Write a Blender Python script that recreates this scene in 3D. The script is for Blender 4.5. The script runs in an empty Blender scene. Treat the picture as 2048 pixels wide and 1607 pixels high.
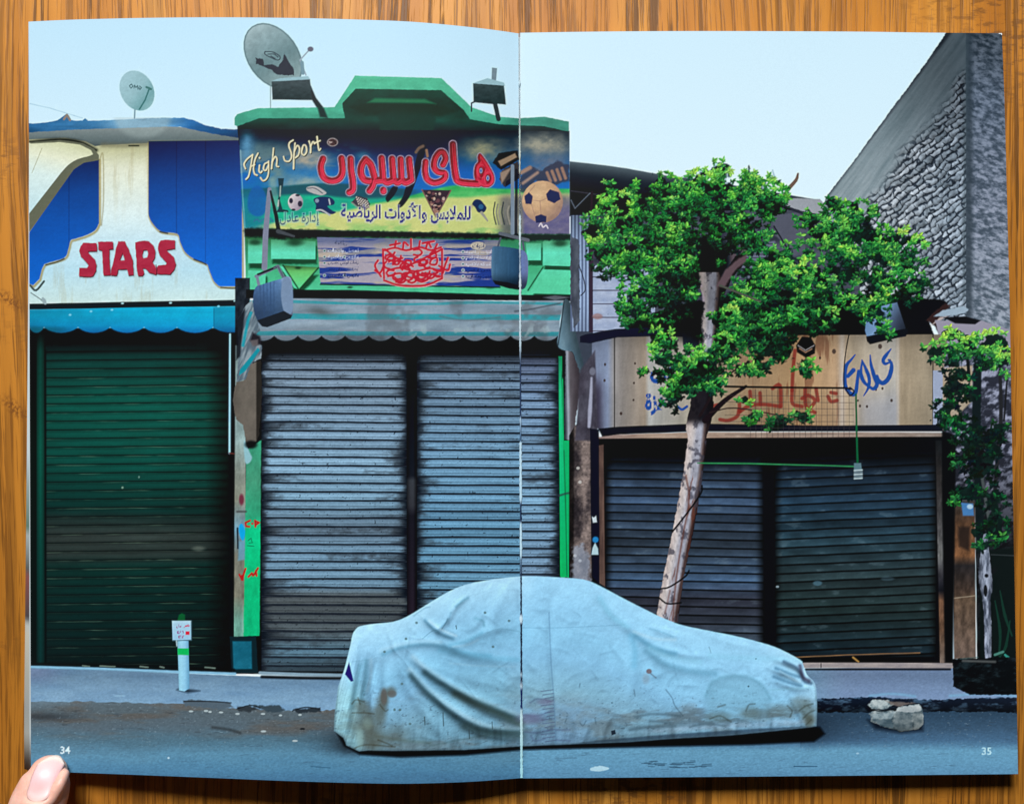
import bpy, bmesh, math
import numpy as np
from mathutils import Vector

# ---------------------------------------------------------------- camera, world, light, exposure
SC = bpy.context.scene
S = 0.00018          # metres of table per unit of the layout drawing
CAM_H = 0.30         # camera height above the table
UC, VC = 1024.0, 803.0
cam_data = bpy.data.cameras.new('camera')
cam = bpy.data.objects.new('camera', cam_data)
SC.collection.objects.link(cam)
cam.location = (0, 0, CAM_H)
cam_data.sensor_width = 36.0
cam_data.lens = 18.0 * CAM_H / (1024 * S)
cam_data.clip_start = 0.005
cam_data.clip_end = 20.0
SC.camera = cam

world = bpy.data.worlds.new('World')
SC.world = world
world.use_nodes = True
bg = world.node_tree.nodes['Background']
bg.inputs[0].default_value = (0.80, 0.90, 1.0, 1)
bg.inputs[1].default_value = 0.022

lamp_data = bpy.data.lights.new('window_light', 'AREA')
lamp_data.shape = 'RECTANGLE'
lamp_data.size = 0.42
lamp_data.size_y = 0.26
lamp_data.energy = 23.0
lamp_data.color = (0.93, 0.97, 1.0)
lamp = bpy.data.objects.new('window_light', lamp_data)
SC.collection.objects.link(lamp)
lamp.location = (-0.16, 0.78, 0.70)
lamp.rotation_euler = (Vector((0, 0, 0)) - lamp.location).to_track_quat('-Z', 'Y').to_euler()

SC.view_settings.view_transform = 'Standard'
SC.view_settings.look = 'None'
SC.view_settings.exposure = 0.0
SC.view_settings.gamma = 1.0
SC.view_settings.use_curve_mapping = False

# light reaching the open pages, measured on a blank page: used to turn the look of the print into ink colours
PAGE_FIT = np.array([[1.6197, 1.6958, 1.7456], [-0.8245, -0.8648, -0.8888], [0.0467, 0.0567, 0.0565], [0.1057, 0.102, 0.1051], [-0.1361, -0.1435, -0.1477], [0.0979, 0.1065, 0.1109], [-0.07, -0.0745, -0.0767]], np.float32)
SHEEN_FIT = np.array([[0.0213, 0.0223, 0.023], [-0.0734, -0.0768, -0.0789], [0.1003, 0.1053, 0.1081], [-0.047, -0.0495, -0.0508], [-0.0063, -0.0066, -0.0068], [0.009, 0.0095, 0.0098], [-0.0055, -0.0058, -0.006]], np.float32)
def page_terms(u, v):
    x = (np.asarray(u, np.float32) - 1024) / 1024; y = np.asarray(v, np.float32) / 1607
    return np.stack([np.ones_like(y), y, y * y, y ** 3, x, x * y, x * x], -1)
def page_light(u, v): return page_terms(u, v) @ PAGE_FIT
def page_sheen(u, v): return page_terms(u, v) @ SHEEN_FIT

# ---------------------------------------------------------------- helpers
def at(u, v, h=0.0):
    k = (CAM_H - h) / CAM_H
    return ((u - UC) * S * k, (VC - v) * S * k, h)

def lin(c):
    c = np.asarray(c, np.float32) / 255.0
    return np.where(c <= 0.04045, c / 12.92, ((c + 0.055) / 1.055) ** 2.4)

def link(name, data, parent=None, label=None, cat=None, kind=None):
    o = bpy.data.objects.new(name, data)
    SC.collection.objects.link(o)
    if parent is not None:
        o.parent = parent
    if label: o['label'] = label
    if cat: o['category'] = cat
    if kind: o['kind'] = kind
    return o

def mesh_from(name, verts, faces, mat=None, smooth=False):
    me = bpy.data.meshes.new(name)
    me.from_pydata(verts, [], faces)
    me.update()
    if mat: me.materials.append(mat)
    if smooth:
        me.polygons.foreach_set('use_smooth', np.ones(len(me.polygons), bool))
    return me

class NT:
    """small helper for node materials"""
    def __init__(self, name):
        self.m = bpy.data.materials.new(name)
        self.m.use_nodes = True
        self.t = self.m.node_tree
        self.b = self.t.nodes['Principled BSDF']
    def n(self, typ, **kw):
        nd = self.t.nodes.new(typ)
        for k, v in kw.items():
            if k in nd.inputs.keys() if isinstance(k, str) else False:
                nd.inputs[k].default_value = v
            else:
                setattr(nd, k, v)
        return nd
    def l(self, a, b):
        self.t.links.new(a, b)
    def ramp(self, fac, stops, interp='LINEAR'):
        r = self.t.nodes.new('ShaderNodeValToRGB')
        r.color_ramp.interpolation = interp
        e = r.color_ramp.elements
        while len(e) < len(stops): e.new(0.5)
        for el, (p, c) in zip(e, stops):
            el.position = p
            el.color = (*c, 1) if len(c) == 3 else c
        self.l(fac, r.inputs[0])
        return r.outputs[0]
    def math(self, op, a, b=0.0, clamp=False):
        m = self.t.nodes.new('ShaderNodeMath'); m.operation = op; m.use_clamp = clamp
        for i, x in enumerate((a, b)):
            if isinstance(x, (int, float)): m.inputs[i].default_value = x
            else: self.l(x, m.inputs[i])
        return m.outputs[0]
    def mix(self, fac, a, b, typ='MIX'):
        m = self.t.nodes.new('ShaderNodeMix'); m.data_type = 'RGBA'; m.blend_type = typ
        for i, x in ((0, fac), (6, a), (7, b)):
            if isinstance(x, (int, float)): m.inputs[i].default_value = x
            elif isinstance(x, tuple): m.inputs[i].default_value = (*x, 1)
            else: self.l(x, m.inputs[i])
        return m.outputs[2]
    def noise(self, vec, scale, detail=2.0, rough=0.5, dist=0.0):
        n = self.t.nodes.new('ShaderNodeTexNoise')
        n.inputs['Scale'].default_value = scale
        n.inputs['Detail'].default_value = detail
        n.inputs['Roughness'].default_value = rough
        n.inputs['Distortion'].default_value = dist
        self.l(vec, n.inputs['Vector'])
        return n.outputs['Fac']
    def mapping(self, scale=(1, 1, 1), loc=(0, 0, 0), rot=(0, 0, 0)):
        tc = self.t.nodes.new('ShaderNodeTexCoord')
        mp = self.t.nodes.new('ShaderNodeMapping')
        mp.inputs['Scale'].default_value = scale
        mp.inputs['Location'].default_value = loc
        mp.inputs['Rotation'].default_value = rot
        self.l(tc.outputs['Object'], mp.inputs['Vector'])
        return mp.outputs[0]
    def bump(self, h, strength=0.3, dist=0.0002):
        b = self.t.nodes.new('ShaderNodeBump')
        b.inputs['Strength'].default_value = strength
        b.inputs['Distance'].default_value = dist
        self.l(h, b.inputs['Height'])
        self.l(b.outputs[0], self.b.inputs['Normal'])

# ---------------------------------------------------------------- materials
def wood_material():
    m = NT('oak_wood')
    # gently wandering grain, running away from the viewer (along Y)
    wob = m.noise(m.mapping((6, 2.2, 1)), 1.0, 2.0)
    tc = m.t.nodes.new('ShaderNodeTexCoord')
    sep = m.t.nodes.new('ShaderNodeSeparateXYZ'); m.l(tc.outputs['Object'], sep.inputs[0])
    xs = m.math('ADD', sep.outputs[0], m.math('MULTIPLY', m.math('SUBTRACT', wob, 0.5), 0.035))
    def vec(sx, sy, off=0.0):
        c = m.t.nodes.new('ShaderNodeCombineXYZ')
        m.l(m.math('MULTIPLY', xs, sx), c.inputs[0])
        m.l(m.math('MULTIPLY', sep.outputs[1], sy), c.inputs[1])
        c.inputs[2].default_value = off
        return c.outputs[0]
    broad = m.noise(vec(38, 1.6), 1.0, 3.0, 0.6)
    base = m.ramp(broad, [(0.28, (0.29, 0.088, 0.008)), (0.5, (0.43, 0.158, 0.017)), (0.72, (0.55, 0.240, 0.038))])
    mid = m.noise(vec(260, 4.5, 3.1), 1.0, 3.0, 0.6)
    base = m.mix(m.math('MULTIPLY', m.ramp(mid, [(0.42, (0, 0, 0)), (0.72, (1, 1, 1))]), 0.55), base, (0.26, 0.082, 0.006))
    # dark open pores: long thin dashes of several sizes
    p1 = m.noise(vec(330, 9.5, 7.7), 1.0, 5.0, 0.62)
    pore1 = m.ramp(p1, [(0.515, (0, 0, 0)), (0.575, (1, 1, 1))])
    p2 = m.noise(vec(1250, 26, 1.3), 1.0, 3.0, 0.6)
    pore2 = m.ramp(p2, [(0.54, (0, 0, 0)), (0.61, (1, 1, 1))])
    gate = m.ramp(m.noise(vec(60, 3.0, 9.0), 1.0, 2.0), [(0.38, (0.35, 0.35, 0.35)), (0.60, (1, 1, 1))])
    d1 = m.math('MULTIPLY', pore1, gate)
    col = m.mix(m.math('MULTIPLY', d1, 0.92), base, (0.055, 0.018, 0.004))
    col = m.mix(m.math('MULTIPLY', pore2, 0.75), col, (0.12, 0.036, 0.005))
    # ray flecks: short dark cross-grain dashes in a few loose patches
    fl = m.noise(m.mapping((150, 420, 1), rot=(0, 0, math.radians(28))), 1.0, 3.0, 0.65)
    patch = m.ramp(m.noise(m.mapping((13, 17, 1), loc=(0.9, 2.2, 0)), 1.0, 1.0), [(0.60, (0, 0, 0)), (0.70, (1, 1, 1))])
    fleck = m.math('MULTIPLY', m.ramp(fl, [(0.50, (0, 0, 0)), (0.60, (1, 1, 1))]), patch)
    col = m.mix(m.math('MULTIPLY', fleck, 0.75), col, (0.11, 0.038, 0.010))
    # two knotty patches of cross-grain beside the book
    for (ku, kv, ka) in ((20, 600, -34), (30, 816, -42)):
        kx, ky, _ = at(ku, kv)
        ca, sa = math.cos(math.radians(ka)), math.sin(math.radians(ka))
        dx = m.math('SUBTRACT', sep.outputs[0], kx); dy = m.math('SUBTRACT', sep.outputs[1], ky)
        e1 = m.math('DIVIDE', m.math('ADD', m.math('MULTIPLY', dx, ca), m.math('MULTIPLY', dy, sa)), .0085)
        e2 = m.math('DIVIDE', m.math('SUBTRACT', m.math('MULTIPLY', dy, ca), m.math('MULTIPLY', dx, sa)), .0030)
        rr = m.math('SQRT', m.math('ADD', m.math('MULTIPLY', e1, e1), m.math('MULTIPLY', e2, e2)))
        near = m.ramp(rr, [(0.35, (1, 1, 1)), (1.0, (0, 0, 0))])
        kn = m.noise(m.mapping((900, 700, 1)), 1.0, 3.0, .6)
        col = m.mix(m.math('MULTIPLY', m.math('MULTIPLY', near, m.ramp(kn, [(.44, (0, 0, 0)), (.58, (1, 1, 1))])), .85), col, (0.10, 0.026, 0.006))
    fine = m.noise(vec(2600, 90, 4.0), 1.0, 2.0)
    col = m.mix(m.math('MULTIPLY', fine, 0.20), col, (0.50, 0.22, 0.025))
    m.l(col, m.b.inputs['Base Color'])
    m.b.inputs['Roughness'].default_value = 0.50
    m.b.inputs['Specular IOR Level'].default_value = 0.25
    m.b.inputs['Coat Weight'].default_value = 0.0
    m.b.inputs['Coat Roughness'].default_value = 0.35
    hgt = m.math('SUBTRACT', 1.0, m.math('ADD', m.math('MULTIPLY', d1, 0.8), m.math('MULTIPLY', pore2, 0.4)))
    m.bump(hgt, 0.45, 0.0003)
    return m.m

def paper_material(name='paper', tint=(0.74, 0.80, 0.80)):
    m = NT(name)
    n = m.noise(m.mapping((1, 1, 1)), 900, 3.0)
    m.l(m.mix(n, tuple(c * 0.93 for c in tint), tint), m.b.inputs['Base Color'])
    m.b.inputs['Roughness'].default_value = 0.55
    return m.m

def ink_material():
    """coated paper carrying the print: ink colour per point, very fine dot grain"""
    m = NT('printed_coated_paper')
    a = m.t.nodes.new('ShaderNodeAttribute'); a.attribute_name = 'ink'; a.attribute_type = 'GEOMETRY'
    g = m.noise(m.mapping((1, 1, 1)), 3200, 2.0, 0.6)
    dot = m.ramp(g, [(0.30, (0.955, 0.955, 0.955)), (0.70, (1.035, 1.035, 1.035))])
    m.l(m.mix(1.0, a.outputs['Color'], dot, 'MULTIPLY'), m.b.inputs['Base Color'])
    m.b.inputs['Roughness'].default_value = 0.45
    m.b.inputs['Specular IOR Level'].default_value = 0.08
    wave = m.noise(m.mapping((1, 1, 1)), 14, 1.0)
    m.bump(wave, 0.06, 0.002)
    return m.m

WOOD = wood_material()
PAPER = paper_material()
INK = ink_material()

# ---------------------------------------------------------------- the table
tt = 0.024
me = bpy.data.meshes.new('wooden_table')
bm = bmesh.new()
bmesh.ops.create_cube(bm, size=1.0)
for v in bm.verts:
    v.co = Vector((v.co.x * 1.3, v.co.y * 1.05, v.co.z * tt - tt / 2))
bmesh.ops.bevel(bm, geom=bm.edges[:], offset=0.004, segments=3, affect='EDGES')
bm.to_mesh(me); bm.free()
me.materials.append(WOOD)
table = link('wooden_table', me, None, 'varnished orange-brown oak table top under the open book', 'table', 'structure')
# ---------------------------------------------------------------- a small painter for the printed photograph
PW, PH = 2048, 1607
CAN = np.zeros((PH, PW, 3), np.float32)
REG = np.zeros((PH, PW), np.int16)
REGS = ['']
CLIP = None
def R(name):
    if name in REGS: return REGS.index(name)
    REGS.append(name); return len(REGS) - 1

_tab = {}
def vnoise(x, y, seed):
    if seed not in _tab:
        _tab[seed] = np.random.RandomState(seed).rand(256, 256).astype(np.float32)
    T = _tab[seed]
    xi = np.floor(x).astype(np.int32); yi = np.floor(y).astype(np.int32)
    fx = (x - xi).astype(np.float32); fy = (y - yi).astype(np.float32)
    fx = fx * fx * (3 - 2 * fx); fy = fy * fy * (3 - 2 * fy)
    x0 = xi & 255; x1 = (xi + 1) & 255; y0 = yi & 255; y1 = (yi + 1) & 255
    a = T[y0, x0]; b = T[y0, x1]; c = T[y1, x0]; d = T[y1, x1]
    return (a * (1 - fx) + b * fx) * (1 - fy) + (c * (1 - fx) + d * fx) * fy

def fbm(X, Y, sx, sy, octv=3, seed=1):
    s = 0; w = 0.5; tot = 0
    x = X / sx; y = Y / sy
    for i in range(octv):
        s = s + w * vnoise(x, y, seed + i); tot += w
        w *= 0.55; x = x * 2.03 + 17.3; y = y * 2.03 + 5.1
    return s / tot

def sstep(a, b, x):
    t = np.clip((x - a) / (b - a), 0, 1)
    return t * t * (3 - 2 * t)

def win(x0, y0, x1, y1, m=3):
    x0 = max(0, int(math.floor(x0 - m))); y0 = max(0, int(math.floor(y0 - m)))
    x1 = min(PW, int(math.ceil(x1 + m)) + 1); y1 = min(PH, int(math.ceil(y1 + m)) + 1)
    X, Y = np.meshgrid(np.arange(x0, x1, dtype=np.float32), np.arange(y0, y1, dtype=np.float32))
    return (slice(y0, y1), slice(x0, x1)), X, Y

def lay(sl, col, a, reg=None):
    if CLIP is not None: a = a * CLIP[sl]
    a3 = a[..., None]
    col = np.asarray(col, np.float32)
    CAN[sl] = CAN[sl] * (1 - a3) + col * a3
    if reg is not None:
        r = REG[sl]; r[a > 0.5] = R(reg)

def cr(pts, n=8, closed=False):
    """Catmull-Rom through the points (extra columns, e.g. widths, ride along)"""
    p = np.asarray(pts, float)
    if closed: q = np.vstack([p[-1], p, p[0], p[1]])
    else: q = np.vstack([2 * p[0] - p[1], p, 2 * p[-1] - p[-2]])
    out = []
    for i in range(1, len(q) - 2):
        a, b, c, d = q[i - 1], q[i], q[i + 1], q[i + 2]
        for t in np.arange(n) / n:
            out.append(0.5 * (2 * b + (c - a) * t + (2 * a - 5 * b + 4 * c - d) * t * t + (3 * b - a - 3 * c + d) * t ** 3))
    if not closed: out.append(p[-1])
    return np.array(out)

def sd_poly(X, Y, pts):
    p = np.asarray(pts, np.float32)
    d = np.full(X.shape, 1e9, np.float32)
    ins = np.zeros(X.shape, bool)
    for (ax, ay), (bx, by) in zip(p, np.roll(p, -1, 0)):
        ex, ey = bx - ax, by - ay
        wx = X - ax; wy = Y - ay
        t = np.clip((wx * ex + wy * ey) / max(ex * ex + ey * ey, 1e-9), 0, 1)
        d = np.minimum(d, (wx - ex * t) ** 2 + (wy - ey * t) ** 2)
        if ay != by:
            ins ^= ((ay > Y) != (by > Y)) & (X < ex * (Y - ay) / ey + ax)
    d = np.sqrt(d)
    return np.where(ins, -d, d)

def sd_line(X, Y, pts, w):
    p = np.asarray(pts, np.float32)
    if p.shape[1] == 2:
        w = np.full(len(p), w) if np.isscalar(w) else np.interp(np.linspace(0, 1, len(p)), np.linspace(0, 1, len(w)), w)
    else: w = p[:, 2]
    d = np.full(X.shape, 1e9, np.float32)
    for i in range(len(p) - 1):
        ax, ay = p[i, :2]; bx, by = p[i + 1, :2]
        ex, ey = bx - ax, by - ay
        wx = X - ax; wy = Y - ay
        t = np.clip((wx * ex + wy * ey) / max(ex * ex + ey * ey, 1e-9), 0, 1)
        d = np.minimum(d, np.sqrt((wx - ex * t) ** 2 + (wy - ey * t) ** 2) - (w[i] + (w[i + 1] - w[i]) * t))
    return d

def cov(sd, soft=0.8):
    return np.clip(0.5 - sd / (2 * soft), 0, 1)

def bbox(pts):
    p = np.asarray(pts, float)
    return p[:, 0].min(), p[:, 1].min(), p[:, 0].max(), p[:, 1].max()

def poly(pts, col, reg=None, soft=0.8, a=1.0, fn=None, rough=0, seed=3, rs=6):
    """filled outline; fn(X, Y, sd) may give the colour; rough wobbles the edge"""
    x0, y0, x1, y1 = bbox(pts)
    sl, X, Y = win(x0, y0, x1, y1, 4 + soft + rough)
    sd = sd_poly(X, Y, pts)
    if rough: sd = sd + (fbm(X, Y, rs, rs, 2, seed) - 0.5) * 2 * rough
    c = fn(X, Y, sd) if fn else col
    lay(sl, c, cov(sd, soft) * a, reg)

def line(pts, w, col, reg=None, soft=0.7, a=1.0, smooth=0, fn=None):
    if smooth: pts = cr(pts, smooth)
    mw = w if np.isscalar(w) else max(w)
    x0, y0, x1, y1 = bbox(pts)
    sl, X, Y = win(x0, y0, x1, y1, mw + 3 + soft)
    sd = sd_line(X, Y, pts, w)
    lay(sl, fn(X, Y, sd) if fn else col, cov(sd, soft) * a, reg)

def glow(pts, w, col, a, smooth=6):
    """soft stroke with a bell-shaped edge: folds, stains, soft shading in the picture"""
    p = cr(pts, smooth) if smooth and len(pts) > 2 else np.asarray(pts, float)
    x0, y0, x1, y1 = bbox(p)
    sl, X, Y = win(x0, y0, x1, y1, 2.6 * (w if np.isscalar(w) else max(w)))
    d = sd_line(X, Y, p, 0.0)
    lay(sl, col, np.exp(-(d / w) ** 2) * a)

def blob(cx, cy, rx, ry, col, a=1.0, soft=0.6, reg=None, rot=0.0):
    r = max(rx, ry)
    sl, X, Y = win(cx - r, cy - r, cx + r, cy + r, 3 + r * soft)
    c, s = math.cos(rot), math.sin(rot)
    dx = X - cx; dy = Y - cy
    q = np.sqrt(((dx * c + dy * s) / rx) ** 2 + ((-dx * s + dy * c) / ry) ** 2)
    lay(sl, col, (1 - sstep(1 - soft * 0.5, 1 + soft * 0.5, q)) * a, reg)

def ell(cx, cy, rx, ry, col, reg=None, rot=0.0, a=1.0, fn=None):
    t = np.linspace(0, 2 * math.pi, 28, endpoint=False)
    x = rx * np.cos(t); y = ry * np.sin(t)
    c, s = math.cos(rot), math.sin(rot)
    poly(np.c_[cx + x * c - y * s, cy + x * s + y * c], col, reg, 0.8, a, fn)

def grad(v, stops):
    xs = [s[0] for s in stops]
    return np.stack([np.interp(v, xs, [s[1][k] for s in stops]) for k in range(3)], -1).astype(np.float32)

def c3(c): return np.asarray(c, np.float32)
def mixc(a, b, t):
    return c3(a) * (1 - t[..., None]) + c3(b) * t[..., None]

# ---- lettering: glyph outlines from Blender's own built-in font, joined Arabic forms
_AR = {}
for ch, base, n in (('ا', 0xFE8D, 2), ('ب', 0xFE8F, 4), ('ة', 0xFE93, 2), ('ت', 0xFE95, 4), ('ث', 0xFE99, 4), ('ج', 0xFE9D, 4),
                    ('ح', 0xFEA1, 4), ('خ', 0xFEA5, 4), ('د', 0xFEA9, 2), ('ذ', 0xFEAB, 2), ('ر', 0xFEAD, 2), ('ز', 0xFEAF, 2),
                    ('س', 0xFEB1, 4), ('ش', 0xFEB5, 4), ('ص', 0xFEB9, 4), ('ض', 0xFEBD, 4), ('ط', 0xFEC1, 4), ('ظ', 0xFEC5, 4),
                    ('ع', 0xFEC9, 4), ('غ', 0xFECD, 4), ('ف', 0xFED1, 4), ('ق', 0xFED5, 4), ('ك', 0xFED9, 4), ('ل', 0xFEDD, 4),
                    ('م', 0xFEE1, 4), ('ن', 0xFEE5, 4), ('ه', 0xFEE9, 4), ('و', 0xFEED, 2), ('ى', 0xFEEF, 2), ('ي', 0xFEF1, 4),
                    ('أ', 0xFE83, 2), ('إ', 0xFE87, 2), ('\u0001', 0xFEFB, 2), ('\u0002', 0xFEF7, 2)):
    _AR[ch] = (base, n)

def arabic(s):
    s = s.replace('لا', '\u0001').replace('لأ', '\u0002')
    out = []
    for i, ch in enumerate(s):
        if ch not in _AR:
            out.append(ch); continue
        base, n = _AR[ch]
        pj = i > 0 and s[i - 1] in _AR and _AR[s[i - 1]][1] == 4
        nj = n == 4 and i + 1 < len(s) and s[i + 1] in _AR
        k = 3 if (pj and nj) else 1 if pj else 2 if nj else 0
        out.append(chr(base + k))
    return ''.join(reversed(out))

def glyph_cover(s, w, h, bold=0.0, ss=3):
    """coverage image of a line of lettering stretched to w x h"""
    cu = bpy.data.curves.new('lettering', 'FONT')
    cu.body = s; cu.resolution_u = 2; cu.offset = bold
    ob = bpy.data.objects.new('lettering', cu)
    SC.collection.objects.link(ob)
    dg = bpy.context.evaluated_depsgraph_get()
    ev = ob.evaluated_get(dg); me = ev.to_mesh()
    me.calc_loop_triangles()
    co = np.array([v.co[:2] for v in me.vertices]); tr = [t.vertices[:] for t in me.loop_triangles]
    ev.to_mesh_clear(); bpy.data.objects.remove(ob); bpy.data.curves.remove(cu)
    mn = co.min(0); mx = co.max(0)
    W, H = int(round(w * ss)), int(round(h * ss))
    P = (co - mn) / (mx - mn) * [W, H]; P[:, 1] = H - P[:, 1]
    M = np.zeros((H, W), bool)
    for a, b, c in tr:
        A, B, C = P[a], P[b], P[c]
        x0 = max(0, int(min(A[0], B[0], C[0]))); x1 = min(W, int(max(A[0], B[0], C[0])) + 2)
        y0 = max(0, int(min(A[1], B[1], C[1]))); y1 = min(H, int(max(A[1], B[1], C[1])) + 2)
        if x1 <= x0 or y1 <= y0: continue
        X = np.arange(x0, x1)[None] + 0.5; Y = np.arange(y0, y1)[:, None] + 0.5
        e = [(q[0] - p[0]) * (Y - p[1]) - (q[1] - p[1]) * (X - p[0]) for p, q in ((A, B), (B, C), (C, A))]
        M[y0:y1, x0:x1] |= ((e[0] >= 0) & (e[1] >= 0) & (e[2] >= 0)) | ((e[0] <= 0) & (e[1] <= 0) & (e[2] <= 0))
    h2, w2 = H // ss, W // ss
    return M[:h2 * ss, :w2 * ss].reshape(h2, ss, w2, ss).mean((1, 3)).astype(np.float32)

def text(s, x0, y0, x1, y1, col, reg=None, bold=0.0, slope=0.0, a=1.0, halo=None):
    """lettering in the box; slope = pixels the right end rises"""
    G = glyph_cover(s, x1 - x0, y1 - y0, bold)
    h, w = G.shape
    sl, X, Y = win(x0, y0 - abs(slope), x1, y1 + abs(slope), 4)
    gx = X - x0 - 0.5; gy = Y - y0 + slope * (gx / w - 0.5)
    ix = np.round(gx).astype(int); fy = gy - 0.5; iy = np.floor(fy).astype(int); f = fy - iy
    def smp(dx, dy):
        jx = ix + dx; jy = iy + dy
        ok = (jx >= 0) & (jx < w) & (jy >= 0) & (jy < h)
        return np.where(ok, G[np.clip(jy, 0, h - 1), np.clip(jx, 0, w - 1)], 0)
    A = smp(0, 0) * (1 - f) + smp(0, 1) * f
    if halo is not None:
        B = np.maximum.reduce([smp(dx, dy) for dx in (-2, -1, 0, 1, 2) for dy in (-2, -1, 0, 1, 2)])
        lay(sl, halo, B * a * 0.6, reg)
    lay(sl, col, A * a, reg)

rng = np.random.RandomState(11)
# ================================================================ the printed picture
# ---- sky
sl, X, Y = win(0, 0, PW - 1, PH - 1, 0)
CAN[:] = grad(Y - 0.03 * X, [(0, (192, 231, 255)), (220, (204, 237, 255)), (420, (218, 243, 255)), (1607, (218, 243, 255))])
CAN[:, 1040:] = CAN[:, 1040:] * 0.5 + c3((218, 243, 255)) * 0.5
REG[:] = R('printed_sky')

def soffit(X, Y, sd): return grad(Y + 0 * X, [(240, (150, 160, 160)), (280, (100, 114, 116)), (300, (70, 80, 80))])

# ---- left shop: cream wall, blue panels
def cream(X, Y, sd):
    c = grad(Y, [(270, (150, 152, 128)), (300, (190, 192, 155)), (335, (222, 228, 205)), (420, (218, 238, 236)), (480, (196, 228, 240)), (540, (182, 222, 238)), (605, (200, 228, 226))])
    c = c * (0.97 + 0.06 * fbm(X, Y, 60, 40, 3, 5))[..., None]
    st = sstep(.50, .78, fbm(X, Y, 7, 90, 4, 6)) * sstep(480, 290, Y) + .6 * sstep(.55, .8, fbm(X, Y, 9, 60, 4, 7)) * sstep(500, 560, Y)
    c = mixc_arr(c, c3((170, 164, 130)), np.clip(st, 0, 1) * .38)
    return mixc_arr(c, c3((214, 214, 170)), 0.5 * sstep(110, 60, X) * sstep(420, 300, Y))
def mixc_arr(c, d, t): return c * (1 - t[..., None]) + d * t[..., None]
poly([(50, 262), (480, 262), (480, 606), (50, 612)], None, 'printed_cream_wall', fn=cream)
# roof edge and soffit
poly([(50, 258), (240, 252), (330, 250), (400, 258), (482, 270), (482, 286), (297, 286), (205, 290), (190, 292), (170, 282), (130, 275), (50, 279)], None, 'printed_soffit', fn=soffit)
glow([(60, 284), (120, 279), (160, 284), (192, 300)], 4, (20, 25, 25), 0.85)
glow([(205, 290), (250, 291), (296, 288)], 5, (120, 118, 95), 0.6)
glow([(258, 291), (277, 291)], 1.6, (30, 35, 30), 0.9, 0)
def roofblue(X, Y, sd):
    c = grad(X, [(55, (52, 105, 150)), (190, (72, 128, 172)), (240, (120, 165, 195)), (330, (110, 158, 192)), (380, (56, 115, 172)), (480, (40, 85, 130))])
    return c * (0.86 + 0.3 * fbm(X, Y, 50, 9, 3, 9) - 0.012 * np.clip(Y - 250, 0, 20))[..., None]
poly([(50, 247), (90, 245), (115, 240), (131, 229), (138, 231), (142, 240), (165, 241), (170, 236), (176, 241), (240, 239), (300, 236), (368, 235), (390, 241), (411, 250), (442, 257), (482, 259),
      (482, 276), (440, 270), (400, 262), (360, 253), (330, 253), (240, 256), (150, 259), (50, 265)], None, 'printed_roof_edge', fn=roofblue, rough=0.8)
sl, X, Y = win(222, 238, 348, 290)
lay(sl, (172, 188, 186), 0.35 * (1 - sstep(48, 62, np.hypot((X - 285) * 0.95, (Y - 228) * 1.15))))
line([(128, 238), (134, 229), (140, 240)], 2.2, (140, 130, 120))
line([(60, 207), (100, 216), (165, 236)], 0.6, (140, 175, 200), a=0.7)

def bluepanel(X, Y, sd):
    c = grad(Y + 0.10 * X, [(290, (12, 36, 62)), (330, (4, 48, 94)), (400, (0, 76, 146)), (500, (0, 94, 182)), (610, (0, 114, 218))])
    c = c * (0.96 + 0.08 * fbm(X, Y, 90, 70, 2, 21))[..., None]
    for xs in (353, 411, 138):
        c = c * (1 - 0.16 * np.exp(-((X - xs) / 1.1) ** 2))[..., None]
    return c
LB = np.vstack([[(198, 318), (165, 324), (142, 342), (60, 462), (50, 480), (50, 560), (58, 566), (66, 570), (79, 557)], cr([(83, 540), (87, 531), (93, 526), (128, 515), (136, 500), (141, 481), (150, 477), (172, 470), (190, 460), (198, 446)], 4)])
RB = np.vstack([[(297, 282), (484, 280), (484, 572), (440, 572)], cr([(436, 570), (427, 560), (418, 538), (413, 527), (388, 517), (370, 503), (360, 482), (354, 467), (322, 462), (306, 447), (298, 432), (297, 415)], 4)])
for P_ in (LB, RB):
    q = np.vstack([P_, P_[:1]])
    line(q + [1.5, 2.5], 2.6, (150, 138, 88), 'printed_cream_wall', soft=1.6, a=0.75)
    poly(P_, None, 'printed_blue_panel', fn=bluepanel)
glow([(92, 529), (112, 524), (128, 517)], 1.6, (50, 50, 40), 0.8)
glow([(320, 463), (335, 466)], 1.5, (45, 45, 40), 0.9, 0)
glow([(388, 518), (404, 524), (412, 528)], 1.4, (40, 42, 40), 0.9)
glow([(442, 574), (460, 576), (480, 576)], 1.4, (50, 55, 50), 0.8)
# slanted cream arm with its shaded side
poly([(50, 275), (60, 284), (120, 280), (165, 286), (188, 297), (198, 310), (198, 320), (168, 325), (148, 338), (60, 462), (50, 470)], (104, 108, 92), 'printed_arm_shade')
def arm(X, Y, sd): return grad(Y - 0.2 * X, [(255, (200, 205, 165)), (290, (226, 232, 205)), (330, (214, 236, 232)), (420, (190, 225, 235))])
poly(np.vstack([[(50, 282), (62, 287), (120, 284), (160, 289), (182, 300), (186, 308)], cr([(180, 311), (155, 318), (137, 329), (122, 345)], 4), [(50, 437)]]), None, 'printed_cream_arm', fn=arm)
glow([(64, 345), (84, 296)], 0.9, (150, 150, 120), 0.6, 0)
glow([(199, 320), (206, 310), (207, 400), (203, 450)], 1.6, (140, 132, 96), 0.55)
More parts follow.
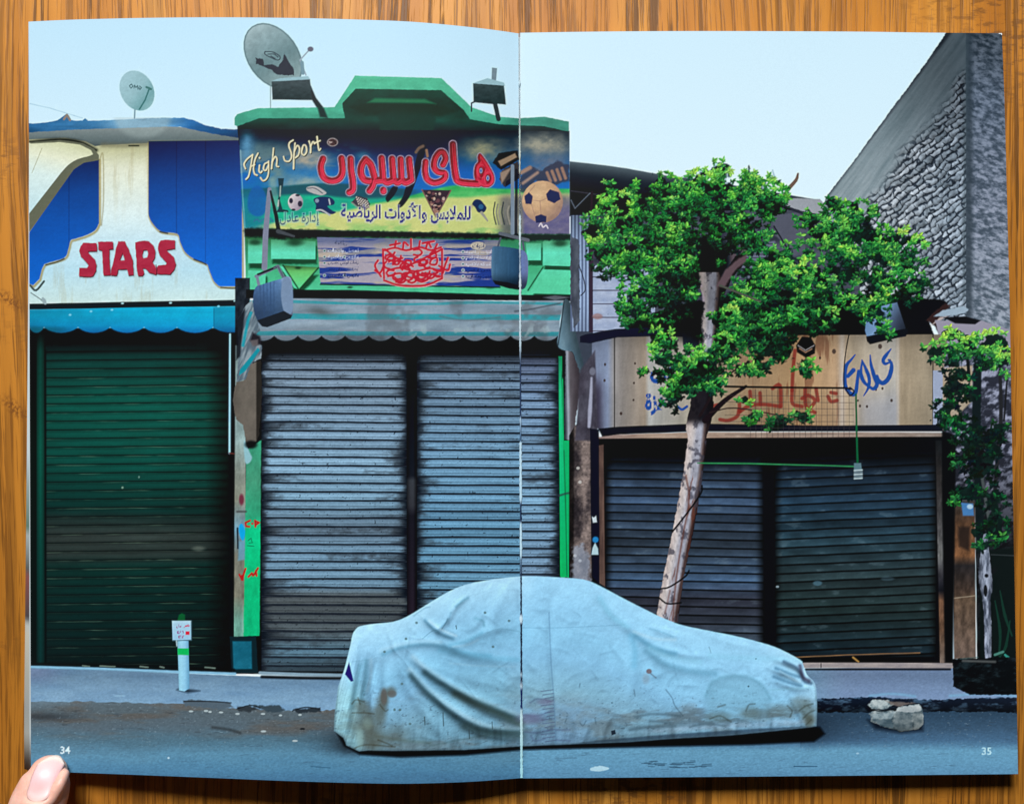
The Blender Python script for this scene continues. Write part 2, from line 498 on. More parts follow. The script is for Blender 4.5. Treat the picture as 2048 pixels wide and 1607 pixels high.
# STARS
def zq(P): return [(130 + x / 5.851, 460 + y / 5.851) for x, y in P]
ST = [zq(P) for P in ([(370, 150), (370, 240), (270, 240), (268, 262), (350, 345), (365, 400), (362, 470), (330, 530), (290, 540), (165, 535), (170, 440), (255, 440), (275, 415), (268, 395), (185, 300), (170, 240), (185, 185), (215, 150)],
      [(385, 135), (560, 133), (562, 215), (515, 220), (520, 380), (530, 520), (450, 525), (440, 330), (435, 235), (395, 225)],
      [(625, 132), (700, 132), (760, 260), (790, 350), (800, 520), (745, 520), (725, 450), (620, 455), (605, 525), (540, 525), (545, 450), (575, 330), (600, 200)],
      [(822, 140), (930, 122), (985, 130), (1035, 180), (1055, 240), (1050, 310), (1020, 370), (1060, 430), (1075, 500), (1060, 515), (985, 490), (940, 440), (905, 440), (925, 500), (905, 530), (855, 530), (840, 430)],
      [(1285, 118), (1283, 210), (1190, 225), (1195, 245), (1270, 310), (1295, 390), (1280, 450), (1230, 515), (1085, 505), (1075, 430), (1090, 410), (1180, 405), (1190, 380), (1110, 290), (1090, 240), (1090, 170), (1120, 120), (1180, 112)])]
HOLES = [zq([(672, 258), (702, 352), (638, 352)]), zq([(915, 228), (958, 225), (975, 270), (962, 318), (915, 326), (903, 280)])]
sl, X, Y = win(155, 474, 358, 562)
def sdall(X, Y):
    d = np.minimum.reduce([sd_poly(X, Y, P) for P in ST])
    return np.maximum(d, -np.minimum.reduce([sd_poly(X, Y, P) for P in HOLES])) - 0.3
wob = (fbm(X, Y, 7, 7, 2, 4) - .5) * 1.4
lay(sl, (110, 122, 118), cov(sdall(X - 2.2, Y - 4.0) + wob, 2.4) * 0.4)
lay(sl, (84, 26, 44), cov(sdall(X - 1.0, Y - 2.2) + wob, 0.9), 'printed_stars_lettering')
lay(sl, mixc((158, 40, 66), (174, 58, 80), fbm(X, Y, 14, 10, 3, 8)), cov(sdall(X, Y) + wob, 0.8), 'printed_stars_lettering')
line([(312, 529), (314, 538), (313, 548)], 0.8, (90, 25, 40))
# gutter line, small lamp, awning
poly([(50, 607), (300, 602), (470, 599), (476, 600), (476, 612), (50, 619)], (14, 34, 40), 'printed_dark_beam')
for x_, y_ in ((245, 606), (341, 605), (470, 601)): blob(x_, y_, 3, 1.6, (150, 190, 200))
line([(62, 585), (80, 597), (92, 608)], 0.9, (90, 100, 100)); ell(88, 601, 4, 8, (150, 170, 175), rot=-0.5); line([(60, 570), (72, 580), (88, 562)], 2.2, (70, 85, 85), smooth=4)
SCAL = [(50, 662)]
for i, (xa, xb) in enumerate(((58, 88), (88, 156), (156, 220), (220, 288), (288, 354), (354, 426))):
    for t in np.linspace(0, 1, 9):
        SCAL.append((xa + (xb - xa) * t, 655 + 11 * math.sin(math.pi * t) ** 0.75 - 1))
SCAL += [(440, 661), (455, 664), (470, 664)]
def turq(X, Y, sd):
    c = grad(Y, [(610, (20, 172, 208)), (624, (8, 158, 198)), (628, (14, 165, 204)), (650, (0, 150, 200)), (668, (0, 96, 158))])
    c = c * grad(X, [(55, (0.85,) * 3), (120, (0.9,) * 3), (260, (1.0,) * 3), (425, (1.02,) * 3), (430, (0.86,) * 3), (475, (0.9,) * 3)])
    c = mixc_arr(c, c3((10, 95, 110)), 0.75 * sstep(170, 80, X) * sstep(648, 658, Y))
    return c * (0.93 + 0.14 * fbm(X, Y, 30, 20, 3, 31))[..., None]
# shutter zone first: everything below the awning
def green_shutter(X, Y, sd):
    c = grad(Y, [(655, (1, 10, 14)), (690, (2, 24, 26)), (715, (3, 58, 54)), (800, (4, 78, 68)), (930, (4, 70, 62)), (1010, (5, 50, 46)), (1035, (28, 46, 44)), (1070, (48, 58, 56)), (1110, (40, 52, 50)), (1135, (10, 46, 42)), (1200, (6, 40, 38)), (1300, (4, 30, 30)), (1340, (3, 18, 20))])
    c = c * grad(X, [(90, (0.95,) * 3), (130, (1.0,) * 3), (300, (1.06,) * 3), (410, (0.95,) * 3), (445, (0.5,) * 3), (465, (0.3,) * 3)])
    ph = (Y - 703 + 0.012 * (X - 90)) / 17.35
    k = np.floor(ph); f = ph - k
    prof = 0.80 + 0.30 * sstep(0.05, 0.45, f) - 0.15 * sstep(0.6, 0.95, f)
    c = c * prof[..., None] * (0.9 + 0.2 * fbm(X, Y, 70, 8, 3, 41))[..., None]
    dk = np.exp(-((f - 0.02) / 0.055) ** 2) + np.exp(-((f - 0.98) / 0.05) ** 2)
    c = mixc_arr(c, c3((1, 18, 20)), np.clip(dk, 0, 1) * 0.8)
    hl = np.exp(-((f - 0.11) / 0.045) ** 2) * sstep(700, 760, Y) * (0.25 + 0.75 * sstep(0.42, 0.72, fbm(X, k * 40, 46, 9, 3, 44))) * sstep(455, 400, X)
    c = mixc_arr(c, c3((120, 150, 128)), hl * 0.42)
    return c
poly([(50, 655), (478, 655), (478, 1345), (50, 1340)], None, 'printed_green_shutter', fn=green_shutter)
def postg(X, Y, sd):
    c = grad(Y, [(660, (2, 14, 16)), (700, (4, 52, 46)), (900, (5, 72, 60)), (1340, (3, 40, 40))])
    return c * grad(X, [(56, (0.35,) * 3), (72, (0.3,) * 3), (75, (0.9,) * 3), (81, (1.25,) * 3), (87, (0.9,) * 3), (91, (0.2,) * 3)])
poly([(50, 660), (91, 660), (92, 1338), (50, 1338)], None, 'printed_door_post', fn=postg)
glow([(91, 700), (92, 1330)], 2.0, (0, 12, 14), 0.8, 0)
poly([(456, 660), (474, 660), (472, 1340), (460, 1340)], (2, 18, 22), 'printed_dark_jamb', soft=3)
blob(397, 1096, 12, 5, (120, 130, 120), 0.5, 1.2); blob(245, 974, 2, 2, (150, 180, 160), 0.7); blob(278, 953, 1.4, 2.4, (140, 170, 160), 0.6)
line([(460, 668), (459, 905)], 1.9, (150, 200, 225), 'printed_white_rod'); line([(459, 905), (488, 909)], 1.2, (90, 50, 45))
poly(SCAL + [(474, 612), (476, 612), (300, 614), (50, 619)], None, 'printed_turquoise_awning', fn=turq, soft=1.2)
line([(428, 616), (428, 656)], 0.7, (0, 90, 120), a=0.7)
for x_, y_ in ((140, 629), (182, 622), (224, 619), (437, 612)): blob(x_, y_, 2.6, 2, (120, 205, 230), 0.9)

# ---- satellite dish on the left roof
line([(270, 215), (269, 236)], 1.4, (120, 150, 165), 'printed_small_dish_post')
def dish1(X, Y, sd): return grad(X * 0.6 + Y * 0.5, [(215, (165, 200, 210)), (255, (150, 188, 196)), (275, (120, 165, 170)), (300, (170, 205, 208))]) * (0.97 + .05 * fbm(X, Y, 9, 9, 2, 3))[..., None]
ell(274, 181, 33, 42, None, 'printed_small_dish', rot=-0.48, fn=dish1)
line([(279, 218), (290, 200), (299, 176)], 1.5, (70, 120, 120)); line([(293, 174), (302, 178)], 2.2, (75, 120, 118))
for i, g in enumerate(([(259, 171), (263, 168), (266, 172), (262, 176), (259, 172)], [(268, 176), (269, 170), (272, 175), (275, 171), (276, 178)], [(279, 172), (283, 175), (280, 179), (278, 175)])):
    line(g, 0.9, (70, 100, 105))
# ---- big dish over the sport shop
def dish2(X, Y, sd):
    c = grad((X - 485) * 0.5 + (Y - 45) * 0.85, [(0, (175, 196, 200)), (50, (140, 165, 170)), (95, (112, 140, 145)), (130, (130, 155, 158)), (170, (165, 190, 195))])
    c = c * (0.9 + 0.16 * fbm(X, Y, 10, 14, 3, 61))[..., None]
    return mixc_arr(c, c3((95, 120, 126)), 0.8 * np.exp(-((sd + 1.5) / 1.6) ** 2))
ell(546, 112, 51, 73, None, 'printed_big_dish', rot=-0.62, fn=dish2)
def darkp(P): poly(P, (58, 62, 72), 'printed_big_dish', rough=1.2, rs=4)
darkp([(511, 115), (526, 118), (529, 130), (544, 128), (556, 133), (566, 120), (568, 107), (577, 122), (588, 138), (588, 150), (566, 150), (552, 148), (543, 140), (530, 134), (512, 127)])
for g in ([(530, 103), (546, 104), (560, 113), (556, 120), (540, 114), (530, 108), (530, 103)], [(536, 108), (548, 108), (556, 114)], [(542, 112), (550, 117)]): line(g, 1.0, (60, 70, 80), smooth=4)
line([(612, 150), (600, 120), (620, 98)], 1.4, (150, 165, 178)); blob(621, 98, 6, 5, (105, 105, 120)); line([(606, 146), (604, 125)], 3.5, (120, 150, 162))
# floodlight boxes on the cornice
def floodbox(pts, top, c0=(70, 82, 86), c1=(48, 62, 64)):
    poly(pts, None, 'printed_floodlight', fn=lambda X, Y, sd: grad(Y, [(min(p[1] for p in pts), c0), (max(p[1] for p in pts), c1)]) * (0.85 + 0.3 * fbm(X, Y, 8, 5, 3, 71))[..., None])
    poly(top, (150, 185, 195), 'printed_floodlight')
poly([(618, 162), (632, 195), (648, 216), (652, 232), (640, 226), (624, 200), (612, 170)], (50, 56, 58), 'printed_floodlight', soft=1.2)
line([(541, 172), (541, 218), (543, 270)], 0.9, (130, 150, 150), a=0.8)
floodbox([(543, 162), (620, 158), (624, 200), (545, 199)], [(543, 162), (560, 156), (616, 152), (620, 158), (560, 162)])
# ---- cornice of the sport shop
CT = [(469, 250), (469, 236), (474, 228), (515, 216), (669, 214), (710, 151), (883, 156), (943, 214), (998, 233), (1037, 236), (1089, 233), (1138, 243), (1138, 262)]
CU = [(1136, 263), (1089, 252), (1037, 250), (998, 248), (940, 238), (928, 220), (882, 180), (711, 177), (684, 207), (690, 236), (518, 236), (474, 252)]
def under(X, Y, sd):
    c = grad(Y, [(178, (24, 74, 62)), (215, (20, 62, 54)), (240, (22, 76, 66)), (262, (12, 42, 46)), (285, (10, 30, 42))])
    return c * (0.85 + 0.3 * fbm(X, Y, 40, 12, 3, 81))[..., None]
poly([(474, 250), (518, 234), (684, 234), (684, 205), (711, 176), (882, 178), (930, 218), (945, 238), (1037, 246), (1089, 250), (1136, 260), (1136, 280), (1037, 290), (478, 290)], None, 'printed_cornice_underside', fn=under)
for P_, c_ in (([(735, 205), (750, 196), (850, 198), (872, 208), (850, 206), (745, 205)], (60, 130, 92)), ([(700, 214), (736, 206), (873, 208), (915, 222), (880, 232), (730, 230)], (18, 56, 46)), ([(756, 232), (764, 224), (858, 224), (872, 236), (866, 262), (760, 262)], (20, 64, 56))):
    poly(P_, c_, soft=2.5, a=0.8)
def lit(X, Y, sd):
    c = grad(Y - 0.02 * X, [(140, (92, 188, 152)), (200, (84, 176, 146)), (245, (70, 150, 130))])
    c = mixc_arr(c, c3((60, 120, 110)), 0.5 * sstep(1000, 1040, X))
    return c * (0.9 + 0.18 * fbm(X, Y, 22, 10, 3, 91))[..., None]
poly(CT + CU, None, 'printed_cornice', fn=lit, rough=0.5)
poly([(632, 205), (648, 216), (656, 236), (640, 234)], (40, 60, 58), 'printed_floodlight', soft=2)
# small floodlight right
line([(943, 222), (943, 206), (950, 203), (990, 207)], 1.6, (60, 70, 75)); line([(990, 206), (997, 238)], 4.5, (48, 58, 62), 'printed_floodlight')
poly([(984, 135), (994, 136), (992, 166), (983, 164)], (120, 140, 150), 'printed_floodlight')
floodbox([(946, 166), (1008, 170), (1012, 209), (947, 203)], [(946, 166), (975, 156), (1008, 165), (1010, 171)], (62, 78, 80), (40, 56, 58))

# ---- sport shop main sign (two pages)
def signbg(X, Y, sd):
    c = grad(Y, [(262, (8, 22, 36)), (290, (8, 36, 66)), (315, (10, 72, 128)), (345, (6, 98, 176)), (380, (20, 108, 180)), (400, (30, 110, 170))])
    c = mixc_arr(c, c3((10, 26, 46)), 0.6 * sstep(620, 780, X) * sstep(980, 850, X) * sstep(345, 285, Y))
    cl = sstep(0.50, 0.68, fbm(X, Y, 60, 26, 4, 101)) * sstep(275, 310, Y)
    c = mixc_arr(c, c3((150, 152, 140)), cl * 0.55 * sstep(760, 640, X))
    def puff(cx, cy, rx, ry): return np.exp(-(((X - cx) / rx) ** 2 + ((Y - cy) / ry) ** 2))
    n = 0.6 + 0.8 * fbm(X, Y, 16, 10, 3, 107)
    for cx, cy, rx, ry, cc, k in ((618, 322, 46, 16, (165, 160, 145), .9), (610, 366, 55, 20, (140, 162, 160), .9), (525, 300, 45, 20, (90, 120, 125), .8), (548, 345, 30, 25, (120, 140, 130), .7),
                                  (965, 300, 45, 24, (150, 150, 120), .85), (1090, 290, 60, 26, (150, 150, 135), .95), (1100, 335, 50, 26, (110, 115, 130), .9), (493, 290, 14, 40, (95, 150, 185), .8), (725, 312, 14, 8, (90, 140, 160), .6)):
        c = mixc_arr(c, c3(cc), np.clip(puff(cx, cy, rx, ry) * n * k, 0, 1))
    # hills: teal shade, green, yellow field
    teal = sstep(-3, 3, Y - (372 + 6 * np.sin(X / 60.0))) * sstep(860, 800, X)
    c = mixc_arr(c, c3((10, 82, 92)), teal * 0.9)
    t2 = sstep(-4, 5, Y - (392 - 4 * np.sin((X - 540) / 40.0))) * sstep(840, 760, X)
    c = mixc_arr(c, mixc((4, 140, 130), (40, 190, 140), fbm(X, Y, 30, 12, 3, 111)), t2)
    g = sstep(-2, 4, Y - (404 - 36 * sstep(740, 930, X) + 8 * sstep(930, 1000, X)))
    c = mixc_arr(c, mixc((40, 150, 80), (110, 200, 120), fbm(X, Y, 26, 14, 3, 113)), g * sstep(700, 760, X))
    yl = sstep(-4, 5, Y - np.interp(X, [480, 540, 640, 690, 740, 800, 860, 930, 1000, 1040], [452, 446, 425, 420, 410, 398, 393, 394, 388, 386]))
    yc = mixc((206, 206, 132), (186, 200, 128), fbm(X, Y, 60, 20, 3, 117))
    yc = mixc_arr(yc, c3((120, 186, 110)), 0.6 * sstep(0.5, .7, fbm(X, Y, 40, 16, 3, 119)) * sstep(438, 455, Y))
    c = mixc_arr(c, yc, yl)
    lb = sstep(560, 500, X) * sstep(360, 400, Y)
    c = mixc_arr(c, mixc((20, 110, 150), (16, 130, 140), fbm(X, Y, 20, 20, 2, 121)), lb * 0.85)
    rt = sstep(985, 1012, X) * sstep(380, 400, Y)
    c = mixc_arr(c, mixc((70, 75, 90), (130, 125, 130), fbm(X, Y, 9, 30, 3, 123)), rt * 0.8)
    c = mixc_arr(c, mixc((84, 84, 128), (128, 122, 140), fbm(X, Y, 14, 10, 3, 127)), sstep(1040, 1052, X) * sstep(380, 430, Y))
    c = mixc_arr(c, c3((12, 44, 50)), 0.65 * sstep(280, 262, Y + 0.02 * X * sstep(1030, 1045, X)))
    return c
poly([(478, 258), (1139, 262), (1139, 468), (1000, 467), (488, 456), (482, 380)], None, 'printed_main_sign', fn=signbg)
glow([(481, 300), (485, 380), (490, 456)], 1.2, (150, 190, 200), 0.6)
# --- items on the sign
line([(545, 360), (548, 390), (552, 422)], [6, 9, 7], (140, 170, 160), a=0.55, smooth=4, soft=4)
poly([(556, 356), (568, 356), (566, 372), (561, 384), (560, 400), (565, 418), (576, 420), (577, 424), (553, 424), (557, 416), (556, 398), (559, 380), (557, 368)], (32, 62, 72), soft=1)
line([(561, 372), (560, 392)], 1.2, (140, 165, 160)); line([(557, 400), (556, 412)], 1.2, (170, 185, 180))
poly(cr([(505, 375), (520, 372), (532, 392), (530, 425), (512, 432), (497, 420), (496, 395)], 4, True), (26, 96, 168), soft=2, a=0.8)
ell(591, 404, 15, 17, None, fn=lambda X, Y, sd: grad(X + Y * .6, [(815, (214, 206, 206)), (850, (150, 140, 155))]))
for bx_, by_, ra, rb in ((582, 401, 4, 5.5), (600, 407, 4.6, 6), (595, 390, 4.5, 2.4), (587, 419, 4, 2.2)): ell(bx_, by_, ra, rb, (48, 46, 66))
poly(cr([(614, 374), (632, 372), (650, 382), (652, 387), (640, 390), (616, 382)], 4, True), (172, 172, 172), soft=1); line([(615, 376), (630, 376), (645, 386)], 1.0, (80, 85, 95), smooth=3)
poly(cr([(627, 398), (640, 393), (660, 394), (669, 402), (667, 409), (655, 412), (664, 420), (672, 424), (664, 428), (648, 426), (632, 420), (632, 410)], 4, True), (34, 52, 92)); line([(634, 420), (644, 420), (660, 430)], 1.6, (170, 175, 180), smooth=3); blob(634, 401, 4, 4, (130, 145, 165)); line([(658, 398), (660, 408)], 1.2, (170, 180, 190))
# racket, legs, pizza-like box, cap
poly([(702, 404), (716, 391), (734, 396), (741, 408), (733, 419), (714, 412)], (66, 66, 76), rough=0.8)
for i in range(6):
    for j in range(4):
        x_, y_ = 713 + i * 4.2 + j * 1.5, 394 + j * 4.4 + i * 1.6
        ell(x_, y_, 1.4, 1.5, (196, 186, 176))
line([(704, 405), (722, 420), (738, 414)], 1.6, (150, 140, 135), a=0.7)
LEG = (34, 38, 48)
poly(cr([(842, 288), (852, 292), (846, 320), (838, 345), (829, 370), (818, 395), (805, 412), (797, 415), (796, 408), (806, 392), (812, 372), (826, 340), (834, 310)], 3, True), LEG, soft=1)
poly(cr([(786, 372), (796, 374), (790, 388), (780, 400), (775, 404), (771, 396), (778, 384)], 3, True), LEG, soft=1)
line([(832, 304), (838, 296), (846, 292)], 3, (110, 92, 80), smooth=3, soft=1.5); line([(853, 300), (855, 312)], 2.6, (140, 110, 90), soft=1.2)
poly([(844, 379), (902, 380), (872, 434)], (60, 48, 58), 'printed_sign_triangle'); 
for i in range(46):
    a_, b_ = rng.rand(2); b_ = b_ ** 0.8
    x_ = 873 + (a_ - .5) * 48 * (1 - b_); y_ = 383 + 44 * b_
    ell(x_, y_, 2 + 2.5 * rng.rand(), 1.5 + 2 * rng.rand(), [(150, 112, 100), (40, 30, 42), (186, 150, 130), (110, 74, 80), (200, 180, 165)][i % 5], a=0.85)
line([(844, 379), (872, 434), (902, 380)], 1.3, (120, 95, 90))
poly(cr([(944, 408), (950, 399), (960, 399), (967, 406), (973, 415), (968, 424), (956, 424), (950, 414)], 4, True), (24, 52, 88)); blob(962, 413, 5, 5, (60, 110, 150), .8); line([(963, 425), (970, 434), (975, 441)], [3, 2.4, 1.6], (150, 150, 140)); line([(943, 412), (938, 420)], 3, (170, 160, 130), soft=2)
# gloves / dark gear at the fold and the big ball
poly([(985, 325), (998, 306), (1036, 300), (1039, 318), (1020, 330), (1002, 340)], (24, 30, 36), rough=1)
poly([(996, 322), (1030, 306), (1034, 314), (1002, 332)], (150, 130, 108), soft=1.2)
poly([(1004, 340), (1036, 322), (1039, 345), (1008, 372), (998, 358)], (62, 60, 62), rough=1.5); poly([(1000, 345), (1024, 334), (1008, 360), (1003, 368)], (150, 132, 118), soft=2)
poly([(1012, 362), (1039, 344), (1039, 356), (1010, 374)], (34, 38, 54), soft=1)
for i in range(9):
    x_ = 988 + i * 5.6
    line([(x_ + 2, 404 + (i % 3) * 4), (x_ - 1, 425), (x_ + 4, 448)], 1.4, [(52, 60, 70), (120, 120, 118), (150, 146, 136)][i % 3], smooth=3, a=0.8)
poly([(1040, 352), (1058, 330), (1080, 342), (1112, 322), (1138, 330), (1139, 362), (1100, 372), (1070, 362), (1050, 385), (1040, 380)], (58, 62, 80), rough=3, soft=2, a=0.9)
for i in range(4): line([(1094 + i * 10, 345 - i * 3), (1101 + i * 10, 362 - i * 2)], 3, (146, 118, 104), soft=1.5)
line([(1042, 345), (1060, 335)], 4, (150, 125, 112), soft=2); line([(1046, 366), (1075, 345)], 3, (150, 128, 118), soft=2)
ell(1085, 403, 41, 42, None, 'printed_football', fn=lambda X, Y, sd: grad(np.hypot(X - 1073, Y - 388), [(0, (206, 176, 140)), (30, (196, 162, 128)), (58, (150, 124, 112))]) * (0.92 + .14 * fbm(X, Y, 8, 8, 3, 131))[..., None])
for P_ in ([(1049, 392), (1058, 384), (1066, 392), (1063, 408), (1051, 407)], [(1092, 388), (1100, 378), (1118, 384), (1121, 398), (1108, 406), (1095, 400)], [(1070, 432), (1082, 428), (1093, 432), (1092, 444), (1072, 445)]): poly(P_, (40, 48, 86), 'printed_football', rough=.6)
for g in ([(1066, 400), (1080, 402), (1094, 396)], [(1080, 402), (1082, 428)], [(1058, 384), (1070, 370)], [(1063, 408), (1070, 432)]): line(g, 0.7, (150, 120, 110), a=0.7)
line([(1078, 452), (1082, 446), (1086, 454), (1092, 450), (1096, 456)], 1.2, (206, 200, 210), smooth=3)
# --- lettering on the sign
HS = [[(491, 337), (488, 328), (494, 318), (505, 309)], [(505, 310), (501, 335), (497, 352), (492, 358)], [(516, 306), (510, 319), (507, 335), (509, 347), (514, 350)], [(503, 332), (509, 329)], [(519, 330), (518, 341), (521, 345), (524, 342)], [(519, 315), (519.5, 316)],
      [(536, 324), (529, 328), (527, 338), (532, 340), (537, 330)], [(537, 322), (537, 345), (533, 357), (526, 361), (521, 355)], [(547, 296), (545, 318), (543, 337)], [(544, 324), (550, 313), (554, 318), (553, 331), (557, 333)],
      [(586, 280), (579, 285), (578, 293), (582, 304), (583, 314), (578, 322), (570, 321), (567, 313)], [(590, 286), (588, 310), (587, 337)], [(589, 302), (594, 291), (599, 296), (597, 309), (591, 315)], [(605, 295), (603, 305), (608, 310), (613, 303), (612, 292), (607, 290), (604, 297)],
      [(618, 282), (621, 292), (621, 305)], [(621, 292), (626, 283), (629, 287)], [(634, 273), (636, 290), (638, 300), (641, 297)], [(629, 286), (640, 281)]]
for dx, dy, w_, c_ in ((1.6, 1.6, 1.7, (34, 40, 40)), (0, 0, 1.55, (222, 216, 180))):
    for g in HS: line(np.array(g) + [dx, dy], w_, c_, 'printed_script_lettering', smooth=4, a=0.92)
RED = [([(646, 317), (641.5, 333), (645, 350), (654, 359), (668, 361), (680, 355), (685, 341), (683, 316)], 5.6), ([(701, 317), (702, 338), (705, 358), (706, 374), (704, 381), (699, 384)], 5.7),
       ([(731, 318), (723, 331), (722, 347), (729, 359), (741, 362)], 5.8), ([(731, 318), (741, 328), (746, 343), (750, 358)], 5.8), ([(748, 360), (745, 372), (739, 381)], 5.6),
       ([(818, 318), (822, 358)], 5.8), ([(801, 318), (803, 358)], 5.6), ([(784, 317), (787, 358)], 5.6), ([(763, 316), (766, 358)], 5.8), ([(822, 359), (812, 364), (803, 360), (795, 364), (787, 360), (775, 364), (766, 360), (750, 361)], 6.2), ([(766.5, 379.5), (767, 382)], 5.6),
       ([(905.6, 288), (907.5, 322), (912, 354), (919, 363), (937, 366), (957, 367)], 5.9), ([(886, 329), (891, 317), (887, 305), (879, 304), (870, 317), (868, 333), (876, 343), (889, 346), (889, 356), (879, 363), (866, 364.5), (854, 357), (850, 341), (851, 323)], 5.2)]
HA = cr([(960, 307), (970, 319), (978, 332), (987, 350), (987, 364.5), (977, 373), (962, 371), (951, 359), (949, 344), (951, 331), (957, 323), (956, 314)], 3, True)
sl, X, Y = win(630, 280, 998, 396)
def sdred(X, Y):
    d = np.minimum.reduce([sd_line(X, Y, cr(p, 5) if len(p) > 2 else p, w) for p, w in RED])
    h = sd_poly(X, Y, HA)
    for hx, hy in ((962, 341), (975.5, 356)):
        h = np.maximum(h, 4.2 - np.hypot((X - hx), (Y - hy) * 0.58))
    return np.minimum(d, h)
D_ = sdred(X, Y)
lay(sl, (176, 150, 168), cov(D_ - 2.4, 0.9), 'printed_red_arabic_lettering')
lay(sl, (52, 10, 24), cov(D_ - 0.9, 0.7))
rc = grad(Y, [(285, (110, 26, 36)), (312, (170, 40, 52)), (340, (200, 48, 72)), (380, (206, 56, 84))])
rc = mixc_arr(rc, c3((96, 14, 30)), np.clip(sstep(1.0, -2.0, D_) * sstep(-0.5, 2.5, D_ - sdred(X + 2.0, Y + 2.4)) * 0.75, 0, 1))
rc = mixc_arr(rc, c3((236, 120, 132)), np.exp(-((sdred(X - 1.2, Y - 1.2) + 3.6) / 0.8) ** 2) * 0.3)
lay(sl, rc, cov(D_, 0.7), 'printed_red_arabic_lettering')
ell(665, 284, 11, 8.5, (150, 142, 142)); ell(665, 284, 9.2, 6.8, (76, 56, 58)); line([(658, 283), (664, 284), (659, 286)], 0.8, (180, 165, 160)); line([(667, 279), (672, 288)], .8, (40, 30, 32))
text(arabic('للملابس والأدوات الرياضية'), 682, 404, 941, 446, (52, 50, 132), 'printed_navy_arabic_lettering', bold=0.028, slope=-4, halo=(196, 200, 190))
line([(508, 442), (514, 438), (520, 443), (527, 437), (533, 443), (540, 436), (546, 443)], 1.3, (70, 110, 150), smooth=3, a=.7)
text(arabic('إدارة عادل ا'), 550, 424, 638, 451, (40, 62, 108), 'printed_small_arabic_lettering', bold=0.012, a=0.85, halo=(150, 190, 190))
# ---- green facade under the sign
def facade(X, Y, sd):
    c = grad(Y + 0.01 * (X - 800), [(462, (30, 66, 52)), (474, (58, 120, 78)), (492, (60, 140, 104)), (540, (74, 176, 130)), (590, (88, 200, 156))])
    return c * (0.9 + 0.16 * fbm(X, Y, 26, 20, 3, 141))[..., None]
poly([(489, 456), (1000, 467), (1143, 468), (1143, 600), (492, 592)], None, 'printed_green_facade', fn=facade)
def gbox(P, reg='printed_green_block', dark=True):
    if dark: poly([(x + 3, y + 10) for x, y in P], (18, 70, 48), soft=2.2, a=0.95, rough=1.2)
    poly(P, None, reg, fn=lambda X, Y, sd: grad(Y, [(465, (46, 96, 60)), (484, (88, 170, 130)), (505, (102, 218, 184)), (560, (92, 204, 160))]) * (.93 + .12 * fbm(X, Y, 14, 14, 3, 143))[..., None])
gbox([(496, 478), (530, 480), (530, 526), (496, 526)]); gbox([(542, 478), (631, 482), (631, 518), (542, 517)]); gbox([(496, 540), (532, 542), (530, 580), (494, 580)])
gbox([(560, 532), (634, 540), (598, 578), (588, 575)]); gbox([(1052, 486), (1082, 486), (1082, 520), (1054, 520)]); gbox([(1086, 480), (1143, 480), (1143, 532), (1086, 530)]); gbox([(1082, 538), (1143, 540), (1143, 588), (1060, 586)])
poly([(566, 530), (636, 534), (598, 578)], None, 'printed_green_block', fn=lambda X, Y, sd: grad(Y, [(530, (60, 96, 56)), (542, (104, 186, 108)), (560, (104, 204, 130)), (578, (92, 204, 150))])); line([(566, 530), (598, 579), (637, 535)], 1.5, (20, 56, 36), soft=1.0, a=.85); glow([(1086, 534), (1056, 580)], 1.6, (20, 60, 40), 0.8, 0)
for x_, y_, r_ in ((596, 535, 6), (510, 484, 12), (590, 484, 16), (980, 572, 10), (1120, 486, 14), (700, 574, 5)): blob(x_, y_, r_, r_ * .45, (18, 40, 26), 0.7, 1.4)
poly([(488, 456), (640, 460), (1000, 467), (1040, 468), (1040, 478), (700, 474), (560, 478), (490, 472)], (14, 30, 30), 'printed_sign_shadow', rough=2.5, soft=3)
poly([(1040, 467), (1143, 468), (1143, 479), (1040, 482)], (20, 44, 40), 'printed_sign_shadow', rough=2, soft=2.5)
# ---- second sign
def sign2(X, Y, sd):
    n = fbm(X - 0.2 * Y, Y, 90, 7, 4, 151)
    c = mixc((40, 66, 142), (166, 160, 172), sstep(0.46, 0.64, n + 0.14 * np.exp(-((X - 810) / 110) ** 2)))
    c = mixc_arr(c, c3((190, 178, 150)), 0.6 * sstep(0.55, 0.7, fbm(X, Y, 60, 14, 3, 153)))
    c = mixc_arr(c, c3((44, 66, 118)), 0.5 * sstep(500, 478, Y))
    return c * 0.98
poly([(634, 474), (1000, 480), (1000, 573), (641, 567)], None, 'printed_second_sign', fn=sign2)
line([(641, 568), (1000, 574)], 1.6, (28, 52, 40))
RS = [[(766, 498), (768, 556)], [(884, 498), (884, 556)], [(768, 560), (800, 570), (850, 570), (884, 556)], [(770, 498), (800, 520), (826, 532)], [(884, 498), (850, 515), (806, 536)], [(750, 540), (760, 545), (768, 530)], [(884, 535), (896, 540), (900, 528)], [(756, 520), (750, 532), (762, 552)], [(896, 515), (890, 530), (886, 545)],
      [(790, 516), (786, 526), (796, 528), (800, 518), (790, 516)], [(812, 520), (808, 530), (818, 532), (822, 522), (812, 520)], [(842, 520), (838, 530), (850, 530), (852, 520), (842, 520)], [(864, 515), (860, 527), (872, 528), (874, 516), (864, 515)], [(776, 540), (800, 535), (830, 542), (860, 536), (880, 542)], [(776, 552), (800, 546), (824, 555), (850, 546), (880, 552)], [(834, 545), (838, 556), (852, 560), (862, 550)], [(790, 545), (786, 556), (800, 562), (812, 552)],
      [(770, 500), (790, 495), (812, 500), (840, 494), (862, 500), (882, 494)], [(790, 492), (792, 482)], [(806, 496), (808, 484), (816, 490)], [(822, 496), (822, 478)], [(838, 494), (840, 482)], [(852, 496), (856, 484), (862, 494)], [(870, 496), (874, 488)], [(780, 490), (800, 486)], [(845, 486), (868, 482)]]
cg = np.random.RandomState(5)
